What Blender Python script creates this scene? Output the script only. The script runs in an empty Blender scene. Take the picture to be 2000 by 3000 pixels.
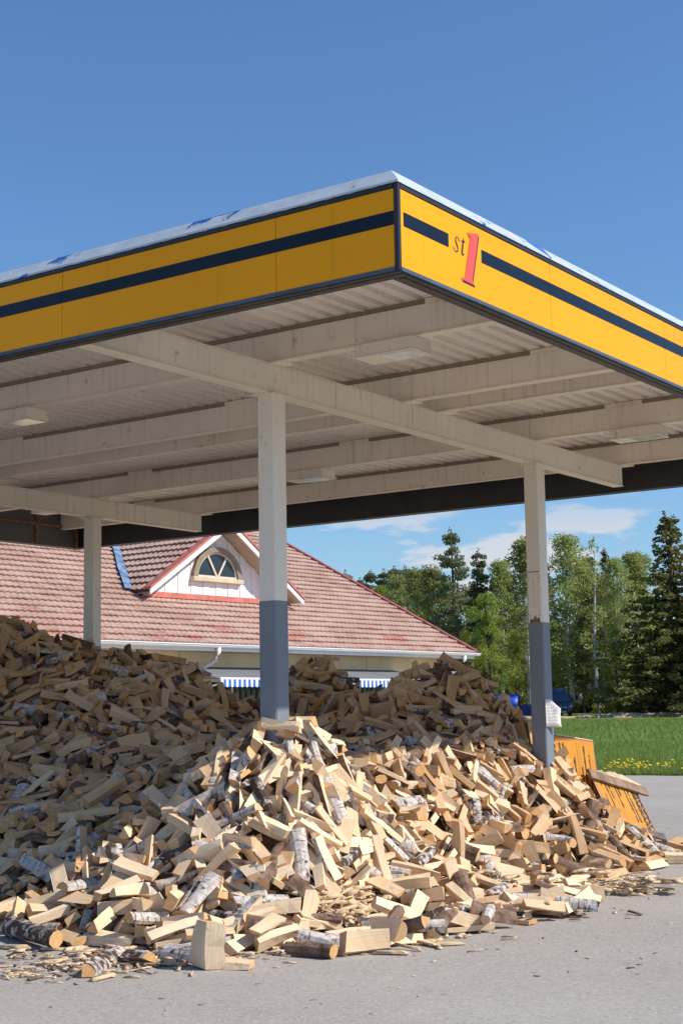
import bpy, math, random
import numpy as np
from mathutils import Vector, Quaternion, Matrix
from mathutils.noise import noise as pnoise

sc = bpy.context.scene
COL = sc.collection
R = math.radians

# ------------------------------------------------------------------ camera
cd = bpy.data.cameras.new('camera')
cam = bpy.data.objects.new('camera', cd)
COL.objects.link(cam)
cd.sensor_fit = 'VERTICAL'
cd.sensor_height = 36.0
cd.lens = 4355.34 / 3000 * 36.0
cd.clip_start = 0.05
cd.clip_end = 4000
EYE = Vector((0, 0, 1.6))
PITCH, ROLL = R(7.58), R(0.945)
fwd = Vector((0, math.cos(PITCH), math.sin(PITCH)))
up0 = Vector((0, -math.sin(PITCH), math.cos(PITCH)))
rt0 = Vector((1, 0, 0))
rt = rt0 * math.cos(ROLL) - up0 * math.sin(ROLL)
up = rt0 * math.sin(ROLL) + up0 * math.cos(ROLL)
mw = Matrix((rt, up, -fwd)).transposed().to_4x4()
mw.translation = EYE
cam.matrix_world = mw
sc.camera = cam

# ------------------------------------------------------------------ sky, sun, exposure
SUN_AZ, SUN_EL = R(-13), R(41.5)        # azimuth from +X towards +Y
world = bpy.data.worlds.new('World')
sc.world = world
world.use_nodes = True
nt = world.node_tree
nt.nodes.clear()
wo = nt.nodes.new('ShaderNodeOutputWorld')
bg = nt.nodes.new('ShaderNodeBackground')
sky = nt.nodes.new('ShaderNodeTexSky')
sky.sky_type = 'NISHITA'
sky.sun_disc = False
sky.sun_elevation = SUN_EL
sky.sun_rotation = R(90) - SUN_AZ
sky.altitude = 100
sky.air_density = 1.2
sky.dust_density = 0.2
sky.ozone_density = 13
bg.inputs['Strength'].default_value = 0.086
# clouds: flat layer seen in perspective, so they crowd together low over the horizon
tc = nt.nodes.new('ShaderNodeTexCoord')
sep = nt.nodes.new('ShaderNodeSeparateXYZ')
vr = nt.nodes.new('ShaderNodeVectorRotate'); vr.rotation_type = 'Z_AXIS'; vr.inputs['Angle'].default_value = R(9)
nt.links.new(tc.outputs['Generated'], vr.inputs['Vector'])
nt.links.new(vr.outputs[0], sep.inputs[0])
def wmath(op, a, b=None, clamp=False):
    n = nt.nodes.new('ShaderNodeMath'); n.operation = op; n.use_clamp = clamp
    for i, v in enumerate((a, b)):
        if v is None: continue
        if isinstance(v, (int, float)): n.inputs[i].default_value = v
        else: nt.links.new(v, n.inputs[i])
    return n.outputs[0]
CL_S, CL_A, CL_B, CL_Z = 6.0, .50, .575, 14.4
zz = wmath('MAXIMUM', sep.outputs['Z'], 0.0)
den = wmath('ADD', zz, 0.45)
cmb = nt.nodes.new('ShaderNodeCombineXYZ')
nt.links.new(wmath('DIVIDE', sep.outputs['X'], den), cmb.inputs[0])
nt.links.new(wmath('DIVIDE', sep.outputs['Y'], den), cmb.inputs[1])
nt.links.new(wmath('ADD', wmath('MULTIPLY', sep.outputs['Z'], 6.0), CL_Z), cmb.inputs[2])
cn = nt.nodes.new('ShaderNodeTexNoise')
cn.inputs['Scale'].default_value = CL_S
cn.inputs['Detail'].default_value = 7
cn.inputs['Roughness'].default_value = 0.55
nt.links.new(cmb.outputs[0], cn.inputs['Vector'])
cm = nt.nodes.new('ShaderNodeMapRange')
cm.interpolation_type = 'SMOOTHSTEP'
cm.inputs['From Min'].default_value = CL_A
cm.inputs['From Max'].default_value = CL_B
nt.links.new(cn.outputs['Fac'], cm.inputs['Value'])
low = nt.nodes.new('ShaderNodeMapRange')
low.interpolation_type = 'SMOOTHSTEP'
low.inputs['From Min'].default_value = 0.17
low.inputs['From Max'].default_value = 0.10
nt.links.new(sep.outputs['Z'], low.inputs['Value'])
cf = wmath('MULTIPLY', wmath('MULTIPLY', cm.outputs[0], low.outputs[0]), 0.85)
mx = nt.nodes.new('ShaderNodeMix'); mx.data_type = 'RGBA'
nt.links.new(cf, mx.inputs[0])
nt.links.new(sky.outputs[0], mx.inputs[6])
mx.inputs[7].default_value = (5.0, 5.1, 5.4, 1)
nt.links.new(mx.outputs[2], bg.inputs['Color'])
nt.links.new(bg.outputs[0], wo.inputs['Surface'])

sd = bpy.data.lights.new('sun', 'SUN')
sun = bpy.data.objects.new('sun', sd)
COL.objects.link(sun)
sd.energy = 3.3
sd.angle = R(0.53)
sd.color = (1.0, 0.925, 0.82)
sv = Vector((math.cos(SUN_AZ) * math.cos(SUN_EL), math.sin(SUN_AZ) * math.cos(SUN_EL), math.sin(SUN_EL)))
sun.rotation_euler = sv.to_track_quat('Z', 'Y').to_euler()
sun.location = (20, -5, 20)

vs = sc.view_settings
vs.view_transform = 'Standard'
try: vs.look = 'None'
except Exception: pass
vs.exposure = 0.72
vs.gamma = 1.0
vs.use_curve_mapping = False
sc.render.engine = 'CYCLES'
sc.cycles.use_denoising = True
sc.cycles.max_bounces = 10
sc.cycles.diffuse_bounces = 8
sc.cycles.transparent_max_bounces = 8

# ------------------------------------------------------------------ projection helpers (photo pixels <-> metres)
F = 4355.34
def ray(x, y):
    return (rt * ((x - 1000) / F) + up * ((1500 - y) / F) + fwd)
def at_depth(x, y, D):
    d = ray(x, y); return EYE + d * (D / d.y)
def at_z(x, y, z):
    d = ray(x, y); return EYE + d * ((z - 1.6) / d.z)
def proj(P):
    q = Vector(P) - EYE
    zc = q.dot(fwd)
    return 1000 + F * q.dot(rt) / zc, 1500 - F * q.dot(up) / zc

# ------------------------------------------------------------------ materials
class NT:
    def __init__(s, name):
        s.m = bpy.data.materials.new(name); s.m.use_nodes = True
        s.t = s.m.node_tree; s.b = s.t.nodes['Principled BSDF']
        s.t.nodes['Material Output'].location = (600, 0)
    def n(s, typ, **kw):
        x = s.t.nodes.new('ShaderNode' + typ)
        for k, v in kw.items(): setattr(x, k, v)
        return x
    def l(s, a, b): s.t.links.new(a, b)
    def setin(s, sock, v):
        if hasattr(v, 'links') or isinstance(v, bpy.types.NodeSocket): s.l(v, sock)
        elif isinstance(v, (tuple, list)) and len(v) == 3 and sock.type == 'RGBA': sock.default_value = (*v, 1)
        else: sock.default_value = v
    def coord(s, kind='Object'):
        if kind == 'pos': return s.n('NewGeometry').outputs['Position']
        if kind.startswith('@'):
            a = s.n('Attribute'); a.attribute_name = kind[1:]; return a.outputs['Vector']
        return s.n('TexCoord').outputs[kind]
    def lcoord(s):
        a = s.coord('@lc'); x = s.n('VectorMath', operation='ADD'); s.l(a, x.inputs[0])
        y = s.n('VectorMath', operation='SCALE'); y.inputs[0].default_value = (17., 31., 23.)
        s.l(s.attr('rnd'), y.inputs['Scale']); s.l(y.outputs[0], x.inputs[1]); return x.outputs[0]
    def attr(s, name):
        a = s.n('Attribute'); a.attribute_name = name; return a.outputs['Fac']
    def scale(s, v, sxyz):
        x = s.n('Mapping'); x.inputs['Scale'].default_value = sxyz; s.l(v, x.inputs['Vector']); return x.outputs[0]
    def noise(s, v, sc_=5, detail=4, rough=.55, dist=0):
        x = s.n('TexNoise'); s.l(v, x.inputs['Vector'])
        x.inputs['Scale'].default_value = sc_; x.inputs['Detail'].default_value = detail
        x.inputs['Roughness'].default_value = rough; x.inputs['Distortion'].default_value = dist
        return x.outputs['Fac']
    def ramp(s, f, lo, hi, a=0., b=1.):
        x = s.n('MapRange'); x.interpolation_type = 'SMOOTHSTEP'
        s.l(f, x.inputs['Value'])
        x.inputs['From Min'].default_value = lo; x.inputs['From Max'].default_value = hi
        x.inputs['To Min'].default_value = a; x.inputs['To Max'].default_value = b
        return x.outputs[0]
    def mix(s, f, a, b, blend='MIX'):
        x = s.n('Mix'); x.data_type = 'RGBA'; x.blend_type = blend
        s.setin(x.inputs[0], f); s.setin(x.inputs[6], a); s.setin(x.inputs[7], b)
        return x.outputs[2]
    def math(s, op, a, b=0., clamp=False):
        x = s.n('Math', operation=op, use_clamp=clamp); s.setin(x.inputs[0], a); s.setin(x.inputs[1], b); return x.outputs[0]
    def sepz(s, v, i=2):
        x = s.n('SeparateXYZ'); s.l(v, x.inputs[0]); return x.outputs[i]
    def bump(s, h, strength=.3, dist=.01):
        x = s.n('Bump'); s.l(h, x.inputs['Height']); x.inputs['Strength'].default_value = strength
        x.inputs['Distance'].default_value = dist; s.l(x.outputs[0], s.b.inputs['Normal'])
    def out(s, col, rough=.6, metal=0., spec=None, coat=0):
        s.setin(s.b.inputs['Base Color'], col); s.setin(s.b.inputs['Roughness'], rough)
        s.b.inputs['Metallic'].default_value = metal
        if spec is not None: s.b.inputs['Specular IOR Level'].default_value = spec
        if coat: s.b.inputs['Coat Weight'].default_value = coat; s.b.inputs['Coat Roughness'].default_value = .08
        return s.m

def plain(name, c, rough=.6, var=.12, scale=3., metal=0., spec=None, coat=0, bump=0):
    k = NT(name); v = k.coord('pos')
    f = k.noise(v, scale, 5)
    col = k.mix(k.ramp(f, .3, .7), tuple(x * (1 - var) for x in c), tuple(min(1, x * (1 + var)) for x in c))
    if bump: k.bump(k.noise(v, scale * 12, 3), bump, .004)
    return k.out(col, rough, metal, spec, coat)

def painted(name, c, rust=.5, stain=.35, rough=.55):
    """white or cream paint on steel: run-down stains and rust freckles"""
    k = NT(name); v = k.coord('pos'); o = k.coord('Object')
    big = k.noise(v, 1.3, 4)
    col = k.mix(k.ramp(big, .3, .7), tuple(x * .92 for x in c), c)
    st = k.noise(k.scale(o, (9, 9, .45)), 2.2, 5, .6)
    col = k.mix(k.math('MULTIPLY', k.ramp(st, .52, .75), stain), col, (.23, .17, .11))
    rs = k.noise(k.scale(v, (1, 1, 1)), 9, 7, .7)
    rm = k.noise(v, .9, 2)
    f = k.math('MULTIPLY', k.ramp(rs, .60, .68), k.ramp(rm, .40, .6))
    col = k.mix(k.math('MULTIPLY', f, rust), col, (.24, .09, .025))
    k.bump(rs, .08, .003)
    return k.out(col, rough)

MT = {}
CREAM = (.86, .785, .67)
MT['cream'] = painted('cream_steel_paint', CREAM, .5, .30)
MT['flange'] = painted('cream_flange_paint', (.86, .78, .64), 1.0, .15)
MT['column'] = painted('column_cream_paint', (.84, .785, .69), .35, .08)
MT['slate'] = painted('slate_blue_paint', (.185, .215, .262), .15, .05, .5)
MT['deck'] = painted('ceiling_sheet_paint', (.87, .81, .73), .15, .22)
MT['packer'] = painted('rust_stained_packing_strip', (.30, .25, .19), .7, .5)

def yellow():
    k = NT('yellow_fascia_plastic'); o = k.coord('pos')
    f = k.noise(o, .7, 4)
    col = k.mix(k.ramp(f, .3, .7), (.88, .345, .002), (.92, .375, .003))
    st = k.noise(k.scale(o, (6, 6, .5)), 2.0, 5, .6)
    col = k.mix(k.math('MULTIPLY', k.ramp(st, .58, .78), .22), col, (.35, .17, .03))
    return k.out(col, .42, 0, .15)
MT['yellow'] = yellow()
MT['navy'] = plain('navy_stripe_film', (.004, .006, .012), .25, .2, 3., 0, .3)
MT['black'] = plain('black_trim', (.016, .016, .019), .4, .2)
MT['charcoal'] = plain('charcoal_inner_fascia', (.026, .025, .026), .55, .25, 2.)
MT['brownblack'] = plain('brown_black_soffit_trim', (.055, .045, .040), .55, .25, 6.)
MT['bluetrim'] = plain('grey_blue_trim', (.05, .085, .14), .45, .2)
MT['greyinner'] = painted('grey_inner_panel', (.10, .095, .09), .9, .2)
MT['rust'] = plain('rusty_steel', (.22, .11, .05), .85, .45, 14.)
MT['red'] = plain('red_numeral_film', (.86, .075, .05), .4, .05)
MT['redshade'] = plain('dark_numeral_film', (.02, .015, .03), .4, .1)
MT['lampglass'] = plain('lamp_diffuser', (.50, .55, .50), .15, .2, 8., 0, .6)
def flashing():
    k = NT('weathered_roof_flashing'); o = k.coord('pos')
    f = k.noise(o, 2.2, 7, .62)
    f2 = k.noise(o, 1.1, 2)
    m = k.math('MULTIPLY', k.ramp(f, .585, .60), k.ramp(f2, .42, .52))
    col = k.mix(k.ramp(k.noise(o, 6, 4), .3, .7), (.43, .49, .53), (.53, .59, .63))
    col = k.mix(m, col, (.02, .11, .36))
    k.bump(f, .15, .004)
    return k.out(col, .45)
MT['flashing'] = flashing()

def wood_split():
    k = NT('split_birch_wood'); v = k.lcoord(); r = k.attr('rnd')
    g = k.noise(k.scale(v, (3.2, 60, 60)), 1.0, 4, .6)
    g2 = k.noise(k.scale(v, (1.2, 9, 9)), 1.0, 3, .5)
    col = k.mix(k.ramp(g, .32, .68), (.58, .375, .20), (.80, .60, .385))
    col = k.mix(k.ramp(g2, .48, .66), col, (.66, .40, .18))
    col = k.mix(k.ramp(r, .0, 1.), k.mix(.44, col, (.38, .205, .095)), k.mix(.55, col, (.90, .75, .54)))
    st = k.noise(v, 14, 5, .65)
    col = k.mix(k.math('MULTIPLY', k.ramp(st, .62, .72), .55), col, (.20, .11, .05))
    k.bump(g, .45, .006)
    return k.out(col, .75, 0, .25)
def wood_end():
    k = NT('sawn_log_end'); v = k.coord('@lc'); r = k.attr('rnd')
    w = k.n('TexWave'); w.wave_type = 'RINGS'; w.rings_direction = 'X'
    k.l(v, w.inputs['Vector']); w.inputs['Scale'].default_value = 18; w.inputs['Distortion'].default_value = 2.5
    col = k.mix(w.outputs['Fac'], (.56, .295, .115), (.66, .385, .165))
    n = k.noise(k.lcoord(), 30, 4)
    col = k.mix(k.ramp(n, .45, .75), col, (.66, .44, .24))
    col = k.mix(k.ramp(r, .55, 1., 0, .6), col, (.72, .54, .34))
    return k.out(col, .8, 0, .2)
def bark():
    k = NT('birch_bark'); v = k.lcoord(); r = k.attr('rnd2')
    len_ = k.noise(k.scale(v, (70, 9, 9)), 1.0, 3, .5)
    pat = k.noise(v, 13, 6, .65)
    white = k.mix(k.ramp(k.noise(v, 25, 3), .3, .7), (.40, .355, .32), (.66, .61, .565))
    white = k.mix(k.ramp(len_, .56, .66), white, (.13, .10, .085))
    thr = k.math('ADD', pat, k.ramp(r, .05, .7, -.06, .20))
    white = k.mix(k.ramp(thr, .55, .66), white, (.075, .05, .038))
    brown = k.mix(k.ramp(pat, .35, .65), (.10, .062, .042), (.25, .165, .12))
    col = k.mix(k.ramp(r, .58, .61), white, brown)
    k.bump(pat, .5, .008)
    return k.out(col, .8, 0, .2)
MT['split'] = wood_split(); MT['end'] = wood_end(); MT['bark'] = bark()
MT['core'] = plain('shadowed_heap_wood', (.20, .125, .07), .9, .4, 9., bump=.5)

# ------------------------------------------------------------------ mesh builder and object helpers
class MB:
    def __init__(s): s.v = []; s.f = []; s.m = []
    def quad(s, a, b, c, d, m=0):
        i = len(s.v); s.v += [tuple(a), tuple(b), tuple(c), tuple(d)]; s.f.append((i, i + 1, i + 2, i + 3)); s.m.append(m)
        return s
    def poly(s, pts, m=0):
        i = len(s.v); s.v += [tuple(p) for p in pts]; s.f.append(tuple(range(i, i + len(pts)))); s.m.append(m); return s
    def box(s, lo, hi, m=0):
        x0, y0, z0 = lo; x1, y1, z1 = hi; i = len(s.v)
        s.v += [(x0, y0, z0), (x1, y0, z0), (x1, y1, z0), (x0, y1, z0), (x0, y0, z1), (x1, y0, z1), (x1, y1, z1), (x0, y1, z1)]
        for q in ((0, 3, 2, 1), (4, 5, 6, 7), (0, 1, 5, 4), (1, 2, 6, 5), (2, 3, 7, 6), (3, 0, 4, 7)):
            s.f.append(tuple(i + a for a in q)); s.m.append(m)
        return s
    def bbox(s, lo, hi, b=.004, m=0):
        """box with chamfered vertical and horizontal edges"""
        x0, y0, z0 = lo; x1, y1, z1 = hi
        def ring(z, e):
            return [(x0 + b, y0 + e, z), (x1 - b, y0 + e, z), (x1 - e, y0 + b, z), (x1 - e, y1 - b, z), (x1 - b, y1 - e, z), (x0 + b, y1 - e, z), (x0 + e, y1 - b, z), (x0 + e, y0 + b, z)]
        return s.rings([ring(z0, b), ring(z0 + b, 0), ring(z1 - b, 0), ring(z1, b)], m)
    def rings(s, rr, m=0, caps=True, closed=True):
        n = len(rr[0]); i = len(s.v)
        for r_ in rr: s.v += [tuple(p) for p in r_]
        for a in range(len(rr) - 1):
            for j in range(n if closed else n - 1):
                k = (j + 1) % n
                s.f.append((i + a * n + j, i + a * n + k, i + (a + 1) * n + k, i + (a + 1) * n + j)); s.m.append(m)
        if caps:
            s.f.append(tuple(i + j for j in range(n - 1, -1, -1))); s.m.append(m)
            e = i + (len(rr) - 1) * n
            s.f.append(tuple(e + j for j in range(n))); s.m.append(m)
        return s
    def prism(s, pts, axis, a0, a1, m=0):
        """2-D outline extruded along axis 0/1/2"""
        def P(p, a):
            q = list(p); q.insert(axis, a); return tuple(q)
        return s.rings([[P(p, a0) for p in pts], [P(p, a1) for p in pts]], m)
    def tube(s, pts, r, n=8, m=0, caps=True):
        rr = []
        pts = [Vector(p) for p in pts]
        for i, p in enumerate(pts):
            t = (pts[min(i + 1, len(pts) - 1)] - pts[max(i - 1, 0)]).normalized()
            a = t.orthogonal() if abs(t.z) > .95 else t.cross(Vector((0, 0, 1)))
            a.normalize(); b = t.cross(a)
            q = r[i] if isinstance(r, (list, tuple)) else r
            rr.append([p + (a * math.cos(2 * math.pi * k / n) + b * math.sin(2 * math.pi * k / n)) * q for k in range(n)])
        return s.rings(rr, m, caps)
    def mesh(s, name, mats):
        me = bpy.data.meshes.new(name); me.from_pydata(s.v, [], s.f)
        for k in (mats if isinstance(mats, (list, tuple)) else [mats]): me.materials.append(k)
        me.polygons.foreach_set('material_index', s.m)
        me.update(); return me
    def build(s, name, mats, parent=None, fix=True, smooth=False):
        me = s.mesh(name, mats)
        if fix:
            import bmesh
            b = bmesh.new(); b.from_mesh(me); bmesh.ops.recalc_face_normals(b, faces=b.faces[:]); b.to_mesh(me); b.free()
        if smooth: me.polygons.foreach_set('use_smooth', [True] * len(me.polygons))
        return link(name, me, parent)

def link(name, data, parent=None):
    o = bpy.data.objects.new(name, data); COL.objects.link(o)
    if parent is not None: o.parent = parent
    return o
def tag(o, label=None, cat=None, group=None, kind=None):
    if label: o['label'] = label
    if cat: o['category'] = cat
    if group: o['group'] = group
    if kind: o['kind'] = kind
    return o
def thing(name, label, cat, loc=(0, 0, 0), rz=0., group=None):
    o = link(name, None); o.location = loc; o.rotation_euler = (0, 0, rz); o.empty_display_size = .3
    return tag(o, label, cat, group)
def np_mesh(name, V, Fq, mats, attrs=None, midx=None):
    """fast mesh from arrays; Fq is (n,3) or (n,4)"""
    me = bpy.data.meshes.new(name); V = np.asarray(V, np.float32); Fq = np.asarray(Fq, np.int32)
    me.vertices.add(len(V)); me.vertices.foreach_set('co', V.ravel())
    k = Fq.shape[1]
    me.loops.add(Fq.size); me.loops.foreach_set('vertex_index', Fq.ravel())
    me.polygons.add(len(Fq)); me.polygons.foreach_set('loop_start', np.arange(0, Fq.size, k, dtype=np.int32))
    for m in (mats if isinstance(mats, (list, tuple)) else [mats]): me.materials.append(m)
    if midx is not None: me.polygons.foreach_set('material_index', np.asarray(midx, np.int32))
    for nm, arr in (attrs or {}).items():
        a = me.attributes.new(nm, 'FLOAT', 'POINT'); a.data.foreach_set('value', np.asarray(arr, np.float32))
    me.update(calc_edges=True); me.validate(); return me
# ------------------------------------------------------------------ ground
def terr(y):
    return float(np.interp(y, (-50, 35, 60, 128, 136, 160, 400, 1500), (0, 0, .12, .63, .88, 1.3, 3, 6)))
def fbm(x, y, s=1.): return pnoise((x * s, y * s, .3)) + .5 * pnoise((x * s * 2.1, y * s * 2.1, 7.3))

def asphalt_mat():
    k = NT('worn_grey_asphalt'); v = k.coord('pos')
    big = k.noise(v, .35, 5, .6)
    col = k.mix(k.ramp(big, .3, .7), (.345, .318, .287), (.395, .366, .332))
    dust = k.noise(v, 1.7, 5, .65)
    col = k.mix(k.math('MULTIPLY', k.ramp(dust, .52, .75), .5), col, (.44, .395, .335))
    vo = k.n('TexVoronoi'); k.l(v, vo.inputs['Vector']); vo.inputs['Scale'].default_value = 60
    rv = k.sepz(vo.outputs['Color'], 0)
    col = k.mix(k.ramp(rv, .86, .93, 0, .35), col, (.56, .53, .50))
    col = k.mix(k.ramp(rv, .10, .05, 0, .3), col, (.10, .095, .09))
    vo2 = k.n('TexVoronoi'); k.l(v, vo2.inputs['Vector']); vo2.inputs['Scale'].default_value = 130
    rv2 = k.sepz(vo2.outputs['Color'], 1)
    col = k.mix(k.ramp(rv2, .25, .05, 0, .25), col, (.12, .115, .11))
    st = k.noise(v, 2.6, 4, .7)
    col = k.mix(k.ramp(st, .70, .76, 0, .35), col, (.12, .10, .07))
    # thin wandering cracks
    cr = k.n('TexVoronoi'); cr.feature = 'DISTANCE_TO_EDGE'; cr.inputs['Scale'].default_value = .28
    wv = k.n('VectorMath', operation='ADD'); k.l(v, wv.inputs[0])
    nn = k.n('TexNoise'); k.l(v, nn.inputs['Vector']); nn.inputs['Scale'].default_value = 1.2; nn.inputs['Detail'].default_value = 6
    k.l(nn.outputs['Color'], wv.inputs[1]); k.l(wv.outputs[0], cr.inputs['Vector'])
    col = k.mix(k.ramp(cr.outputs['Distance'], .004, .0015, 0, .08), col, (.07, .065, .06))
    k.bump(k.noise(v, 90, 3, .7), .18, .003)
    return k.out(col, .9, 0, .2)
def field_mat():
    k = NT('meadow_ground'); v = k.coord('pos')
    a = k.noise(v, .22, 5, .6); b = k.noise(v, 3.5, 6, .7)
    col = k.mix(k.ramp(a, .3, .7), (.10, .185, .035), (.17, .265, .06))
    col = k.mix(k.ramp(b, .35, .7, 0, .7), col, (.08, .14, .028))
    c = k.noise(v, 18, 4, .7)
    col = k.mix(k.ramp(c, .5, .75, 0, .5), col, (.24, .30, .10))
    k.bump(b, .6, .08)
    return k.out(col, .9, 0, .1)
MT['asphalt'] = asphalt_mat(); MT['field'] = field_mat()
MT['dirt'] = plain('dry_dirt', (.40, .29, .19), .95, .3, 2.5, bump=.6)

# field sheet: rises gently to the wood, out to the horizon
ys = [-60, 0, 20, 30, 35] + list(np.arange(40, 170, 5.)) + [200, 260, 400, 700, 1100, 1600]
xs = [-1600, -700, -300, -150, -80] + list(np.arange(-60, 61, 6.)) + [80, 150, 300, 700, 1600]
V = []; Fq = []
for y in ys:
    for x in xs:
        z = terr(y) + (.05 * fbm(x, y, .12) if y > 45 else 0) - (.012 if y <= 40 else 0)
        V.append((x, y, z))
nx = len(xs)
for j in range(len(ys) - 1):
    for i in range(nx - 1): Fq.append((j * nx + i, j * nx + i + 1, (j + 1) * nx + i + 1, (j + 1) * nx + i))
tag(link('meadow', np_mesh('meadow', V, Fq, MT['field'])), kind='structure')

def edge_y(x): return 35.35 - .56 * (x - 5.5) + .22 * fbm(x, 3, .9) + .06 * fbm(x, 9, 5.)
ex = np.arange(-60, 34, .25)
V = []; Fq = []
for x in ex:
    V += [(x, -55, 0.0), (x, 5, 0.0), (x, edge_y(x), 0.0)]
for i in range(len(ex) - 1):
    a = i * 3; Fq += [(a, a + 3, a + 4, a + 1), (a + 1, a + 4, a + 5, a + 2)]
tag(link('asphalt_yard', np_mesh('asphalt_yard', V, Fq, MT['asphalt'])), kind='structure')

# low bank of bare earth along the far edge of the meadow
b = MB(); n = 120
rr = []
for i in range(n + 1):
    x = 4 + i * .5; h = .16 + .22 * max(0, fbm(x, 2, .23) + .25) + .10 * abs(fbm(x, 5, 1.3)); y0 = 124.5 + 1.2 * fbm(x, 1, .1); zb = terr(y0)
    rr.append([(x, y0 - 1.3, zb - .1), (x, y0 - .6, zb + h * .7), (x, y0, zb + h), (x, y0 + .7, zb + h * .75), (x, y0 + 1.6, zb - .1)])
b.rings(rr, caps=False, closed=False)
tag(b.build('dirt_bank', MT['dirt'], smooth=True), kind='structure')

# ------------------------------------------------------------------ fuel station canopy
CU, CV = 12.35, 9.63           # size along u (local y) and v (local x)
ROOF = thing('fuel_station_canopy', 'yellow and black flat fuel station canopy on square steel posts', 'canopy', (0.3659, 8.5791, 0), R(54.966))
def W(u, v, z):
    a = R(54.966)
    return Vector((0.3659 + v * math.cos(a) - u * math.sin(a), 8.5791 + v * math.sin(a) + u * math.cos(a), z))
ZB, ZT = 4.195, 4.722
ins = .13
# dark ring behind the panels: outer sides, stepped underside, inner side
def ring_side(name, lo, hi, axis, sgn):
    """axis: long axis of this side (0 along v, 1 along u); the low corner is lo"""
    m = MB(); m.bbox(lo, hi, .006, 0)
    o = m.build(name, [MT['charcoal']], ROOF)
    return o
g = .016
ring_side('inner_fascia', (g, g, ZB), (ins, CU - g, ZT), 1, 1)
ring_side('inner_fascia', (CV - ins, g, ZB), (CV - g, CU - g, ZT), 1, 1)
ring_side('inner_fascia', (ins + .001, g, ZB), (CV - ins - .001, ins, ZT), 0, 1)
far = ring_side('inner_fascia', (ins + .001, CU - ins, ZB), (CV - ins - .001, CU - g, ZT), 0, 1)
far.data.materials[0] = MT['greyinner']
for v in (1.5, 3.4, 5.3, 7.05, 8.6):
    MB().box((v, CU - ins - .03, ZB + .03), (v + .04, CU - ins - .001, ZT - .05)).build('stiffener', MT['rust'], ROOF)
MB().box((9.43, CU - ins - .06, ZB - .01), (9.46, CU - ins - .002, ZT - .2)).build('stiffener', MT['rust'], ROOF)
MB().box((7.3, CU - ins - .045, ZB + .30), (9.43, CU - ins - .002, ZB + .33)).build('stiffener', MT['rust'], ROOF)
# underside trim strips with two grooves
for lo, hi in (((.01, .01), (ins, CU - .01)), ((ins + .002, .01), (CV - ins, ins))):
    m = MB()
    lx, ly = lo; hx, hy = hi
    if hy - ly > hx - lx:
        w = (hx - lx) / 3
        for q in range(3): m.box((lx + q * w + .003, ly, ZB - .012 - .004 * (q % 2)), (lx + (q + 1) * w - .003, hy, ZB - .001))
    else:
        w = (hy - ly) / 3
        for q in range(3): m.box((lx, ly + q * w + .003, ZB - .012 - .004 * (q % 2)), (hx, ly + (q + 1) * w - .003, ZB - .001))
    m.build('soffit_trim', MT['brownblack'], ROOF)
# panels
PZ0, PZ1 = 4.215, 4.703
ua = [.028, .921, 2.820, 4.75, 6.68, 8.61, 10.54, CU - .03]
va = [.028, 1.967, 3.984, 6.0, 8.0, CV - .03]
SZ0, SZ1 = 4.475, 4.562
for i in range(len(ua) - 1):
    a, c = ua[i] + .0015, ua[i + 1] - .0015
    p = MB(); p.bbox((0.0, a, PZ0), (.014, c, PZ1), .003)
    # left face lies at v = 0 and runs along u
    q = p.build('fascia_panel', MT['yellow'], ROOF)
    MB().box((-.0025, a, SZ0), (-.0002, c, SZ1)).build('fascia_stripe', MT['navy'], q)
for i in range(len(va) - 1):
    a, c = va[i] + .0015, va[i + 1] - .0015
    q = MB().bbox((a, 0.0, PZ0), (c, .014, PZ1), .003).build('fascia_panel', MT['yellow'], ROOF)
    if i == 0: first_b = q
    for s0, s1 in (((.06, .581), (.997, c)) if i == 0 else ((a, c),)):
        MB().box((s0, -.0025, SZ0), (s1, -.0002, SZ1)).build('fascia_stripe', MT['navy'], q)
# yellow panels on the two far sides
for i in range(6):
    a = .03 + i * (CU - .06) / 6
    MB().bbox((CV - .014, a + .003, PZ0), (CV, a + (CU - .06) / 6 - .003, PZ1), .003).build('fascia_panel', MT['yellow'], ROOF)
for i in range(5):
    a = .03 + i * (CV - .06) / 5
    MB().bbox((a + .003, CU - .014, PZ0), (a + (CV - .06) / 5 - .003, CU, PZ1), .003).build('fascia_panel', MT['yellow'], ROOF)
# corner posts, top and bottom edge trims
for x, y in ((0, 0), (CV, 0), (0, CU), (CV, CU)):
    sx, sy = (1 if x == 0 else -1), (1 if y == 0 else -1)
    m = MB(); ax, bx_ = sorted((x - .006 * sx, x + .025 * sx)); ay, by_ = sorted((y - .006 * sy, y + .025 * sy))
    m.bbox((ax, ay, ZB - .004), (bx_, by_, 4.735), .004); m.build('corner_post', MT['black'], ROOF)
for nm, z0, z1, mt, pr in (('top_trim', PZ1 + .001, 4.732, 'black', .006), ('bottom_trim', ZB - .003, PZ0 - .001, 'bluetrim', .005)):
    MB().box((.027, -pr, z0), (CV - .027, .010, z1)).build(nm, MT[mt], ROOF)
    MB().box((-pr, .027, z0), (.010, CU - .027, z1)).build(nm, MT[mt], ROOF)
    MB().box((.027, CU - .010, z0), (CV - .027, CU + pr, z1)).build(nm, MT[mt], ROOF)
    MB().box((CV - .010, .027, z0), (CV + pr, CU - .027, z1)).build(nm, MT[mt], ROOF)
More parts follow.
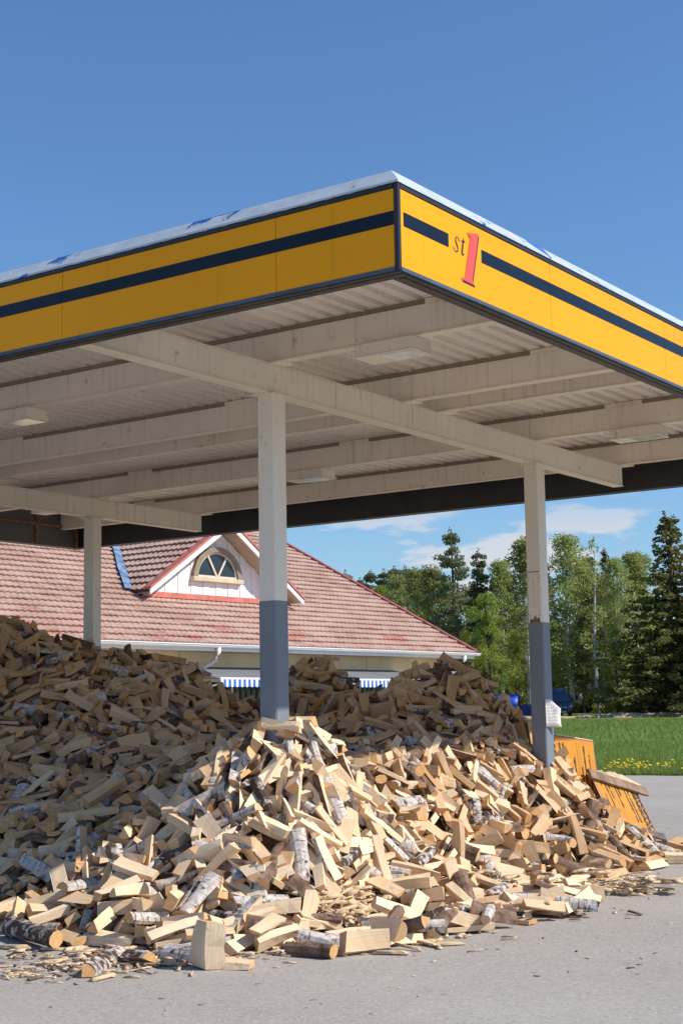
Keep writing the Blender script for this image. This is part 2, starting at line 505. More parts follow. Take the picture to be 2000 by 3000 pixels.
# lettering on the sunlit side, flat film 2 mm proud
def letter(name, pts, mt, y, parent, holes=None):
    m = MB(); m.prism([(p[0], p[1]) for p in pts], 1, y - .0016, y)
    return m.build(name, MT[mt], parent)
def stroke(path, widths):
    """outline of a pen stroke with varying width"""
    L, Rr = [], []
    for i, p in enumerate(path):
        a = path[max(0, i - 1)]; c = path[min(len(path) - 1, i + 1)]
        dx, dz = c[0] - a[0], c[1] - a[1]; d = math.hypot(dx, dz); nxx, nz = -dz / d, dx / d
        w = widths[i] / 2
        L.append((p[0] + nxx * w, p[1] + nz * w)); Rr.append((p[0] - nxx * w, p[1] - nz * w))
    return L, Rr
def strip(name, path, widths, mt, y, parent):
    L, Q = stroke(path, widths); m = MB()
    m.rings([[(a[0], y - .0016, a[1]), (b_[0], y - .0016, b_[1]), (b_[0], y, b_[1]), (a[0], y, a[1])] for a, b_ in zip(L, Q)])
    return m
def smooth_path(pts, n=6):
    out = []
    for i in range(len(pts) - 1):
        p0 = pts[max(0, i - 1)]; p1 = pts[i]; p2 = pts[i + 1]; p3 = pts[min(len(pts) - 1, i + 2)]
        for k in range(n):
            t = k / n
            out.append(tuple(.5 * ((2 * b_) + (-a + c) * t + (2 * a - 5 * b_ + 4 * c - d) * t * t + (-a + 3 * b_ - 3 * c + d) * t ** 3) for a, b_, c, d in zip(p0, p1, p2, p3)))
    out.append(pts[-1]); return out
# s
pa = smooth_path([(.714, 4.546), (.704, 4.563), (.688, 4.568), (.672, 4.557), (.670, 4.540), (.682, 4.520), (.694, 4.500), (.692, 4.480), (.676, 4.469), (.656, 4.472), (.640, 4.490)])
ws = np.interp(np.linspace(0, 1, len(pa)), (0, .12, .3, .5, .75, .92, 1), (.014, .005, .010, .017, .010, .005, .014)).tolist()
m = strip('letter_s', pa, ws, 'navy', -.0002, first_b)
m.build('letter', MT['black'], first_b)
# t
pa = smooth_path([(.772, 4.585), (.766, 4.560), (.756, 4.520), (.748, 4.488), (.750, 4.472), (.762, 4.470), (.774, 4.480)])
ws = np.interp(np.linspace(0, 1, len(pa)), (0, .2, .5, .75, .9, 1), (.003, .017, .019, .016, .008, .004)).tolist()
m = strip('letter_t', pa, ws, 'navy', -.0002, first_b)
m2 = strip('bar', [(.738, 4.556), (.762, 4.560), (.788, 4.560)], [.004, .011, .005], 'navy', -.0022, first_b)
i0 = len(m.v); m.v += m2.v; m.f += [tuple(i0 + a for a in f_) for f_ in m2.f]; m.m += m2.m
m.build('letter', MT['black'], first_b)
# 1 : red on a dark offset shadow
one = [(.818, 4.630), (.880, 4.641), (.958, 4.660), (.956, 4.640), (.951, 4.630), (.944, 4.600), (.866, 4.330), (.868, 4.316), (.884, 4.306), (.889, 4.298), (.810, 4.300), (.726, 4.302), (.730, 4.312), (.760, 4.316), (.776, 4.334), (.848, 4.588), (.852, 4.606), (.842, 4.616), (.822, 4.620)]
one = [(x, z) for x, z in one]
m = MB(); m.prism([(x + .014, z - .014) for x, z in one], 1, -.0018, -.0002); m.build('numeral_shadow', MT['redshade'], first_b)
m = MB(); m.prism(one, 1, -.0040, -.0019); m.build('numeral', MT['red'], first_b)

# sloping metal edge and the roof sheet inside it
zo, zi, fi = 4.733, 4.850, .11
co = [(-.012, -.012), (CV + .012, -.012), (CV + .012, CU + .012), (-.012, CU + .012)]
ci = [(fi, fi), (CV - fi, fi), (CV - fi, CU - fi), (fi, CU - fi)]
for i in range(4):
    a, c, d_, e = co[i], co[(i + 1) % 4], ci[(i + 1) % 4], ci[i]
    m = MB(); m.rings([[(*a, zo), (*c, zo), (*d_, zi), (*e, zi)], [(a[0], a[1], zo + .014), (c[0], c[1], zo + .014), (d_[0], d_[1], zi + .014), (e[0], e[1], zi + .014)]])
    m.build('roof_flashing', MT['flashing'], ROOF)
MB().box((fi + .002, fi + .002, zi - .012), (CV - fi - .002, CU - fi - .002, zi + .006)).build('roof_sheet', MT['flashing'], ROOF)

# profiled ceiling sheets, ribs along v
ZD = 4.757
pitch = .17
uy = ins + .004; k = 0
while uy < CU - ins - .02:
    w = min(5 * pitch, CU - ins - .004 - uy)
    prof = []
    nseg = max(1, int(round(w / pitch)))
    for j in range(nseg):
        y0 = uy + j * w / nseg; ww = w / nseg
        prof += [(y0, ZD), (y0 + ww * .56, ZD), (y0 + ww * .63, ZD + .070), (y0 + ww * .91, ZD + .070)]
    prof.append((uy + w, ZD + (.0)))
    m = MB(); i0 = 0
    m.rings([[(ins + .003, y, z) for y, z in prof], [(CV - ins - .003, y, z) for y, z in prof]], caps=False, closed=False)
    # lap joint: a narrow shadowed upstand between two sheets
    m.box((ins + .003, uy - .002, ZD - .012), (CV - ins - .003, uy + .010, ZD - .001))
    m.build('ceiling_sheet', MT['deck'], ROOF, fix=False)
    uy += w; k += 1
# purlins with packing strips
PU = (2.32, 4.35, 4.98, 7.0, 9.14)
rp = random.Random(4)
for pv in PU:
    p = MB().bbox((pv, ins + .002, 4.477), (pv + .085, CU - ins - .002, 4.709), .004).build('purlin', MT['cream'], ROOF)
    MB().box((pv - .012, ins + .003, 4.465), (pv + .097, CU - ins - .003, 4.4765)).build('flange', MT['flange'], p)
    MB().box((pv + .022, ins + .003, 4.7095), (pv + .070, CU - ins - .003, 4.7565)).build('packing_strip', MT['packer'], p)
    u = rp.uniform(.6, 1.6)
    while u < CU - 1:
        MB().box((pv + .006, u, 4.7098), (pv + .0215, u + .42, 4.750)).build('splice_plate', MT['cream'], p); u += rp.uniform(2.6, 3.6)
# main beams, bearing plates and posts
def post(pv, pu):
    h = .086; zs = 2.485
    def rg(z, e=0):
        c_ = .012; H_ = h - e
        return [(pv + a, pu + b_, z) for a, b_ in ((-H_ + c_, -H_), (H_ - c_, -H_), (H_, -H_ + c_), (H_, H_ - c_), (H_ - c_, H_), (-H_ + c_, H_), (-H_, H_ - c_), (-H_, -H_ + c_))]
    o = MB().rings([rg(zs + .001), rg(4.182)]).build('column', MT['column'], ROOF)
    MB().rings([rg(0.0, -.002), rg(zs, -.002)]).build('painted_base', MT['slate'], o)
    MB().box((pv - .14, pu - .105, 4.183), (pv + .14, pu + .105, 4.194)).build('cap_plate', MT['flange'], o)
    MB().bbox((pv - .15, pu - .15, .0), (pv + .15, pu + .15, .02)).build('base_plate', MT['slate'], o)
for bu in (2.7336, 9.3272):
    bm_ = MB().bbox((ins + .004, bu, 4.207), (9.13, bu + .103, 4.437), .005).build('main_beam', MT['cream'], ROOF)
    MB().box((ins + .005, bu - .014, 4.196), (9.125, bu + .117, 4.2065)).build('flange', MT['flange'], bm_)
    MB().box((ins + .005, bu - .006, 4.4375), (9.128, bu + .109, 4.447)).build('flange', MT['cream'], bm_)
    for pv in PU:
        MB().box((pv - .05, bu - .10, 4.448), (min(pv + .13, 9.28), bu + .20, 4.464)).build('bearing_plate', MT['flange'], bm_)
    post(2.351, bu + .0515); post(6.966, bu + .0515)
# cover plate and rust on the shaded face of the rear post, just above the paint line
x0 = 6.966 - .0865; yc = 2.7336 + .0515
m = MB(); m.box((x0 - .0035, yc - .066, 2.50), (x0 - .0005, yc + .066, 3.02)); m.build('cover_plate', MT['cream'], ROOF)
for z_ in (2.56, 2.96):
    for y_ in (-.055, .055): MB().tube([(x0 - .008, yc + y_, z_), (x0 - .003, yc + y_, z_)], .006, 6).build('screw', MT['rust'], ROOF)
m = MB(); m.prism([(yc - .064, 2.488), (yc + .060, 2.488), (yc + .050, 2.53), (yc + .018, 2.515), (yc - .004, 2.565), (yc - .030, 2.522), (yc - .050, 2.548)], 0, x0 - .0050, x0 - .0037); m.build('rust_patch', MT['rust'], ROOF)
MB().box((x0 - .0045, yc - .066, 3.022), (x0 - .0005, yc + .066, 3.030)).build('rust_edge', MT['rust'], ROOF)
# light fixtures hung under the purlins
for pv in (2.32, 7.0):
    for fu in (1.60, 5.85, 10.25):
        c0, c1 = pv - .07, pv + .20
        h_ = MB().bbox((c0, fu - .27, 4.362), (c1, fu + .27, 4.462), .006).build('light_fixture', MT['cream'], ROOF)
        MB().box((c0 - .006, fu - .275, 4.350), (c1 + .006, fu + .08, 4.3615)).build('lens_frame', MT['cream'], h_)
        MB().box((c0 + .02, fu - .25, 4.3465), (c1 - .02, fu + .055, 4.3495)).build('lens', MT['lampglass'], h_)
        MB().box((c0 - .006, fu + .083, 4.352), (c1 + .006, fu + .275, 4.3615)).build('gear_cover', MT['flange'], h_)

# ------------------------------------------------------------------ notice, orange signs, planks
MT['paper'] = plain('weathered_paper', (.74, .72, .70), .8, .08, 9.)
MT['print'] = plain('faded_print', (.30, .30, .31), .9, .1)
def notice():
    a = W(2.785 - .090, 6.966 - .10, 0); lift = Vector((-math.sin(R(54.966)) * -1, -math.cos(R(54.966)), 0))   # outwards from the post face
    bdir = Vector((math.cos(R(54.966)), math.sin(R(54.966)), 0))
    prp = Vector((.82, -.57, 0))
    zb = 1.385; H_ = .29; Wd = .215
    m = MB(); N = 8; rows = []
    for j in range(7):
        t = j / 6; rw = []
        for i in range(N + 1):
            s = i / N
            if t > .66: s = s * (1 - (t - .66) * 1.75)
            off = .004 + .085 * s ** 1.5 + .01 * math.sin(t * 5 + s * 3) * s
            p = a + bdir * (s * Wd * .86) + prp * off; rw.append((p.x, p.y, zb + t * H_ + .004 * math.sin(s * 5)))
        rows.append(rw)
    m.rings(rows, caps=False, closed=False)
    o = m.build('paper_notice', MT['paper'], smooth=True)
    sol = o.modifiers.new('thickness', 'SOLIDIFY'); sol.thickness = .0012; sol.offset = -1
    pr = MB()
    for j in range(15):
        t = .06 + j * .053
        w = .84 - (.0 if t < .62 else (t - .62) * 1.5) - .12 * ((j * 7) % 5) / 5
        pts = []
        for s in (.10, .10 + (w - .1) * .5, w):
            off = .004 + .085 * s ** 1.5 + .01 * math.sin(t * 5 + s * 3) * s + .0025
            p = a + bdir * (s * Wd * .86) + prp * off; pts.append((p.x, p.y, zb + t * H_ + .004 * math.sin(s * 5)))
        for q0, q1 in zip(pts, pts[1:]):
            pr.quad(q0, q1, (q1[0], q1[1], q1[2] + .006), (q0[0], q0[1], q0[2] + .006))
    pr.build('printed_lines', MT['print'], o, fix=False)
    tag(o, 'curled white paper notice taped to the slate blue base of the rear post', 'notice')
notice()

MT['sign_orange'] = plain('orange_sign_face', (.56, .225, .004), .6, .10, 5.)
MT['sign_red'] = plain('red_sign_border', (.36, .035, .012), .5, .1)
MT['sign_edge'] = plain('white_sign_edge', (.66, .63, .60), .6, .1)
MT['ink'] = plain('black_sign_ink', (.035, .022, .012), .6, .1)
MT['plank'] = plain('weathered_plank', (.24, .155, .10), .85, .3, 7., bump=.5)
MT['darkplank'] = plain('dark_weathered_plank', (.12, .10, .085), .85, .3, 7., bump=.5)
def text_mesh(body, size, align='LEFT', bold=0.0):
    c = bpy.data.curves.new('t', 'FONT'); c.body = body; c.size = size; c.align_x = align; c.offset = bold; c.resolution_u = 2
    o = bpy.data.objects.new('t', c); COL.objects.link(o)
    dg = bpy.context.evaluated_depsgraph_get(); me = bpy.data.meshes.new_from_object(o.evaluated_get(dg))
    bpy.data.objects.remove(o); bpy.data.curves.remove(c); return me
LINES = [('ARVOISAT', .105, .110, .05, .026), ('ASIAKKAAT !', .098, .225, .06, .026), ('Koko mittarikenttä', .056, .360, .06, .010), ('automaattikäytössä.', .056, .445, .06, .010),
         ('Kaikilla', .056, .625, .06, .010), ('maksutavoilla.', .056, .700, .06, .010), ('Tilaa oma', .056, .870, .06, .010), ('käteisbonuskorttisi.', .056, .960, .06, .010), ('Puh.', .056, 1.075, .06, .010), ('asemalta ey', .036, 1.075, .27, .006)]
SW, SH = .64, 1.23
def sign_board(label, M4):
    """portrait board; local x = reading direction, local y = up the lettering, facing local +z"""
    e = thing('sign_board', label, 'sign')
    e.matrix_world = M4
    MB().bbox((0, 0, -.006), (SW, SH, 0), .002).build('board', MT['sign_edge'], e)
    MB().box((.009, .009, .0003), (SW - .009, SH - .009, .0013)).build('red_border', MT['sign_red'], e)
    MB().box((.024, .024, .0016), (SW - .024, SH - .024, .0028)).build('orange_face', MT['sign_orange'], e)
    for tx, sz, dy, dx, bo in LINES:
        me = text_mesh(tx, sz * 1.12, 'LEFT', bo * .45); me.materials.clear(); me.materials.append(MT['ink'])
        o = link('lettering', me, e); o.location = (dx, SH - dy, .0034)
    MB().box((.06, SH - .775, .003), (SW - .06, SH - .771, .0036)).build('rule_line', MT['ink'], e)
def board_frame(origin, right, upd):
    """axes of a board face from its horizontal run and its up direction"""
    x = Vector(right).normalized(); u_ = Vector(upd); u_ = (u_ - x * u_.dot(x)).normalized(); return Vector(origin), x, u_
Bd = Vector((math.cos(R(54.966)), math.sin(R(54.966)), 0)); Ad = Vector((-math.sin(R(54.966)), math.cos(R(54.966)), 0))
def axes_matrix(o, x, y):
    z = x.cross(y); M_ = Matrix((x, y, z)).transposed().to_4x4(); M_.translation = o; return M_
# first sign: on its side against the rear post, lettering reads upwards, heading end behind the post
c1 = at_depth(1756, 2330, 17.5)
run1 = (Bd * math.cos(R(5.6)) - Vector((0, 0, 1)) * math.sin(R(5.6))).normalized()
up1 = (Vector((0, 0, 1)) + Ad * math.tan(R(8.5))); up1 = (up1 - run1 * up1.dot(run1)).normalized()
sign_board('orange notice board standing on its side behind the rear post', axes_matrix(c1, up1, -run1))
# second sign: farther along, leaning back more, lettering reads downwards, heading end free
c2 = at_depth(1923, 2441, 18.0)
run2 = (Bd * math.cos(R(10.5)) - Vector((0, 0, 1)) * math.sin(R(10.5))).normalized()
up2 = (Vector((0, 0, 1)) + Ad * math.tan(R(29))); up2 = (up2 - run2 * up2.dot(run2)).normalized()
sign_board('orange notice board leaning back behind the heap toe with its heading ARVOISAT in view', axes_matrix(c2 + up2 * SW - run2 * SH, -up2, run2))
def plank_between(name, label, a, c, h, th, mt):
    a, c = Vector(a), Vector(c); x = (c - a).normalized(); up_ = up2; y = up_.cross(x).normalized(); z = x.cross(y)
    L_ = (c - a).length
    m = MB(); n_ = 6; rr = []
    for i in range(n_ + 1):
        s = i / n_ * L_; wob = .004 * math.sin(i * 2.1)
        rr.append([(s, -th / 2, -h / 2 + wob), (s, th / 2, -h / 2 + wob), (s, th / 2, h / 2 + wob), (s, -th / 2, h / 2 + wob)])
    m.rings(rr); o = m.build(name, mt)
    M_ = Matrix((x, y, z)).transposed().to_4x4(); M_.translation = a; o.matrix_world = M_
    return tag(o, label, 'plank')
nrm2 = run2.cross(up2).normalized()
if nrm2.dot(EYE - c2) < 0: nrm2 = -nrm2
t2 = c2 + up2 * (SW - .07) + nrm2 * .03
plank_between('wooden_plank', 'brown weathered plank lying along the top edge of the leaning orange board', t2 - run2 * 1.35, t2 + run2 * .22, .115, .032, MT['plank'])
f2 = c2 - up2 * .05 + nrm2 * .02
plank_between('wooden_plank', 'dark grey plank lying at the foot of the leaning orange board', f2 - run2 * .9, f2 + run2 * .12, .085, .032, MT['darkplank'])
# ------------------------------------------------------------------ tiled house behind the canopy
HR = R(51.6515)
HOUSE = thing('tiled_house', 'cream house with faded red tiled roof and a white gabled dormer', 'house', (3.1696, 36.2575, 0), HR)
def HW(s, k, z): return Vector((3.1696 + s * math.cos(HR) - k * math.sin(HR), 36.2575 + s * math.sin(HR) + k * math.cos(HR), z))
TP = math.tan(R(27.5)); ZE = 2.95; HL = 17.0; KR = 6.6
def roofz(k): return ZE + k * TP
MT['wallcream'] = plain('cream_plaster', (.80, .66, .42), .85, .10, 1.2, bump=.15)
MT['whitepaint'] = plain('white_board_paint', (.82, .80, .80), .6, .06, 2.)
MT['gutterwhite'] = plain('white_gutter_paint', (.80, .80, .80), .4, .04)
MT['verge'] = plain('faded_red_verge', (.50, .16, .12), .6, .18, 5.)
MT['redcap'] = plain('red_hip_cap', (.33, .085, .085), .6, .2, 5.)
MT['soffit'] = plain('beige_soffit_boards', (.47, .37, .29), .7, .12, 3.)
MT['taupe'] = plain('taupe_window_frame', (.26, .20, .145), .6, .15, 4.)
MT['beigesill'] = plain('beige_window_sill', (.58, .47, .34), .6, .12, 4.)
MT['mullion'] = plain('pale_mullion', (.64, .56, .47), .6, .08)
MT['glass'] = plain('dark_window_glass', (.020, .036, .050), .08, .2, 1., 0, .4)
MT['lead'] = plain('blue_peeling_flashing', (.16, .24, .38), .5, .5, 5.)
MT['under'] = plain('roof_underlay', (.10, .06, .05), .9, .3)
MT['curtain'] = plain('green_curtain', (.05, .11, .06), .8, .5, 3.)
MT['awnblue'] = plain('blue_awning_cloth', (.02, .13, .50), .8, .08)
MT['awnwhite'] = plain('white_awning_cloth', (.76, .78, .82), .8, .05)
MT['awngrey'] = plain('grey_awning_cloth', (.17, .18, .20), .8, .1)
def tile_mat():
    k = NT('faded_concrete_roof_tile'); v = k.coord('pos')
    a = k.noise(v, 1.1, 5, .6); oi = k.n('ObjectInfo')
    vo = k.n('TexVoronoi'); k.l(k.scale(v, (3.1, 3.1, 6.0)), vo.inputs['Vector']); vo.inputs['Scale'].default_value = 1.
    cell = k.sepz(vo.outputs['Color'], 0)
    col = k.mix(k.ramp(a, .3, .7), (.41, .255, .20), (.51, .345, .28))
    col = k.mix(k.ramp(cell, .3, 1., 0, .5), col, (.56, .42, .355))
    z = k.sepz(v)
    lowb = k.ramp(z, 3.9, 3.0, .0, .14)
    redf = k.ramp(k.math('ADD', k.noise(k.scale(v, (1.4, 1.4, 5.)), 1.0, 4, .6), lowb), .67, .74, 0, .5)
    col = k.mix(redf, col, (.43, .10, .07))
    col = k.mix(k.ramp(k.noise(v, 9, 6, .7), .55, .75, 0, .45), col, (.16, .10, .085))
    return k.out(col, .85, 0, .25)
MT['tile'] = tile_mat()
# walls
kw0 = .55
wb = MB()
wb.box((-HL + .35, kw0, 0), (-.35, kw0 + .2, ZE + kw0 * TP - .16))
wb.build('wall', MT['wallcream'], HOUSE)
g_ = MB(); g_.prism([(kw0 + .201, 0), (2 * KR - kw0, 0), (2 * KR - kw0, ZE + kw0 * TP - .16), (KR, roofz(KR) - .16), (kw0 + .201, ZE + (kw0 + .2) * TP - .16)], 0, -.55, -.35)
g_.build('gable_wall', MT['wallcream'], HOUSE)
g_ = MB(); g_.prism([(kw0 + .201, 0), (2 * KR - kw0, 0), (2 * KR - kw0, ZE + kw0 * TP - .16), (KR, roofz(KR) - .16), (kw0 + .201, ZE + (kw0 + .2) * TP - .16)], 0, -HL + .35, -HL + .55)
g_.build('gable_wall', MT['wallcream'], HOUSE)
MB().box((-HL + .56, 2 * KR - kw0 - .2, 0), (-.56, 2 * KR - kw0 - .001, ZE + .1)).build('wall', MT['wallcream'], HOUSE)
# vertical plaster joint lines on the front wall
for s in (-15.2, -12.4, -9.6, -6.6, -3.6):
    MB().box((s, kw0 - .006, 0), (s + .03, kw0 - .0005, 2.95)).build('joint_strip', MT['beigesill'], HOUSE)
# roof base slabs under the tiles
m = MB(); m.prism([(-.02, ZE - .07), (KR, roofz(KR) - .06), (KR, roofz(KR) - .10), (-.02, ZE - .11)], 0, -HL + .02, -.02); m.build('roof_base', MT['under'], HOUSE)
m = MB(); m.prism([(2 * KR + .02, ZE - .07), (KR + .001, roofz(KR) - .06), (KR + .001, roofz(KR) - .10), (2 * KR + .02, ZE - .11)], 0, -HL + .02, -.02); m.build('roof_base', MT['under'], HOUSE)
MB().box((-HL + .05, .02, ZE - .17), (-.05, kw0 - .002, ZE - .13)).build('soffit', MT['soffit'], HOUSE)
MB().box((-HL + .02, -.012, ZE - .175), (-.02, .018, ZE - .02)).build('fascia_board', MT['gutterwhite'], HOUSE)
# tiles
EXP, TW = .288, .30
def tile_mesh():
    m = MB(); n_ = 12; pf = []
    for i in range(n_ + 1):
        x = i / n_ * TW; pf.append((x, .019 * (.5 - .5 * math.cos(4 * math.pi * i / n_))))
    L_ = .315
    rr = [[(x, 0, h + .045) for x, h in pf], [(x, L_, h) for x, h in pf]]
    m.rings(rr, caps=False, closed=False)
    m.rings([[(x, 0.006, h + .016) for x, h in pf], [(x, 0.0, h + .045) for x, h in pf]], caps=False, closed=False)
    return m
tm = tile_mesh(); TILE = tm.mesh('roof_tile', MT['tile'])
tv, tf = np.array(tm.v), np.array([f_ for f_ in tm.f])
ang = math.atan(TP)
rt_ = random.Random(8)
DS, DW, DZ0, DZA = -6.98, 2.37, 4.10, 5.66      # dormer centre, half width, rake foot and ridge height
DP = (DZA - DZ0) / DW
kdorm = 1.57
def under_dormer(s, k):
    if k < 2.0: return False
    zr = roofz(k); return zr < DZA - abs(s - DS) * DP - .03
items = []
nrow = int((KR / math.cos(ang)) / EXP)
for j in range(nrow + 1):
    l = j * EXP - .05
    for i in range(int(HL / TW)):
        s = -HL + .02 + i * TW + (HL - .04 - int(HL / TW) * TW) + .02
        k = l * math.cos(ang)
        if under_dormer(s + TW / 2, k + .15): continue
        if k > KR - .1: continue
        items.append((s, l, rt_.uniform(-.004, .004), rt_.uniform(-.012, .012)))
def seen(it):
    P = HW(it[0] + .15, it[1] * math.cos(ang), roofz(it[1] * math.cos(ang))); x, y = proj(P)
    return (-40 < x < 2040 and 1560 < y < 1930), (P - EYE).length
ranked = sorted(items, key=lambda t: (not seen(t)[0], seen(t)[1]))
front = ranked[:172]; rest = ranked[172:]
Mroof = Matrix.Rotation(ang, 4, 'X')
for s, l, dz, tw in front:
    o = link('roof_tile', TILE, HOUSE)
    o.location = (s, l * math.cos(ang), ZE + l * math.sin(ang) - .035 + dz); o.rotation_euler = (ang, 0, tw)
def tiles_joined(name, lst, conv):
    VV = []; FF = []
    for t in lst:
        q = conv(t); FF.append(tf + len(VV) * len(tv)); VV.append(q)
    o = link(name, np_mesh(name, np.concatenate(VV), np.concatenate(FF), MT['tile']), HOUSE); o['kind'] = 'stuff'; return o
ca, sa = math.cos(ang), math.sin(ang)
def conv_front(t):
    s, l, dz, tw = t; x, y, z = tv[:, 0], tv[:, 1], tv[:, 2]
    return np.stack([x + s, y * ca - z * sa + l * ca, y * sa + z * ca + ZE + l * sa - .035 + dz], 1)
tiles_joined('roof_tiles', rest, conv_front)
def conv_back(t):
    q = conv_front(t); q[:, 1] = 2 * KR - q[:, 1]; return q[:, :]
tiles_joined('rear_roof_tiles', [(-HL + .02 + i * TW, j * EXP - .05, 0, 0) for j in range(nrow + 1) for i in range(int(HL / TW)) if (j * EXP - .05) * ca < KR - .1], conv_back)
# ridge and verges
for i in range(int(HL / .4)):
    s = -HL + .05 + i * .4
    MB().tube([(s, KR, roofz(KR) - .02), (s + .41, KR, roofz(KR) - .015)], .10, 10).build('ridge_cap', MT['tile'], HOUSE)
nv = int(KR / ca / .42)
for i in range(nv + 1):
    l0, l1 = i * .42 - .06, min((i + 1) * .42 - .05, KR / ca)
    m = MB(); m.prism([(-.06, 0), (.075, 0), (.075, .03), (.06, .05), (-.06, .05)], 1, 0, l1 - l0)
    o = m.build('verge_cap', MT['redcap'], HOUSE); o.location = (0, l0 * ca, ZE + l0 * sa + .005 + .002 * (i % 2)); o.rotation_euler = (ang, 0, 0)
m = MB(); m.prism([(-.02, ZE - .12), (KR, roofz(KR) - .12), (KR, roofz(KR) - .002), (-.02, ZE - .002)], 0, -.018, .012); m.build('verge_board', MT['gutterwhite'], HOUSE)
# gutter, brackets and downpipes
gp = []
for a in range(0, 9):
    t = math.pi + a * math.pi / 8; gp.append((-.075 + .062 * math.cos(t), ZE - .055 + .062 * math.sin(t)))
m = MB(); m.rings([[(s, y, z) for y, z in gp] + [(s, y * .93 - .005, z + .006) for y, z in gp[::-1]] for s in (-HL - .05, .07)])
gut = m.build('gutter', MT['gutterwhite'], HOUSE)
MB().box((-HL - .05, -.147, ZE - .062), (.07, -.136, ZE - .045)).build('gutter_lip', MT['gutterwhite'], gut)
def downpipe(s, dx):
    MB().tube([(s, -.075, ZE - .11), (s, -.075, ZE - .20), (s - dx * .03, -.02, ZE - .33), (s - dx * .18, .30, ZE - .52), (s - dx * .22, kw0 - .06, ZE - .62), (s - dx * .22, kw0 - .06, ZE - .75), (s - dx * .22, kw0 - .06, .1)], .045, 10).build('downpipe', MT['gutterwhite'], HOUSE, smooth=True)
downpipe(-9.12, .6); downpipe(-.55, .2)
# ground floor windows and door under the awning
for s0, s1 in ((-15.6, -13.6), (-9.0, -7.2), (-6.9, -5.2), (-4.9, -2.9)):
    f_ = MB().box((s0, kw0 - .03, .75), (s1, kw0 - .001, 2.25)).build('window', MT['whitepaint'], HOUSE)
    mid = (s0 + s1) / 2
    for a, c in ((s0 + .06, mid - .03), (mid + .03, s1 - .06)):
        MB().box((a, kw0 - .036, .82), (c, kw0 - .0305, 2.19)).build('pane', MT['glass'], f_)
        for q in range(5):
            x0 = a + (c - a) * q / 5 + .01
            MB().tube([(x0 + .06, kw0 - .040, .84), (x0 + .07, kw0 - .041, 1.5), (x0 + .06, kw0 - .040, 2.17)], .035, 6).build('curtain_fold', MT['curtain'], f_)
# awning
AW = thing('striped_awning', 'grey awning with a blue and white striped scalloped valance along the cream wall', 'awning', (3.1696, 36.2575, 0), HR)
a0, a1 = -9.6, -2.6; kf = -.55
zf = 2.19
m = MB(); m.rings([[(a0, kw0 - .01, zf + .30), (a0, kf, zf + .04), (a0, kf, zf + .03), (a0, kw0 - .01, zf + .29)], [(a1, kw0 - .01, zf + .30), (a1, kf, zf + .04), (a1, kf, zf + .03), (a1, kw0 - .01, zf + .29)]])
m.build('canvas', MT['awngrey'], AW)
MB().tube([(a0, kf, zf + .035), (a1, kf, zf + .035)], .025, 8).build('front_bar', MT['gutterwhite'], AW)
ns = 100; w = (a1 - a0) / ns
for i in range(ns):
    x0 = a0 + i * w
    pts = [(x0 + .001, zf + .02), (x0 + w - .001, zf + .02), (x0 + w - .001, zf - .095)] + [(x0 + w / 2 + (w / 2 - .001) * math.cos(t), zf - .095 - .030 * math.sin(t)) for t in np.linspace(.3, math.pi - .3, 5)] + [(x0 + .001, zf - .095)]
    m = MB(); m.prism(pts, 1, kf - .030 + .003 * (i % 2), kf - .027 + .003 * (i % 2)); m.build('valance_stripe', MT['awnblue' if i % 2 else 'awnwhite'], AW)
for s in (a0 + .3, a1 - .3):
    MB().tube([(s, kw0 - .02, zf - .25), (s, kf + .05, zf + .02)], .018, 6).build('awning_arm', MT['gutterwhite'], AW)
# dormer
kw, kr_ = 2.02, 1.57
nb = 22; hw = 2.12
def gz(s): return DZA - .10 - abs(s - DS) * DP
zb0 = roofz(kw) + .02
for i in range(nb):
    s0 = DS - hw + 2 * hw * i / nb; s1 = s0 + 2 * hw / nb
    z0, z1 = gz(s0 + .004), gz(s1 - .004)
    if max(z0, z1) < zb0 + .05: continue
    m = MB(); d_ = .012 * (i % 2)
    pts = [(s0 + .004, zb0), (s1 - .004, zb0), (s1 - .004, max(z1, zb0 + .01))]
    if s0 < DS < s1: pts.append((DS, gz(DS)))
    pts.append((s0 + .004, max(z0, zb0 + .01)))
    m.prism(pts, 1, kw - d_, kw + .03); m.build('wall_board', MT['whitepaint'], HOUSE)
m = MB(); m.prism([(DS - hw, zb0), (DS + hw, zb0), (DS, gz(DS) - .02)], 1, kw + .031, kw + .06); m.build('dormer_wall', MT['under'], HOUSE)
# dormer flashing at its foot
MB().box((DS - hw - .12, kw - .10, roofz(kw - .10) + .015), (DS + hw + .12, kw - .013, roofz(kw) + .075)).build('foot_flashing', MT['verge'], HOUSE)
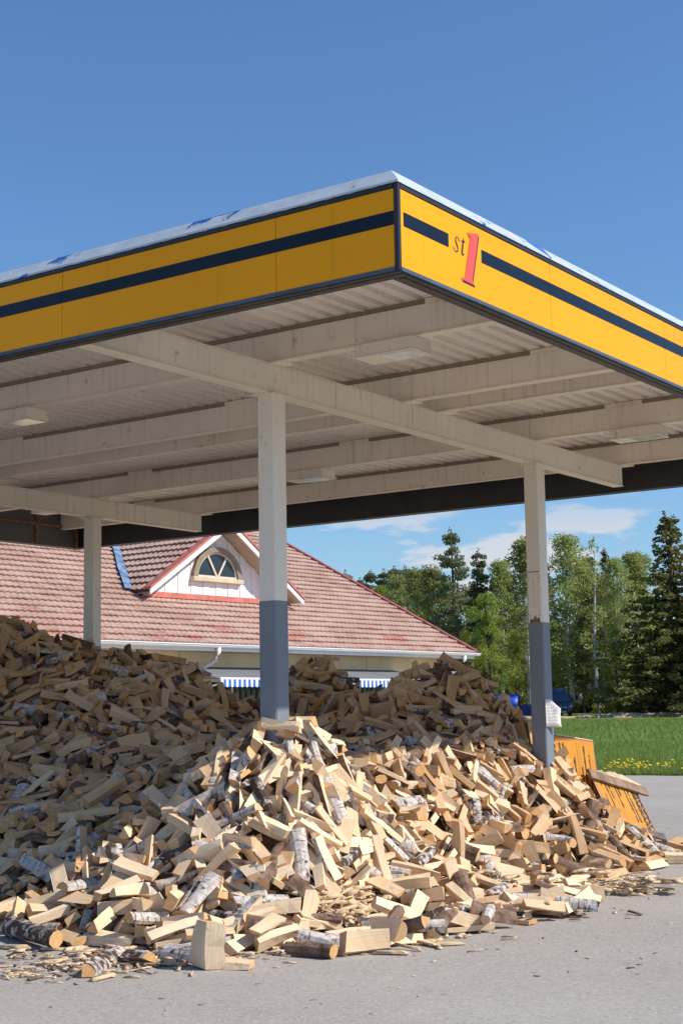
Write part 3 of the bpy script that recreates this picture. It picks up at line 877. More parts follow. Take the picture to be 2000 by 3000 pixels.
# dormer roof planes: from rake (k = kr_) back to the main roof
kback = (DZA - ZE) / TP
for sg in (-1, 1):
    m = MB()
    f0 = (DS + sg * DW, kr_, DZ0); 
    kv = (DZ0 - ZE) / TP
    top0 = (DS, kr_, DZA); top1 = (DS, kback, DZA); bot1 = (DS + sg * DW, max(kv, kr_ + .02), DZ0)
    lo = [(p[0], p[1], p[2] - .06) for p in (f0, bot1, top1, top0)]; hi = [(p[0], p[1], p[2] - .03) for p in (f0, bot1, top1, top0)]
    m.rings([lo, hi]); m.build('dormer_roof_base', MT['under'], HOUSE)
    # soffit under the overhang
    so = [(DS + sg * DW * .99, kr_ + .02, DZ0 - .075), (DS + sg * DW * .99, kw - .02, DZ0 - .075), (DS, kw - .02, DZA - .075), (DS, kr_ + .02, DZA - .075)]
    m = MB(); m.rings([so, [(p[0], p[1], p[2] - .02) for p in so]]); m.build('dormer_soffit', MT['soffit'], HOUSE)
    # rake board (white) with red metal verge above
    tip = .03
    m = MB(); m.prism([(DS + sg * (DW + tip), DZ0 - tip * DP - .11), (DS + sg * (DW + tip), DZ0 - tip * DP + .0), (DS, DZA), (DS, DZA - .135)], 1, kr_ - .025, kr_ + .01); m.build('rake_board', MT['gutterwhite'], HOUSE)
    m = MB(); m.prism([(DS + sg * (DW + tip + .02), DZ0 - tip * DP + .0), (DS + sg * (DW + tip + .02), DZ0 - tip * DP + .05), (DS, DZA + .065), (DS, DZA + .005)], 1, kr_ - .05, kr_ + .16); m.build('dormer_verge', MT['verge'], HOUSE)
    # tiles of the dormer plane
    da = math.atan(DP); LD = DW / math.cos(da)
    for j in range(int(LD / EXP)):
        l = j * EXP; zt = DZ0 + l * math.sin(da); kend = (zt + .1 - ZE) / TP
        n_t = int((kend - kr_ - .12) / TW) + 1
        for i in range(n_t):
            kk = kr_ + .15 + i * TW
            if sg == -1 or True:
                o = link('roof_tile', TILE, HOUSE)
                sx = DS + sg * (DW - l * math.cos(da))
                yv = Vector((-sg * math.cos(da), 0, math.sin(da))); xv = Vector((0, sg * 1.0, 0)) ; zv = xv.cross(yv)
                M_ = Matrix((xv, yv, zv)).transposed().to_4x4()
                M_.translation = (sx, kk + (TW if sg == -1 else 0), zt - .035 + rt_.uniform(-.004, .004)); o.matrix_local = M_
# ridge of the dormer
for i in range(int((kback - kr_) / .4)):
    MB().tube([(DS, kr_ - .02 + i * .4, DZA + .0), (DS, kr_ + .39 + i * .4, DZA + .005)], .085, 8).build('ridge_cap', MT['tile'], HOUSE)
# valley flashing, blue and peeling
for sg in (-1, 1):
    a = (DS + sg * (DW + .03), (DZ0 - .04 - ZE) / TP, DZ0 - .03); c = (DS, kback, DZA)
    A, B_ = Vector(a), Vector(c); side = Vector((sg, 0, 0)) * .17
    nseg = 5; rr = []
    for i in range(nseg + 1):
        p = A.lerp(B_, i / nseg * .96); wv = .85 + .3 * ((i * 37) % 5) / 5
        rr.append([(p + side * .35 * -1) + Vector((0, 0, .055)), p + side * wv + Vector((0, 0, .060))])
    m = MB(); m.rings(rr, caps=False, closed=False); o = m.build('valley_flashing', MT['lead'], HOUSE)
    md = o.modifiers.new('t', 'SOLIDIFY'); md.thickness = .006
# half round window
wc, wz, wr = DS + .0, 4.46, .70
fr = MB()
N = 20; ro = []; ri = []
arcp = [(math.cos(math.pi * i / N), math.sin(math.pi * i / N)) for i in range(N + 1)]
outer = [(wc + wr * x * 1.08, wz + wr * y * .96) for x, y in arcp]; inner = [(wc + (wr - .11) * x * 1.06, wz + (wr - .11) * y * .95) for x, y in arcp]
fr.rings([[(o_[0], kw - .10, o_[1]), (i_[0], kw - .10, i_[1]), (i_[0], kw - .001, i_[1]), (o_[0], kw - .001, o_[1])] for o_, i_ in zip(outer, inner)])
win = fr.build('arched_window', MT['taupe'], HOUSE)
MB().bbox((wc - wr * 1.12, kw - .13, wz - .10), (wc + wr * 1.12, kw - .002, wz - .001), .01).build('window_sill', MT['beigesill'], win)
inner2 = [(wc + (wr - .112) * x * 1.06, wz + (wr - .112) * y * .95) for x, y in arcp]
MB().prism([(x, z + .001) for x, z in inner2], 1, kw - .035, kw - .015).build('pane', MT['glass'], win)
lin = [(wc + (wr - .15) * x * 1.06, wz + (wr - .15) * y * .95) for x, y in arcp]
m = MB(); m.rings([[(o_[0], kw - .06, o_[1]), (i_[0], kw - .06, i_[1]), (i_[0], kw - .036, i_[1]), (o_[0], kw - .036, o_[1])] for o_, i_ in zip(inner2, lin)]); m.build('window_sash', MT['mullion'], win)
MB().box((wc - (wr - .115) * 1.06, kw - .062, wz + .001), (wc + (wr - .115) * 1.06, kw - .036, wz + .045)).build('window_sash', MT['mullion'], win)
for sg in (-1, 1):
    a = (wc + sg * .02, wz + .03); c = (wc + sg * .30, wz + (wr - .13) * .84)
    d_ = Vector((c[0] - a[0], c[1] - a[1])).normalized(); nn_ = Vector((-d_.y, d_.x)) * .022
    m = MB(); m.prism([(a[0] + nn_.x, a[1] + nn_.y), (c[0] + nn_.x, c[1] + nn_.y), (c[0] - nn_.x, c[1] - nn_.y), (a[0] - nn_.x, a[1] - nn_.y)], 1, kw - .072, kw - .038); m.build('glazing_bar', MT['mullion'], win)
# small white vent cap on the roof
P = None
MB().tube([(-3.9, 2.25, roofz(2.25) - .02), (-3.9, 2.25, roofz(2.25) + .09)], [.045, .055], 10).build('roof_vent', MT['gutterwhite'], HOUSE)

# ------------------------------------------------------------------ trees
def leaf_mat(name, c1, c2, trans=.3):
    k = NT(name); r = k.attr('rnd'); oi = k.n('ObjectInfo')
    col = k.mix(r, c1, c2)
    hsv = k.n('HueSaturation'); k.l(col, hsv.inputs['Color'])
    k.l(k.ramp(oi.outputs['Random'], 0, 1, .82, 1.18), hsv.inputs['Value']); k.l(k.ramp(oi.outputs['Random'], 0, 1, .488, .512), hsv.inputs['Hue'])
    k.setin(k.b.inputs['Base Color'], hsv.outputs[0]); k.b.inputs['Roughness'].default_value = .7; k.b.inputs['Specular IOR Level'].default_value = .2
    tr_ = k.n('BsdfTranslucent'); k.l(hsv.outputs[0], tr_.inputs['Color'])
    ms = k.n('MixShader'); ms.inputs[0].default_value = trans
    k.l(k.b.outputs[0], ms.inputs[1]); k.l(tr_.outputs[0], ms.inputs[2]); k.l(ms.outputs[0], k.t.nodes['Material Output'].inputs['Surface'])
    return k.m
MT['leaf_pine'] = leaf_mat('pine_needles', (.12, .15, .08), (.28, .29, .15), .35)
MT['leaf_spruce'] = leaf_mat('spruce_needles', (.075, .085, .030), (.28, .23, .075), .3)
MT['leaf_birch'] = leaf_mat('birch_leaves', (.25, .28, .085), (.45, .47, .18), .5)
MT['leaf_bright'] = leaf_mat('fresh_leaves', (.22, .29, .05), (.41, .48, .11), .5)
MT['trunk_pine'] = plain('pine_bark', (.13, .085, .055), .9, .4, 3.)
MT['trunk_birch'] = plain('white_birch_trunk', (.50, .47, .43), .8, .45, 2.5)
MT['trunk_dark'] = plain('dark_trunk', (.055, .045, .035), .9, .4, 3.)
def leaf_cloud(P, size, rs, droop=0., flat=.0):
    """two-sided leaf quads centred on points P"""
    n = len(P)
    a = rs.normal(size=(n, 3)); a[:, 2] *= (1 - flat); a /= np.linalg.norm(a, axis=1, keepdims=True)
    b_ = rs.normal(size=(n, 3)); b_[:, 2] -= droop; b_ -= a * (a * b_).sum(1, keepdims=True); b_ /= np.linalg.norm(b_, axis=1, keepdims=True)
    s = size * rs.uniform(.6, 1.35, (n, 1))
    w = np.cross(a, b_) * s * .5; h = b_ * s
    V = np.stack([P - h * .6, P + w * .8 - h * .05, P + h * .6, P - w * .8 + h * .05], 1).reshape(-1, 3)
    Fq = np.arange(n * 4).reshape(n, 4); return V, Fq
def crown(name, clumps, per, size, mat, seed, droop=0., flat=0.):
    rs = np.random.RandomState(seed); PP = []; rr = []
    for (x, y, z, rx, rz) in clumps:
        n = int(per * (rx / .6) ** 1.3) + 8
        d = rs.normal(size=(n, 3)); d /= np.linalg.norm(d, axis=1, keepdims=True); d *= rs.uniform(.25, 1, (n, 1)) ** .6
        PP.append(np.array([x, y, z]) + d * np.array([rx, rx, rz])); rr.append(np.clip(rs.normal(rs.uniform(.25, .75), .2, n), 0, 1))
    P = np.concatenate(PP); r_ = np.concatenate(rr)
    V, Fq = leaf_cloud(P, size, rs, droop, flat)
    return np_mesh(name, V, Fq, mat, {'rnd': np.repeat(r_, 4)})
def trunk_mesh(name, H_, r0, mat, seed, limbs, lean=.02, top=.95):
    rnd = random.Random(seed); m = MB(); pts = []; rad = []
    for i in range(9):
        t = i / 8; pts.append((lean * H_ * t * t + .10 * math.sin(t * 5 + seed), .10 * math.sin(t * 4 + seed * 2), t * H_ * top)); rad.append(r0 * (1 - .88 * t) + .012)
    m.tube(pts, rad, 8)
    for (a, zf_, L_, dz) in limbs:
        i = min(7, int(zf_ * 8)); t = zf_ * 8 - i; p = Vector(pts[i]).lerp(Vector(pts[i + 1]), t)
        q = p + Vector((math.cos(a) * L_ * .5, math.sin(a) * L_ * .5, dz * .6)); e = p + Vector((math.cos(a) * L_, math.sin(a) * L_, dz))
        m.tube([p, q, e], [r0 * .32 * (1 - zf_ * .6), r0 * .2 * (1 - zf_ * .6), .01], 5)
    return m.mesh(name, mat)
# every kind is modelled 10 m tall and scaled
PROTO = {}
def mk_pine(key, seed, base=.30, wid=1.5):
    rnd = random.Random(seed); cl = []; lm = []
    z = base * 10
    while z < 9.7:
        t = (z / 10 - base) / (1 - base); rr_ = wid * (1 - t) ** .65 * (.75 + .25 * math.sin(t * 9 + seed)) + .12
        for q in range(rnd.randint(3, 5)):
            a = rnd.uniform(0, 6.28); L_ = rr_ * rnd.uniform(.55, 1.1)
            for s in (.55, .95): cl.append((math.cos(a) * L_ * s, math.sin(a) * L_ * s, z + L_ * .22 * s + rnd.uniform(-.1, .1), .26 + .16 * (1 - t), .17))
            lm.append((a, z / 10 / .97, L_, L_ * .2))
        z += rnd.uniform(.30, .55)
    cl.append((0, 0, 9.75, .12, .3))
    PROTO[key] = (trunk_mesh('trunk', 10, .15, MT['trunk_pine'], seed, lm[:26]), crown('crown', cl, 120, .11, MT['leaf_pine'], seed, .2))
def mk_spruce(key, seed, wid=1.9, base=.03):
    rnd = random.Random(seed); cl = []; lm = []
    z = base * 10
    while z < 9.9:
        t = z / 10; rr_ = wid * (1 - t) ** .95 * rnd.uniform(.70, 1.2) + .03
        nb_ = 7 if t < .6 else 5
        a0_ = rnd.uniform(0, 6.28)
        for q in range(nb_):
            a = a0_ + q * 6.283 / nb_ + rnd.uniform(-.3, .3); L_ = rr_ * rnd.uniform(.7, 1.12)
            nst = max(1, int(L_ / .38))
            for s in range(nst):
                f_ = (s + .8) / (nst + .3)
                cl.append((math.cos(a) * L_ * f_, math.sin(a) * L_ * f_, z - L_ * .30 * f_ + .14 * f_ * f_ * L_ + rnd.uniform(-.1, .1), rnd.uniform(.20, .32) * (1.1 - .65 * t), .15))
        z += .30 + .18 * (1 - t)
    cl.append((0, 0, 9.85, .06, .25))
    PROTO[key] = (trunk_mesh('trunk', 10, .17, MT['trunk_dark'], seed, []), crown('crown', cl, 125, .115, MT['leaf_spruce'], seed, .7))
def mk_broad(key, seed, wid, base, mat, trunk, per=95, size=.105, droop=.6, n=190, tall=1.0):
    rnd = random.Random(seed); cl = []; lm = []
    for i in range(n):
        t = rnd.random() ** .9
        z = (base + (1 - base) * t) * 10
        prof = math.sin(min(1, t * 1.15 + .12) * math.pi) ** .6 if t < .78 else (1 - t) / .22 * .75 + .12
        lob = 1 + .28 * math.sin(3 * t * 6.28 + seed) 
        a = rnd.uniform(0, 6.28); q = wid * prof * lob * rnd.uniform(.25, 1.05)
        cl.append((math.cos(a) * q, math.sin(a) * q, min(z, 9.85), rnd.uniform(.28, .52), rnd.uniform(.26, .5)))
        if i % 6 == 0: lm.append((a, max(.15, min(.85, z / 10 - .12)), q, 1.1))
    cl += [(rnd.uniform(-.15, .15), rnd.uniform(-.15, .15), 9.3 + .2 * i, .22 - .04 * i, .3) for i in range(3)]
    PROTO[key] = (trunk_mesh('trunk', 10, .13, trunk, seed, lm, .0, .9), crown('crown', cl, per, size, mat, seed, droop))
mk_pine('pine_a', 3, .36, 1.45); mk_pine('pine_b', 11, .45, 1.15); mk_pine('pine_c', 17, .30, 1.75)
mk_spruce('spruce_a', 5, 3.0); mk_spruce('spruce_b', 9, 2.0)
mk_broad('birch_a', 21, 1.55, .18, MT['leaf_birch'], MT['trunk_birch']); mk_broad('birch_b', 27, 1.25, .22, MT['leaf_birch'], MT['trunk_birch'], n=160)
mk_broad('birch_c', 33, 1.0, .30, MT['leaf_birch'], MT['trunk_birch'], n=130)
mk_broad('leafy_a', 41, 2.1, .06, MT['leaf_bright'], MT['trunk_dark'], n=190, droop=.2); mk_broad('leafy_b', 47, 2.6, .02, MT['leaf_bright'], MT['trunk_dark'], n=190, droop=.2)
mk_broad('birch_bare', 53, .55, .45, MT['leaf_birch'], MT['trunk_birch'], n=14, per=80)
NAMES = {'pine': ('pine_tree', 'pine'), 'spru': ('spruce_tree', 'spruce'), 'birc': ('birch_tree', 'birch'), 'leaf': ('leafy_tree', 'tree')}
rtree = random.Random(77)
def tree(key, px, ytop, D, wide, label, group=None, sink=.0):
    top = at_depth(px, ytop, D); z0 = terr(D) - .05 - sink
    H_ = top.z - z0; nm, cat = NAMES[key[:4]]
    e = thing(nm, label, cat, (top.x, top.y, z0), rtree.uniform(0, 6.28), group)
    e.scale = (H_ / 10 * wide, H_ / 10 * wide, H_ / 10)
    link('trunk', PROTO[key][0], e); link('crown', PROTO[key][1], e)
G = 'trees along the wood edge'
TREES = [
 ('pine_a', 1316, 1545, 136, 1.05, 'tall pine with an open top beyond the end of the tiled roof'),
 ('pine_b', 1400, 1604, 138, .95, 'slimmer second pine standing close beside the tall open topped pine'),
 ('birch_b', 1218, 1672, 142, 1.2, 'round pale birch just above the sloping red roof verge'),
 ('birch_c', 1262, 1660, 139, 1.2, 'narrow pale birch between the roof verge and the tall open topped pine'),
 ('birch_a', 1165, 1690, 146, 1.1, 'broad birch half sunk behind the tiled roof slope'),
 ('leafy_a', 1110, 1720, 150, 1.0, 'low leafy tree peeping over the middle of the roof verge'),
 ('birch_b', 1463, 1648, 137, 1.1, 'birch whose top shows between the second pine and the rear post'),
 ('leafy_a', 1425, 1740, 133, 1.1, 'mid height leafy tree in front of the second pine'),
 ('birch_c', 1530, 1578, 138, 1.3, 'tall thin birch partly hidden by the cream rear post'),
 ('leafy_b', 1512, 1850, 135, .75, 'low leafy tree overhanging the blue tarpaulin shelter'),
 ('leafy_a', 1360, 1850, 132, .8, 'bushy leafy tree at the corner of the house gutter'),
 ('pine_c', 1335, 1760, 134, 1.0, 'shorter brownish pine growing under the tall open topped pine'),
 ('birch_a', 1655, 1573, 141, 1.15, 'large drooping birch beside the rear post above the van'),
 ('birch_bare', 1733, 1560, 134, .9, 'half bare birch with a long white trunk'),
 ('birch_b', 1705, 1660, 143, 1.1, 'birch filling the gap between the large drooping birch and the half bare one'),
 ('birch_a', 1800, 1640, 139, 1.0, 'birch between the half bare trunk and the bright bush'),
 ('birch_b', 1850, 1625, 142, 1.2, 'dense birch standing against the big dark spruce'),
 ('pine_c', 1700, 1800, 140, .9, 'brownish shaggy pine behind the dark blue van'),
 ('pine_c', 1765, 1830, 134, .9, 'brownish shaggy pine under the half bare birch'),
 ('leafy_a', 1800, 1845, 129, .85, 'bright green young tree in front of the big dark spruce'),
 ('leafy_b', 1775, 1950, 128, .65, 'small bright bush at the meadow edge below the half bare birch'),
 ('spruce_a', 1945, 1500, 127, 1.65, 'biggest dark spruce standing at the meadow edge'),
 ('spruce_b', 1968, 1508, 128, 1.6, 'slender dark spruce making a second tip beside the biggest spruce'),
 ('spruce_a', 2070, 1580, 126, 1.3, 'dark spruce cut by the edge of the view'),
 ('spruce_a', 1862, 1880, 126, 1.0, 'young dark spruce at the foot of the biggest spruce'),
 ('leafy_a', 1870, 1625, 146, 1.0, 'bright leafy top rising behind the biggest dark spruce'),
]
for t in TREES: tree(*t, group=G)
G2 = 'distant trees over the roof and wood'
BACK = [
 ('pine_b', 1012, 1668, 175, 1.2, 'distant pine tip farthest along above the roof ridge'),
 ('pine_c', 1052, 1690, 178, 1.0, 'distant pine low over the red verge next to the farthest tip'),
 ('pine_a', 1085, 1668, 170, 1.3, 'distant dark pine standing free above the red verge'),
 ('pine_b', 1122, 1664, 168, 1.3, 'distant thin pine beside the free standing dark pine'),
 ('pine_c', 1155, 1655, 166, 1.2, 'distant flat topped pine above the broad birch'),
 ('pine_a', 1185, 1654, 168, 1.2, 'distant pine twin to the flat topped one'),
 ('pine_b', 1238, 1657, 166, 1.3, 'distant pine tip between the round birch and the narrow birch'),
 ('pine_b', 1490, 1668, 160, 1.2, 'distant pine in the gap before the rear post'),
 ('spruce_b', 1440, 1690, 158, 1.2, 'distant spruce behind the second pine'),
 ('pine_a', 1718, 1618, 158, 1.2, 'distant dark pine behind the half bare birch'),
 ('spruce_b', 1768, 1606, 160, 1.3, 'distant pointed spruce beside the half bare birch'),
 ('spruce_b', 1600, 1650, 160, 1.2, 'distant spruce behind the cream rear post'),
 ('birch_a', 1560, 1680, 155, 1.3, 'distant birch just behind the rear post'),
 ('birch_a', 1750, 1690, 152, 1.4, 'distant birch behind the white trunk'),
 ('birch_a', 1390, 1720, 150, 1.4, 'distant birch behind the two tall pines'),
 ('birch_b', 1300, 1700, 152, 1.4, 'distant birch behind the narrow birch'),
]
for t in BACK: tree(*t, group=G2)
# dense undergrowth closing the wood below the crowns: one mass
rs = np.random.RandomState(12)
cl = []
for i in range(520):
    D = rs.uniform(131, 168); x = rs.uniform(960, 2080); P = at_depth(x, 2000, D)
    if D < 140 and 1400 < x < 1740: continue
    r_ = rs.uniform(.5, 1.3); cl.append((P.x, P.y, terr(D) + rs.uniform(.1, 1) ** 1.6 * (5.5 if D > 142 else 2.6), r_, r_ * .8))
o = link('undergrowth', crown('undergrowth', cl, 60, .22, MT['leaf_spruce'], 5)); o['kind'] = 'stuff'
cl = []
for i in range(240):
    D = rs.uniform(129, 150); x = rs.uniform(1280, 2060); P = at_depth(x, 2000, D)
    if D < 140 and 1400 < x < 1740: continue
    r_ = rs.uniform(.3, .8); cl.append((P.x, P.y, terr(D) + rs.uniform(.1, 1) * 1.6, r_, r_ * .8))
o = link('leafy_undergrowth', crown('leafy_undergrowth', cl, 60, .17, MT['leaf_bright'], 6)); o['kind'] = 'stuff'

cl = []
for i in range(420):
    D = rs.uniform(172, 190); x = rs.uniform(960, 2100); P = at_depth(x, 2000, D)
    r_ = rs.uniform(.9, 1.9); cl.append((P.x, P.y, terr(D) + rs.uniform(.02, 1) * 9.5, r_, r_ * .9))
o = link('far_wood', crown('far_wood', cl, 45, .36, MT['leaf_pine'], 8)); o['kind'] = 'stuff'

# ------------------------------------------------------------------ meadow grass and dandelions
MT['grass'] = leaf_mat('meadow_grass', (.15, .235, .045), (.31, .40, .11), .45)
rs = np.random.RandomState(31)
def blades(n, xr, dr, hr, w, power=1.6):
    x = rs.uniform(*xr, n); d = dr[0] + (dr[1] - dr[0]) * rs.rand(n) ** power
    y = np.array([edge_y(a) for a in x]) + d - .12
    z = np.interp(y, (-50, 35, 60, 128), (0, 0, .12, .63)) - .01
    h = rs.uniform(*hr, n); a = rs.uniform(0, 6.28, n); lx, ly = rs.normal(0, .35, n) * h, rs.normal(0, .35, n) * h
    cx, cy = np.cos(a) * w, np.sin(a) * w
    V = np.stack([np.stack([x - cx, y - cy, z], 1), np.stack([x + cx, y + cy, z], 1), np.stack([x + lx, y + ly, z + h], 1)], 1).reshape(-1, 3)
    r_ = np.clip(rs.normal(.5, .25, n), 0, 1); return V, np.arange(n * 3).reshape(n, 3), np.repeat(r_, 3)
sets = [blades(22000, (2.5, 15), (0, 2.2), (.06, .22), .008, 1.0), blades(50000, (1, 17), (0, 26), (.08, .22), .013, 1.5), blades(34000, (3, 34), (20, 86), (.10, .26), .03, 1.0)]
off = 0; VV = []; FF = []; AA = []
for V, Fq, a in sets: VV.append(V); FF.append(Fq + off); AA.append(a); off += len(V)
o = link('meadow_grass', np_mesh('meadow_grass', np.concatenate(VV), np.concatenate(FF), MT['grass'], {'rnd': np.concatenate(AA)})); o['kind'] = 'stuff'
MT['dandelion'] = plain('dandelion_yellow', (.90, .62, .015), .7, .08)
m = MB(); rnd = random.Random(6)
def dand(x, y, h, r_):
    n_ = 7; z = h
    pts = [(x + r_ * math.cos(k * 6.283 / n_), y + r_ * math.sin(k * 6.283 / n_), z + rnd.uniform(-.004, .004)) for k in range(n_)]
    m.rings([[(x + .3 * (p[0] - x), y + .3 * (p[1] - y), z - .02) for p in pts], pts, [(x + .45 * (p[0] - x), y + .45 * (p[1] - y), z + .016) for p in pts]])
cent = [(1850, 2262), (1870, 2250), (1888, 2258), (1862, 2245), (1815, 2248), (1800, 2240), (1830, 2244), (1880, 2236), (1842, 2232), (1865, 2234), (1895, 2245), (1905, 2240), (1930, 2242), (1942, 2245), (1955, 2236), (1985, 2254), (1775, 2246), (1787, 2237), (1820, 2236)]
for cx_, cy_ in cent:
    for q in range(5):
        x_, y_ = cx_ + rnd.gauss(0, 9), cy_ + rnd.gauss(0, 4)
        P = at_z(x_, y_, .14)
        if P.y < edge_y(P.x) + .05: continue
        dand(P.x, P.y, .14 + rnd.uniform(-.03, .04), rnd.uniform(.03, .048))
tag(m.build('dandelions', MT['dandelion']), kind='stuff')

# ------------------------------------------------------------------ van, tarpaulins, loader at the wood edge
MT['vanblue'] = plain('dark_blue_van_paint', (.010, .030, .085), .22, .12, 1., 0, .5, .6)
MT['vanglass'] = plain('van_windscreen', (.020, .045, .085), .05, .2, 1., 0, .8)
MT['chrome'] = plain('bright_bar', (.55, .56, .58), .2, .1, 3., .7)
MT['lampw'] = plain('headlamp_glass', (.55, .58, .62), .15, .1)
MT['plate'] = plain('white_licence_plate', (.70, .70, .70), .5, .05)
MT['tyre'] = plain('tyre_rubber', (.014, .014, .014), .8, .2)
MT['plastic'] = plain('dark_bumper', (.02, .022, .026), .6, .2)
def van():
    P = at_depth(1648, 2089, 130)
    e = thing('parked_van', 'dark blue high roofed van facing the meadow with bright front bar', 'van', (P.x, P.y, terr(130) - .02), R(6))
    # local: front towards -y
    def sec(z, y0, hw_, y1=5.0):
        c = .18
        return [(-hw_ + c, y0, z), (hw_ - c, y0, z), (hw_, y0 + c, z), (hw_, y1 - c, z), (hw_ - c, y1, z), (-hw_ + c, y1, z), (-hw_, y1 - c, z), (-hw_, y0 + c, z)]
    MB().rings([sec(.32, .06, .90), sec(.50, .0, .94), sec(.95, .02, .95), sec(1.18, .22, .94), sec(1.30, .62, .93), sec(1.95, 1.05, .87), sec(2.35, 1.42, .80), sec(2.52, 1.9, .70)]).build('body', MT['vanblue'], e, smooth=False)
    MB().poly([(-.76, .64, 1.325), (.76, .64, 1.325), (.70, 1.045, 1.955), (-.70, 1.045, 1.955)]).build('windscreen', MT['vanglass'], e)
    w_ = e.children[-1]; sm = w_.modifiers.new('t', 'SOLIDIFY'); sm.thickness = .03; sm.offset = 0
    for sx in (-1, 1):
        MB().bbox((min(sx * .58, sx * .86), -.03, .80), (max(sx * .58, sx * .86), .12, .99), .03).build('headlight', MT['lampw'], e)
        MB().tube([(sx * .22, -.14, .80), (sx * .22, -.06, .80)], [.09, .10], 12).build('spot_lamp', MT['lampw'], e)
        MB().bbox((min(sx * .96, sx * 1.16), .72, 1.30), (max(sx * .96, sx * 1.16), .84, 1.62), .03).build('wing_mirror', MT['plastic'], e)
        MB().poly([(sx * .945, .80, 1.34), (sx * .93, 1.9, 1.34), (sx * .88, 1.9, 1.90), (sx * .88, 1.15, 1.90)]).build('side_window', MT['vanglass'], e)
        for yy in (.85, 3.9):
            wl = MB().tube([(sx * .72, yy, .33), (sx * .93, yy, .33)], .33, 18).build('wheel', MT['tyre'], e)
            MB().tube([(sx * .925, yy, .33), (sx * .945, yy, .33)], .19, 14).build('rim', MT['chrome'], wl)
    MB().bbox((-.90, -.10, .30), (.90, .05, .56), .04).build('bumper', MT['plastic'], e)
    MB().box((-.42, -.03, .60), (.42, .01, .76)).build('grille', MT['plastic'], e)
    bar = MB().tube([(-.46, -.10, .38), (-.46, -.16, .72), (-.40, -.16, .78), (.40, -.16, .78), (.46, -.16, .72), (.46, -.10, .38)], .03, 8).build('bull_bar', MT['chrome'], e)
    MB().tube([(-.45, -.15, .56), (.45, -.15, .56)], .025, 8).build('cross_bar', MT['chrome'], bar)
    MB().box((-.30, -.125, .37), (.30, -.105, .49)).build('licence_plate', MT['plate'], e)
van()
MT['tarp'] = plain('blue_tarpaulin', (.018, .075, .55), .5, .25, 2.)
MT['tarpdark'] = plain('dark_blue_tarpaulin', (.012, .03, .16), .6, .3, 2.)
MT['pole'] = plain('grey_pole', (.25, .25, .25), .5, .1)
def shelter():
    P = at_depth(1462, 2066, 129.5)
    e = thing('tarpaulin_shelter', 'bright blue tarpaulin shelter under the trees behind the firewood', 'shelter', (P.x, P.y, terr(129.5) + .02), R(-12))
    m = MB(); rr = []
    for i in range(9):
        x = -1.7 + i * .42; sag = .08 * math.sin(i * 1.9)
        rr.append([(x, -1.2, 1.1 + sag * .4), (x, -.6, 1.65 - sag * .3), (x, 0, 2.0 + sag * .5), (x, .6, 1.7 - sag * .2), (x, 1.2, 1.0)])
    m.rings(rr, caps=False, closed=False); o = m.build('tarpaulin_roof', MT['tarp'], e, smooth=True); md = o.modifiers.new('t', 'SOLIDIFY'); md.thickness = .012
    m = MB(); m.rings([[(x, -1.15 + .05 * math.sin(x * 5), .05), (x, -1.18 + .03 * math.sin(x * 7), 1.1)] for x in np.arange(-1.7, -.2, .2)], caps=False, closed=False); o = m.build('tarpaulin_side', MT['tarpdark'], e); md = o.modifiers.new('t', 'SOLIDIFY'); md.thickness = .012
    m = MB(); m.rings([[(x, -1.15 + .06 * math.sin(x * 5), .05), (x, -1.18 + .03 * math.sin(x * 7), 1.12)] for x in np.arange(.35, 1.68, .18)], caps=False, closed=False); o = m.build('tarpaulin_side', MT['tarp'], e); md = o.modifiers.new('t', 'SOLIDIFY'); md.thickness = .012
    for x in (-1.6, 1.6):
        for y in (-1.1, 1.1): MB().tube([(x, y, 0), (x, y, 1.1)], .03, 6).build('pole', MT['pole'], e)
        MB().tube([(x, 0, 0), (x, 0, 1.98)], .03, 6).build('pole', MT['pole'], e)
shelter()
def covered_stack():
    P = at_depth(1540, 2066, 129.5)
    e = thing('covered_stack', 'dark blue tarpaulin draped over a low stack beside the rear post', 'covered stack', (P.x, P.y, terr(129.5)), R(8))
    m = MB(); rr = []
    for i in range(7):
        x = -.55 + i * .19; w_ = .03 * math.sin(i * 2.3)
        rr.append([(x, -.5 + w_, .05), (x, -.45, .9 + w_), (x, 0, 1.12 - w_), (x, .45, .9), (x, .5, .05)])
    m.rings(rr, caps=True, closed=False); m.build('tarpaulin', MT['tarpdark'], e)
    MB().bbox((.62, -.3, .02), (1.0, .3, 1.25), .03).build('brown_board', MT['plank'], e)
    MB().bbox((-.5, -.4, .0), (.5, .4, .06), .01).build('pallet', MT['plank'], e)
covered_stack()
MT['diggeryellow'] = plain('faded_machine_yellow', (.55, .36, .06), .5, .3, 3.)
MT['cabcream'] = plain('cream_machine_cab', (.60, .56, .42), .5, .2, 3.)
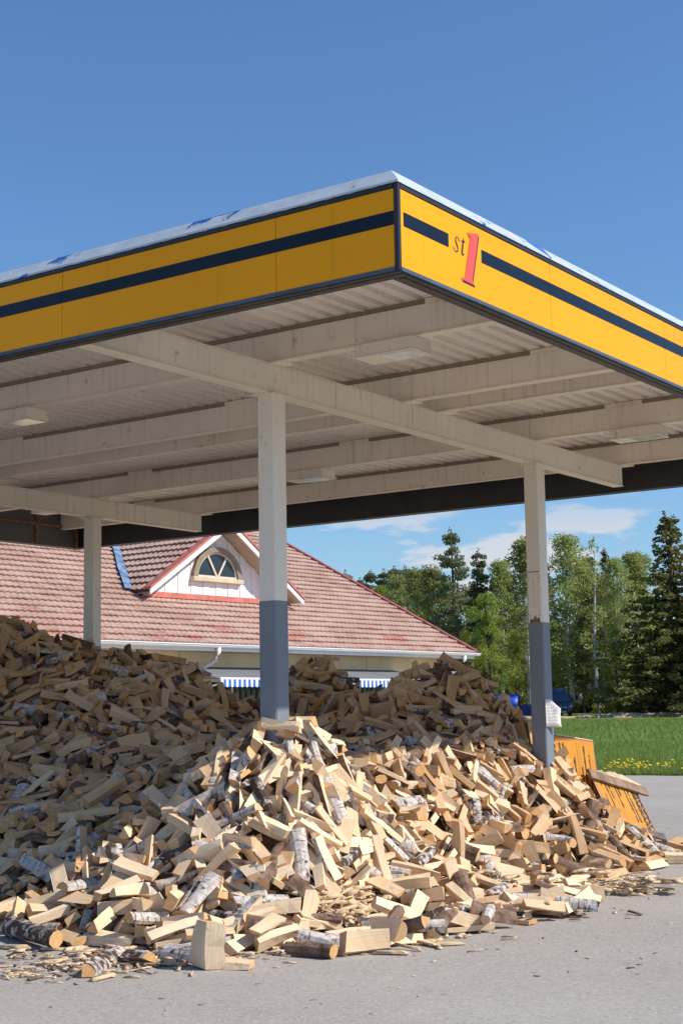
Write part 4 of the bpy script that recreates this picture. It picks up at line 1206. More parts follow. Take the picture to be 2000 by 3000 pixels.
def loader():
    P = at_depth(1700, 2080, 141)
    e = thing('small_loader', 'faded yellow and cream machine half hidden by bushes behind the van', 'loader', (P.x, P.y, terr(141)), R(-25))
    MB().bbox((-.9, -.4, .35), (.7, .5, .95), .08).build('chassis', MT['diggeryellow'], e)
    m = MB(); m.prism([(-.9, .95), (.1, .95), (.05, 1.9), (-.7, 1.9)], 1, -.35, .45); c_ = m.build('cab', MT['cabcream'], e)
    m = MB(); m.prism([(-.72, 1.2), (-.08, 1.2), (-.08, 1.75), (-.6, 1.75)], 1, -.358, -.35); m.build('cab_window', MT['vanglass'], c_)
    b_ = MB().tube([(.3, -.05, .9), (1.1, -.05, 1.45), (1.9, -.05, .55)], [.12, .12, .09], 6).build('boom', MT['diggeryellow'], e)
    m = MB(); m.prism([(1.7, .1), (2.25, .1), (2.3, .7), (1.9, .55)], 1, -.6, .5); m.build('bucket', MT['diggeryellow'], e)
    for x in (-.6, .45):
        for y in (-.5, .5):
            wl = MB().tube([(x, y - .1, .38), (x, y + .1, .38)], .38, 14).build('wheel', MT['tyre'], e)
            MB().tube([(x, y - .115, .38), (x, y + .115, .38)], .16, 10).build('rim', MT['cabcream'], wl)
loader()
# ------------------------------------------------------------------ firewood
def log_mesh(k):
    R=random.Random(1000+k)
    t=k%20
    L=R.uniform(.30,.40)
    P=[]  # (y,z,tag)
    def arc(r,a0,a1,n):
        return [(r*math.cos(a0+(a1-a0)*i/n),r*math.sin(a0+(a1-a0)*i/n)) for i in range(n+1)]
    if t<7:   # wedge with bark arc
        r=R.uniform(.075,.115); a=R.uniform(.95,1.6)
        q=arc(r,-a/2,a/2,4)
        P=[(x,y,1) for x,y in q[:-1]]+[(q[-1][0],q[-1][1],0)]
        P.append((R.uniform(0,.02),R.uniform(-.008,.008),0))
        kind='wedge'
    elif t<13: # rectangular bare split
        w,h=R.uniform(.036,.060),R.uniform(.022,.044)
        P=[(-w*R.uniform(.8,1.05),-h*R.uniform(.8,1.1),0),(w*R.uniform(.8,1.1),-h*R.uniform(.7,1.1),0),(w*R.uniform(.75,1.05),h*R.uniform(.75,1.1),0),(-w*R.uniform(.25,1.05),h*R.uniform(.5,1.1),0)]
        kind='block'
    elif t<15: # half round
        r=R.uniform(.05,.075); q=arc(r,-1.5,1.5,6)
        P=[(x,y*R.uniform(.97,1.03),1) for x,y in q[:-1]]+[(q[-1][0],q[-1][1],0)]
        kind='half'
    elif t<17: # round
        r=R.uniform(.030,.048); q=arc(r,0,2*math.pi,8)[:-1]
        P=[(x*R.uniform(.93,1.05),y*R.uniform(.93,1.05),1) for x,y in q]
        kind='round'
    else: # slab with bark on one side
        w,h=R.uniform(.05,.07),R.uniform(.014,.022)
        P=[(-w,-h,0),(w,-h*R.uniform(.6,1),0),(w*.85,h,1),(0,h*1.5,1),(-w*.85,h*.9,0)]
        kind='slab'
    cx=sum(p[0] for p in P)/len(P); cy=sum(p[1] for p in P)/len(P)
    P=[((a-cx)*.97,(b-cy)*.97,m) for a,b,m in P]
    n=len(P); ns=4
    by,bz=R.uniform(-.008,.008),R.uniform(-.008,.008)
    tw=R.uniform(-.25,.25); tap=R.uniform(-.22,.22)
    tl=(R.uniform(-.25,.25),R.uniform(-.25,.25))
    V=[];F=[];M=[]
    for i in range(ns+1):
        s=i/ns*2-1
        for j,(y,z,m) in enumerate(P):
            sc=(1+tap*s)*(1+R.uniform(-.06,.06))
            c,d=math.cos(tw*s*.5),math.sin(tw*s*.5)
            yy,zz=(y*c-z*d)*sc+by*(1-s*s),(y*d+z*c)*sc+bz*(1-s*s)
            xx=s*L/2+((tl[0]*yy*4+tl[1]*zz*4)*.5 if i in(0,ns) else 0)*(1 if i else -1)*.5
            V.append((xx,yy,zz))
    for i in range(ns):
        for j in range(n):
            a=i*n+j;b=i*n+(j+1)%n
            F.append((a,b,b+n,a+n)); M.append(P[j][2])
    F.append(tuple(range(n-1,-1,-1))); M.append(2)
    F.append(tuple(range(ns*n,ns*n+n))); M.append(2)
    return V,F,M,kind,L
NV=60

# resting place of every log, in view order, found beforehand by dropping them on the heap:
# shape number, position in 4 mm steps, rotation quaternion times 90
LOGDATA = np.array([
13,-87,2770,139,21,64,-9,-59, 23,-272,2496,13,26,13,38,76, 24,-259,2686,83,30,72,19,40, 28,-119,2569,25,22,19,-34,-78, 31,-412,2653,11,15,-12,-59,65, 13,68,2607,28,5,-46,-77,9,
24,-295,2598,31,23,-4,57,-65, 10,-392,2826,113,26,-83,24,4, 29,-523,3255,234,30,-78,-30,-13, 41,-234,2579,28,1,-14,89,-2, 5,-42,2788,128,33,35,-47,60, 31,-266,2784,140,80,35,-21,-9,
7,62,2958,106,56,7,-64,30, 31,-128,2658,59,62,-64,-8,4, 34,-37,2568,21,4,-10,-66,-60, 36,-154,2851,236,34,-34,-74,-18, 4,266,2788,28,33,82,14,-7, 43,81,2610,6,15,-18,64,-58,
56,-348,2656,48,72,44,20,24, 30,86,2740,40,24,13,-81,-29, 49,-237,2747,126,32,10,83,-6, 43,110,2927,67,87,-18,-5,-11, 32,-177,2556,16,11,44,-73,-28, 34,-490,2678,8,63,-47,26,-34,
51,-547,2793,36,52,68,13,24, 57,-276,2908,230,11,18,58,-66, 57,-614,3015,98,30,1,-44,72, 38,-136,2567,43,0,45,-76,-16, 31,-72,2677,46,64,26,-14,56, 29,232,3199,122,21,60,34,-53,
54,-493,2813,56,20,-31,-68,46, 18,138,3326,196,78,31,9,31, 5,-409,2761,55,83,-34,-6,6, 44,563,3715,87,69,15,53,-19, 17,-244,2824,176,9,-39,-64,-50, 23,-52,3015,336,46,-66,8,39,
25,434,2907,28,2,7,15,88, 34,-503,2875,85,31,29,-53,-59, 9,369,2876,28,9,6,-84,-30, 44,-565,2872,52,13,15,88,-8, 10,-52,2831,169,33,80,15,-19, 49,134,3009,82,9,-89,7,10,
13,-20,2934,229,15,-48,-40,-63, 26,-617,2844,28,59,-26,54,-32, 54,-309,2777,97,19,-1,62,-63, 0,-435,2695,34,53,-44,-42,40, 4,299,3555,154,34,55,15,61, 35,-245,2559,11,3,5,-44,-78,
17,-91,2730,95,26,20,-34,77, 44,-396,2767,80,76,22,15,41, 13,-150,2676,61,5,-88,-20,1, 23,-417,2780,81,28,-7,52,-67, 45,-47,2784,103,38,13,-68,44, 54,-511,3624,330,82,-24,-10,25,
13,227,2971,41,22,66,-23,-53, 37,-5,2889,161,30,-64,-52,-21, 10,-30,2868,184,12,80,14,-37, 44,-121,2878,251,25,-62,-55,-24, 8,-304,2883,187,5,-83,32,14, 46,166,2676,31,37,28,-19,-75,
46,194,2725,28,75,-37,-3,34, 47,-50,2771,109,13,-60,-56,-35, 27,-136,2804,188,85,5,15,-24, 54,-196,2779,164,83,18,-2,-30, 45,-47,2917,231,44,-56,28,47, 47,-518,3194,192,9,1,63,-64,
34,-545,2909,72,46,-27,-69,22, 54,-134,2723,110,51,9,24,-69, 42,-400,2978,160,43,2,75,-25, 31,-675,3446,268,85,24,3,-19, 53,-791,3650,321,87,-8,-17,-16, 14,-210,2833,204,43,62,-17,-46,
4,243,3248,102,19,83,-21,-20, 22,-182,2644,53,1,-43,55,56, 7,309,3464,90,13,23,80,-30, 39,213,2737,8,2,-17,88,-2, 34,-206,2834,207,64,59,-24,0, 2,96,2635,28,3,-84,29,-14,
5,-696,3953,432,74,-45,26,-1, 45,-427,2861,108,8,-52,-28,-68, 20,-374,2890,127,60,-17,62,-17, 14,156,3077,106,45,63,28,37, 24,527,3587,28,29,82,-9,-21, 53,436,3558,47,74,11,48,16,
36,126,2646,28,90,1,2,2, 4,630,3668,32,42,-71,35,-11, 50,-304,2698,72,33,-50,56,-37, 21,-688,3393,241,43,-69,-36,-11, 7,226,2905,36,30,75,-18,-35, 58,-144,2893,284,17,-77,-28,-33,
31,-553,2855,34,23,-15,28,-81, 37,14,2848,89,84,2,-31,-6, 52,-503,2962,102,7,68,-41,-42, 54,-531,3025,138,47,-45,55,29, 3,46,3027,180,45,-6,-77,7, 7,-562,3866,390,83,17,23,18,
13,631,3900,116,30,46,-5,-71, 18,299,4122,452,30,-48,65,26, 7,469,3690,106,41,-24,63,-44, 5,89,3032,130,54,64,24,-25, 29,-170,2639,45,85,25,-7,15, 57,-376,3528,309,42,-79,-6,-7,
36,0,2866,121,75,7,-7,49, 31,314,4222,523,12,-84,19,23, 0,-285,2796,132,79,-7,-33,27, 4,-251,2954,277,73,-7,-38,36, 4,-143,2935,317,29,-70,48,-3, 30,440,2936,28,13,37,-65,-48,
7,98,3983,358,8,13,-17,87, 15,-207,2652,49,19,17,55,66, 53,-312,2854,144,22,-10,32,81, 32,-139,2795,179,21,0,-88,2, 1,-213,2926,292,14,62,45,45, 45,531,3907,204,60,-22,-55,31,
18,102,3418,245,16,86,18,-15, 43,-427,2894,130,14,-13,-75,46, 32,235,3609,256,51,0,-67,31, 27,-654,2894,35,74,29,4,41, 32,143,2922,44,66,-61,-1,-7, 11,-64,2851,194,74,-46,8,20,
16,-54,2678,37,57,67,14,9, 22,-135,2604,37,25,86,-1,-6, 54,-633,3146,145,20,29,64,52, 53,-624,3200,172,72,-20,-36,35, 10,-54,2679,35,12,29,-83,-15, 0,-847,3965,443,28,0,61,-60,
30,-295,2900,175,8,-81,-32,-20, 32,580,4011,237,15,-73,44,25, 32,-96,2873,244,45,-40,65,16, 7,-138,3021,355,17,78,-40,-10, 56,346,3717,226,30,0,-78,33, 31,3,3020,250,31,21,-77,26,
8,-321,2704,44,66,-41,28,36, 41,-754,3481,272,81,-29,20,-16, 33,-380,3096,219,75,-31,33,-21, 7,215,3026,59,50,-19,-59,-42, 51,-182,2701,86,27,80,-16,-26, 31,346,3644,177,75,45,22,0,
13,-643,3512,277,34,-79,-19,-18, 43,-185,2724,118,45,-60,45,-19, 37,-159,2694,93,53,34,-38,51, 20,322,3261,37,14,81,7,-37, 7,140,3274,170,1,47,77,0, 28,-127,2994,370,19,10,9,87,
31,-428,4255,461,73,-39,-4,36, 51,275,3616,234,4,-30,-8,-84, 35,138,3505,269,3,-35,-81,-20, 35,-278,2708,73,72,16,-21,46, 22,-90,2894,270,20,-65,-58,-9, 45,750,3730,8,62,-52,-25,30,
20,-199,2734,125,17,9,16,86, 4,-399,2729,18,48,-39,-51,40, 39,-108,2759,129,29,-51,68,10, 27,57,4169,415,25,-55,-63,-22, 43,510,3835,159,59,-57,27,26, 17,73,2878,67,2,-40,-78,-18,
40,-348,2756,77,29,66,54,4, 9,-283,2648,46,14,-5,5,89, 43,47,3118,230,61,-45,47,-9, 8,-365,2931,153,27,-15,78,32, 28,-719,3330,207,82,-30,6,-19, 4,-346,4097,376,63,-53,1,36,
43,343,3462,72,82,36,5,3, 3,329,3654,206,80,-23,32,-6, 0,-868,4052,504,49,-65,-32,20, 51,-54,2915,233,31,-23,-53,-61, 59,-117,2854,216,59,-45,50,-12, 9,56,3028,177,28,77,33,-15,
14,-612,3253,196,90,3,8,2, 42,720,3824,41,33,-5,-47,69, 24,-956,4176,596,65,-6,-51,35, 27,-552,3281,244,10,81,34,15, 45,-209,2939,291,39,-22,22,75, 4,352,3560,122,71,-36,22,-37,
36,252,2759,28,21,-66,-55,14, 25,-568,3208,185,80,-41,-6,-2, 7,-815,3755,360,32,76,34,14, 57,-4,3048,273,38,62,48,-21, 29,83,3502,280,60,61,29,8, 44,-46,2938,276,9,54,-69,18,
32,210,3465,193,64,15,21,-57, 58,-751,4154,528,52,-59,-41,16, 29,846,3844,15,0,1,-65,62, 31,699,4001,94,34,-69,-45,-16, 1,-199,3048,354,75,-17,-29,36, 31,203,3515,234,29,-34,-74,-23,
22,-574,3754,366,48,68,30,13, 33,169,3352,146,79,-32,23,16, 40,372,3472,89,62,-41,34,-37, 22,-152,2929,304,19,-72,-46,-22, 2,498,4038,319,55,-28,-64,13, 26,-165,2770,146,46,-6,-45,63,
18,-421,2829,93,11,-42,75,23, 15,-689,3278,199,12,3,42,-78, 21,-485,3163,176,77,-36,-27,14, 2,-697,3848,388,16,-86,-12,15, 26,-213,2632,29,44,-68,-21,32, 37,-177,2896,268,72,28,-12,44,
59,-501,3921,390,19,-78,-37,-17, 18,601,3768,86,1,-12,-35,-82, 14,-656,3616,321,34,-18,76,-28, 46,-561,2789,12,22,83,-26,-6, 27,11,2970,181,40,-46,-65,-10, 33,681,3777,49,48,51,-22,-52,
26,-199,2732,122,30,47,27,65, 47,-127,2993,372,18,-10,-43,77, 46,-361,2698,46,7,-54,-56,45, 24,347,3297,35,4,11,-69,57, 0,-517,4431,551,63,-64,4,9, 34,-49,4309,410,63,46,-42,15,
44,-759,3983,446,4,6,-75,50, 5,602,3672,22,33,-27,-54,58, 52,10,3010,239,23,79,35,-11, 39,212,4086,398,1,-5,85,-28, 50,-136,2729,103,11,-12,71,53, 22,-450,3562,310,5,22,-84,22,
22,107,4073,389,74,-31,15,-37, 0,-647,3608,317,64,-61,1,-17, 36,-118,2935,313,57,59,-4,-37, 2,-330,2971,222,47,17,37,-64, 2,22,2913,92,55,-20,-68,10, 55,-57,2983,314,39,58,-10,-55,
29,426,3719,139,28,44,53,51, 58,-452,2904,115,89,10,-12,3, 57,-234,2711,84,31,-54,65,-4, 29,-735,4035,473,75,46,1,16, 47,628,3578,9,83,-1,-3,35, 44,-179,2988,349,13,-63,63,7,
8,123,3526,281,38,6,-73,35, 24,-313,2793,88,29,28,32,74, 30,-222,2702,73,62,-55,35,1, 56,76,2679,28,18,72,39,33, 17,-56,3018,340,82,27,23,9, 9,571,3905,182,38,76,19,-24,
45,-790,4445,618,58,68,7,-12, 27,331,4009,346,77,-36,-21,20, 56,-795,3818,384,77,-4,-33,33, 30,429,3587,73,6,-6,-77,-45, 26,176,3692,317,14,8,6,88, 54,11,2997,210,25,44,-53,52,
30,286,3332,92,36,-1,-19,-80, 20,-196,2775,161,21,17,41,76, 25,-267,2971,291,83,23,-26,-4, 7,-383,3842,345,10,87,6,-22, 1,755,3922,65,47,58,-17,-47, 46,-431,3001,166,50,-43,-44,43,
33,-551,4145,467,87,-13,14,9, 5,-30,2850,151,53,-39,59,-16, 21,-534,3559,307,43,-67,-37,20, 8,177,4138,434,33,-82,9,13, 34,477,3135,16,0,2,-90,1, 14,497,3635,55,82,-2,-15,-35,
50,-546,2984,105,1,83,-35,0, 34,479,4037,320,65,4,46,-43, 2,451,2991,28,2,14,-44,77, 28,-614,3346,227,58,-54,-41,-8, 37,-677,3348,227,86,9,-9,-25, 2,-428,2991,151,65,60,-2,-15,
51,440,3779,183,43,-44,-65,-2, 35,180,3485,231,43,-22,-73,20, 8,340,3317,51,17,88,3,-9, 16,-249,2913,249,54,-49,-53,-3, 24,-493,4107,432,49,-36,-63,21, 49,-116,4390,435,8,-83,33,5,
27,-172,4435,441,18,-30,6,83, 44,-455,3244,221,38,-40,56,-44, 54,-806,4152,546,60,-65,2,-16, 6,-125,2778,156,23,50,-41,-58, 23,-303,3011,266,36,-16,79,16, 0,-462,4112,430,34,-15,-50,65,
49,227,4111,415,27,-28,-66,48, 48,-584,3131,145,47,21,4,-74, 44,-455,2763,39,7,-70,-45,-33, 30,-404,4185,417,3,-43,77,15, 20,-187,2988,341,34,73,17,37, 30,-580,3093,127,2,-4,74,51,
4,-614,3661,348,63,60,23,4, 35,8,4473,487,34,-77,-30,13, 8,-247,2705,74,80,-16,-1,-37, 52,411,4023,358,3,-53,61,40, 7,-71,4364,425,29,-28,80,10, 58,-768,3447,248,2,4,-33,84,
46,-140,2895,274,68,-50,-31,10, 5,-692,2999,79,35,8,41,-72, 24,219,3669,292,31,-14,-83,-7, 37,536,3848,152,57,-58,18,35, 17,374,2928,28,34,-82,-7,-11, 18,-833,3906,413,68,59,8,2,
34,18,3544,299,34,-53,21,-60, 37,-758,3602,304,7,88,17,9, 6,-351,4299,442,47,27,-51,50, 3,-70,3047,357,1,31,-67,51, 47,333,4054,396,84,29,-1,-11, 26,354,2903,28,86,-9,-1,-25,
10,-506,2807,33,18,55,66,20, 33,-19,2939,215,52,9,-70,-19, 8,-620,4277,550,56,57,-11,-40, 36,-410,2924,135,16,21,81,-30, 27,120,3109,128,46,5,-52,57, 45,93,3885,325,36,-23,56,-55,
4,-735,3393,217,30,62,27,52, 48,266,3683,269,23,76,17,-38, 10,209,3468,180,33,-10,-23,-80, 14,469,3814,185,35,18,-50,63, 26,-899,4210,599,73,-22,-33,33, 2,96,3081,133,2,-14,-26,-85,
59,-404,4315,466,32,-73,33,27, 18,-376,3451,297,29,-72,45,-3, 22,38,2957,136,9,45,-73,-25, 24,-278,2858,187,65,-9,-36,50, 35,67,3337,217,40,40,70,2, 14,-603,3004,85,71,-49,-24,10,
14,487,3646,84,47,-73,-19,15, 5,-164,2898,273,39,39,6,71, 34,539,3802,115,63,-63,-13,0, 57,-826,4011,494,64,21,3,-59, 4,-443,2785,24,13,88,11,-7, 31,-456,3299,242,64,-19,-22,56,
4,-769,3662,343,37,-36,33,-65, 18,-673,3184,152,1,-84,-31,-5, 22,-589,4258,523,3,-31,82,-18, 46,-382,3333,276,12,35,-71,-42, 29,-623,3875,390,40,27,11,75, 18,568,3617,22,1,0,19,-88,
4,-641,3010,83,13,50,-57,-47, 45,-820,4244,577,14,2,-50,-74, 49,-711,3115,122,54,50,14,50, 26,-573,3098,132,74,-44,-25,10, 5,-574,4079,449,28,-41,73,-19, 54,161,4129,425,61,-27,53,-29,
1,283,3730,287,15,-24,46,-72, 35,-55,2963,283,76,26,41,1, 2,255,4201,504,1,-15,-20,86, 15,-90,2874,231,29,-8,-81,26, 10,17,4012,345,41,-33,-35,64, 41,-285,2594,8,78,-44,-8,10,
7,-127,4302,386,26,51,22,-66, 52,-538,2979,95,7,-85,25,16, 28,-419,3319,256,16,-13,-86,-16, 36,-382,3333,277,6,40,79,16, 11,-511,3517,287,67,-53,-25,11, 14,-634,3182,167,30,-39,-61,44,
14,-197,2857,224,62,2,-44,48, 30,206,3913,326,41,72,17,-31, 4,237,3505,187,36,9,-70,-43, 59,-553,3494,289,77,-42,20,-8, 18,-502,3071,133,77,21,16,-38, 24,-215,2885,228,13,73,-12,-49,
49,205,3665,293,3,-76,-32,-35, 6,411,3838,233,74,-19,48,-1, 18,-835,4004,474,16,-88,0,-12, 29,-904,4026,471,24,7,84,21, 47,-212,2909,271,5,73,30,43, 39,470,3950,276,12,-28,-23,-82,
18,-442,4156,434,44,71,-20,-28, 13,-516,3298,232,18,72,23,46, 9,-212,2797,170,45,-72,-30,-5, 27,344,3850,280,64,61,0,-18, 0,-78,4448,475,67,55,-7,-24, 53,491,3243,16,78,-26,-4,36,
10,-39,4488,502,77,-46,-10,6, 44,174,3534,255,85,25,-4,-15, 26,122,3479,261,55,-32,-47,43, 48,26,3078,241,40,48,-13,-64, 13,-255,4402,406,22,-77,41,2, 23,-120,2614,9,60,-48,-30,36,
30,-483,4225,451,29,-72,29,35, 1,75,3049,164,59,-60,30,14, 10,-169,2864,237,52,-2,36,-64, 19,282,4155,478,53,7,39,-61, 7,-923,4129,524,78,17,-23,34, 30,-344,2673,22,71,-1,7,55,
53,-498,2829,21,39,-55,-56,21, 10,16,2927,145,33,-74,-33,19, 50,219,3557,228,70,52,21,12, 45,-426,3331,265,5,76,-45,-14, 0,-839,3683,327,5,-25,-70,51, 47,-245,2870,205,20,83,-19,20,
23,-136,4341,412,13,75,38,30, 23,-449,3084,181,54,19,43,55, 36,131,2696,28,77,-44,-17,0, 32,310,3682,242,49,29,2,-70, 1,-15,2971,254,73,-34,23,34, 22,10,3430,275,71,-55,2,-3,
7,-656,3105,109,44,-75,21,-10, 7,-681,4006,444,1,-31,-29,-79, 7,-537,4338,533,25,11,-48,-71, 50,134,4169,451,10,-18,33,81, 12,415,3506,33,85,-9,0,-29, 39,-459,2886,81,63,-40,-41,-28,
20,-149,2742,116,17,-4,88,-1, 2,-593,3162,144,35,14,52,-63, 13,-607,3556,311,68,51,0,28, 20,-864,3883,420,49,39,20,62, 43,370,3476,42,24,23,78,31, 8,211,3068,76,32,73,40,10,
26,177,4083,374,54,-67,27,-8, 13,-605,3559,306,29,-26,75,-32, 45,252,3466,134,63,37,-24,46, 28,-484,3340,256,64,-49,18,-36, 4,-100,3050,373,42,-77,16,-11, 14,-297,2815,135,24,34,77,20,
56,457,3577,39,45,72,-30,-6, 36,450,3880,240,28,-79,-30,12, 29,-270,2796,137,65,-23,46,-34, 23,132,3168,137,66,44,42,8, 19,-108,2909,282,30,-83,-18,2, 23,830,3958,26,47,72,-10,-24,
42,500,3311,24,80,6,-5,41, 3,24,4060,355,71,-49,14,-21, 42,-788,3470,255,40,-23,-68,36, 23,775,3915,39,34,61,-37,-43, 42,-651,3400,245,12,42,79,1, 27,-685,3993,440,5,30,55,65,
30,-315,2941,212,22,-84,23,-9, 28,-712,3756,349,6,0,-85,28, 11,217,4150,460,59,-65,-9,-18, 45,289,4001,361,38,17,-33,-72, 33,-511,3181,180,41,28,-53,-53, 39,-252,2972,298,33,53,-28,-58,
55,255,3780,312,38,13,44,67, 23,630,3900,115,34,-25,-46,-65, 22,349,3644,158,78,15,30,29, 0,-466,4336,514,33,-24,68,-42, 48,-781,4042,487,47,76,10,7, 18,-429,3761,331,24,-4,-83,-25,
51,402,3704,144,22,-37,-79,-4, 31,219,3002,30,88,10,-1,15, 30,237,3585,221,25,-50,-65,-27, 37,-56,2682,31,4,-85,-22,21, 52,-939,4237,625,30,-14,-82,-17, 3,395,4046,378,13,15,11,87,
48,533,3985,255,46,21,-5,75, 36,237,3983,353,3,-57,-70,-5, 8,656,3714,29,37,-12,-58,57, 20,54,3373,239,21,45,4,75, 13,-264,2874,203,44,2,-45,65, 26,459,3959,287,62,13,-26,58,
38,361,3793,242,80,-34,18,17, 18,-311,2939,220,50,-61,35,-24, 30,132,3353,190,20,2,-71,-51, 43,112,3539,294,69,-35,-27,38, 45,-576,4081,444,67,52,10,28, 13,453,3736,122,22,-5,83,-26,
42,-647,4216,528,41,79,10,-8, 50,168,3955,352,28,60,40,45, 6,-160,2819,201,43,-31,-67,29, 3,-722,3877,394,76,-45,7,-18, 37,-711,3572,280,20,-6,-76,-43, 53,239,2815,28,38,77,25,1,
31,-642,3530,276,23,72,-43,-22, 56,-511,3870,369,19,19,-62,-59, 48,-42,2944,279,63,48,17,40, 26,353,3642,161,6,-44,55,-55, 8,394,4047,376,4,89,4,-11, 35,-570,2992,72,78,-4,-26,36,
22,-606,3031,86,27,20,67,-50, 5,-980,4356,673,77,44,14,-7, 48,-255,2930,265,32,-73,41,12, 35,-430,4047,401,24,-49,-69,21, 24,-105,4525,517,25,-6,-76,41, 11,-186,2821,197,6,53,-47,-55,
34,-444,4070,387,71,48,26,1, 28,-826,3592,275,8,74,18,47, 25,613,3930,163,60,-50,-33,31, 4,25,2934,110,58,-25,62,-18, 23,-734,3666,325,64,-61,-1,-15, 43,44,4178,398,28,-30,-80,-5,
23,445,3755,139,30,-32,-53,58, 48,-332,2895,149,54,-57,-20,-39, 18,-420,4004,372,0,34,83,3, 21,22,2913,92,73,13,49,14, 56,528,3722,78,71,-34,28,-33, 13,-691,3283,169,11,-50,-72,18,
41,-570,3442,252,0,0,43,-79, 46,627,3714,38,30,-18,-65,51, 25,-549,3494,290,15,-75,-47,-7, 44,-432,2757,29,69,-17,-37,42, 39,44,3120,230,49,69,30,-7, 48,-514,4261,501,71,49,23,-12,
23,331,3574,131,8,83,33,5, 18,538,4028,274,68,42,38,13, 30,-402,3971,353,2,37,82,-9, 40,269,4089,419,36,-73,37,7, 31,573,3930,192,17,83,-1,-31, 1,375,2957,7,25,-34,-62,50,
5,374,3617,110,10,12,-35,-82, 28,703,3926,77,50,53,26,46, 36,-638,3260,187,5,-79,-42,-8, 7,-435,3734,316,3,29,-29,80, 3,402,3906,281,15,87,18,0, 52,261,3507,147,35,33,-8,76,
14,411,2936,28,89,-9,12,-2, 59,-864,3827,381,89,-7,1,-8, 0,-428,3499,283,31,-12,62,-56, 33,-523,4120,433,51,-9,-58,45, 0,250,4210,494,5,19,-88,-3, 2,-68,2943,285,17,39,-76,-24,
42,-307,2949,233,48,17,-1,74, 9,424,4139,411,29,37,-27,-72, 26,383,3994,335,30,-11,51,-67, 26,-253,3040,318,54,-2,23,-68, 59,-177,2990,345,26,-48,68,21, 55,72,2978,86,12,-2,-31,84,
55,258,3577,211,16,35,28,76, 42,-570,4367,560,39,-18,-34,72, 56,-148,4491,479,48,-20,-56,47, 23,322,3536,117,34,-19,-65,48, 28,182,4198,471,9,15,40,79, 39,422,3417,25,73,9,10,51,
56,581,3756,79,17,-4,-86,-18, 29,28,3780,319,60,-66,-8,6, 52,-244,2989,309,59,2,38,-56, 0,-86,4146,352,68,-53,-26,6, 54,-366,2867,109,42,8,45,-65, 30,-692,4236,546,62,-4,35,-55,
16,-108,2953,308,8,61,38,54, 3,1,4218,398,46,-17,57,-49, 18,269,2980,16,9,14,-65,-60, 31,-435,3199,193,27,84,-16,-11, 14,-290,4186,375,2,-6,-71,-54, 5,-3,2862,100,56,36,-39,-47,
24,314,3788,277,59,-13,-57,34, 37,-357,2857,93,8,-84,3,-32, 1,230,3459,154,60,-15,-35,55, 5,-534,3253,197,13,-25,-82,-25, 56,119,3441,239,23,49,-55,-46, 54,389,3612,90,59,-64,10,-21,
2,26,2931,105,5,31,15,83, 48,-662,3087,111,15,56,-45,-52, 28,463,4113,382,16,19,-60,63, 49,337,4125,434,53,-20,-51,47, 24,-139,2838,199,21,-87,-5,11, 19,276,3970,320,53,71,18,1,
53,-675,2988,73,59,52,-16,-41, 57,-809,4067,502,8,-86,-25,-11, 37,-778,3565,283,5,-31,-84,0, 27,400,4236,471,16,-3,-88,4, 10,-143,3037,373,29,26,-46,-67, 2,566,4080,254,22,18,70,-49,
25,-665,3053,105,86,-22,7,-11, 53,-553,3061,120,17,16,72,49, 54,-859,4117,529,28,72,-4,-45, 46,-554,3492,297,3,66,-61,-11, 21,492,3620,44,71,40,33,-22, 36,-81,2856,202,52,28,-31,60,
25,458,3786,169,14,45,-51,-58, 20,433,3608,79,10,-87,17,-14, 43,-176,2775,144,78,-17,36,-20, 10,881,4031,28,2,75,-49,-5, 20,-502,3415,263,59,-54,33,-26, 31,-741,3819,367,4,-63,-64,-9,
18,-282,2613,22,83,-8,-11,-32, 43,218,4154,456,5,-17,-88,-10, 33,-149,3065,342,25,-84,-18,12, 6,185,3061,81,32,-16,45,-70, 54,-545,4206,485,51,-5,-50,55, 57,-565,4062,429,16,-46,-68,-34,
19,-121,4530,518,11,32,-25,-80, 27,202,4229,504,0,-26,62,60, 27,-349,4416,437,7,-17,-68,56, 57,-481,3766,341,65,-39,1,48, 26,22,3489,293,23,-29,-75,32, 58,-427,2949,126,17,32,71,-42,
59,-546,2983,105,74,33,-32,-24, 44,-738,3682,330,64,41,-19,-44, 25,-706,3263,185,37,-45,56,-40, 2,-903,4216,588,80,-38,13,6, 29,200,4228,502,76,46,-9,11, 32,-827,4099,518,21,-8,-18,85,
29,-718,3813,364,62,-26,-45,39, 46,-554,3938,395,31,-26,-57,57, 39,-649,4219,522,66,14,33,-49, 30,-654,4085,461,5,-10,84,29, 43,-547,3540,288,75,-39,-20,22, 53,-190,4405,410,34,1,9,83,
40,-591,3304,223,67,22,4,56, 18,-867,4215,577,53,-19,-61,35, 5,155,3580,284,27,72,34,32, 52,-144,2736,107,75,-17,21,-42, 58,-67,2908,236,28,-32,63,-49, 3,140,4165,448,18,8,85,21,
23,183,4147,439,37,-57,59,4, 42,-474,3081,149,60,57,20,30, 56,-378,3007,184,66,57,-6,22, 55,225,3454,143,49,9,-53,53, 42,-294,4264,380,50,-65,-15,34, 37,714,3765,26,83,-2,4,-35,
39,-615,3024,84,67,6,3,59, 57,-515,4262,498,11,-34,82,12, 35,500,3938,246,33,-51,65,-15, 43,391,3968,308,54,-71,-6,11, 57,-647,4217,527,12,12,-84,-27, 14,-470,2953,115,50,-36,65,-10,
15,276,3323,74,7,14,-86,-19, 11,-52,4619,557,87,4,1,24, 24,-425,3056,157,50,-74,1,12, 44,-523,3073,114,3,-24,46,-73, 53,-553,3494,291,36,-74,35,-4, 0,-590,3499,258,29,-16,-44,71,
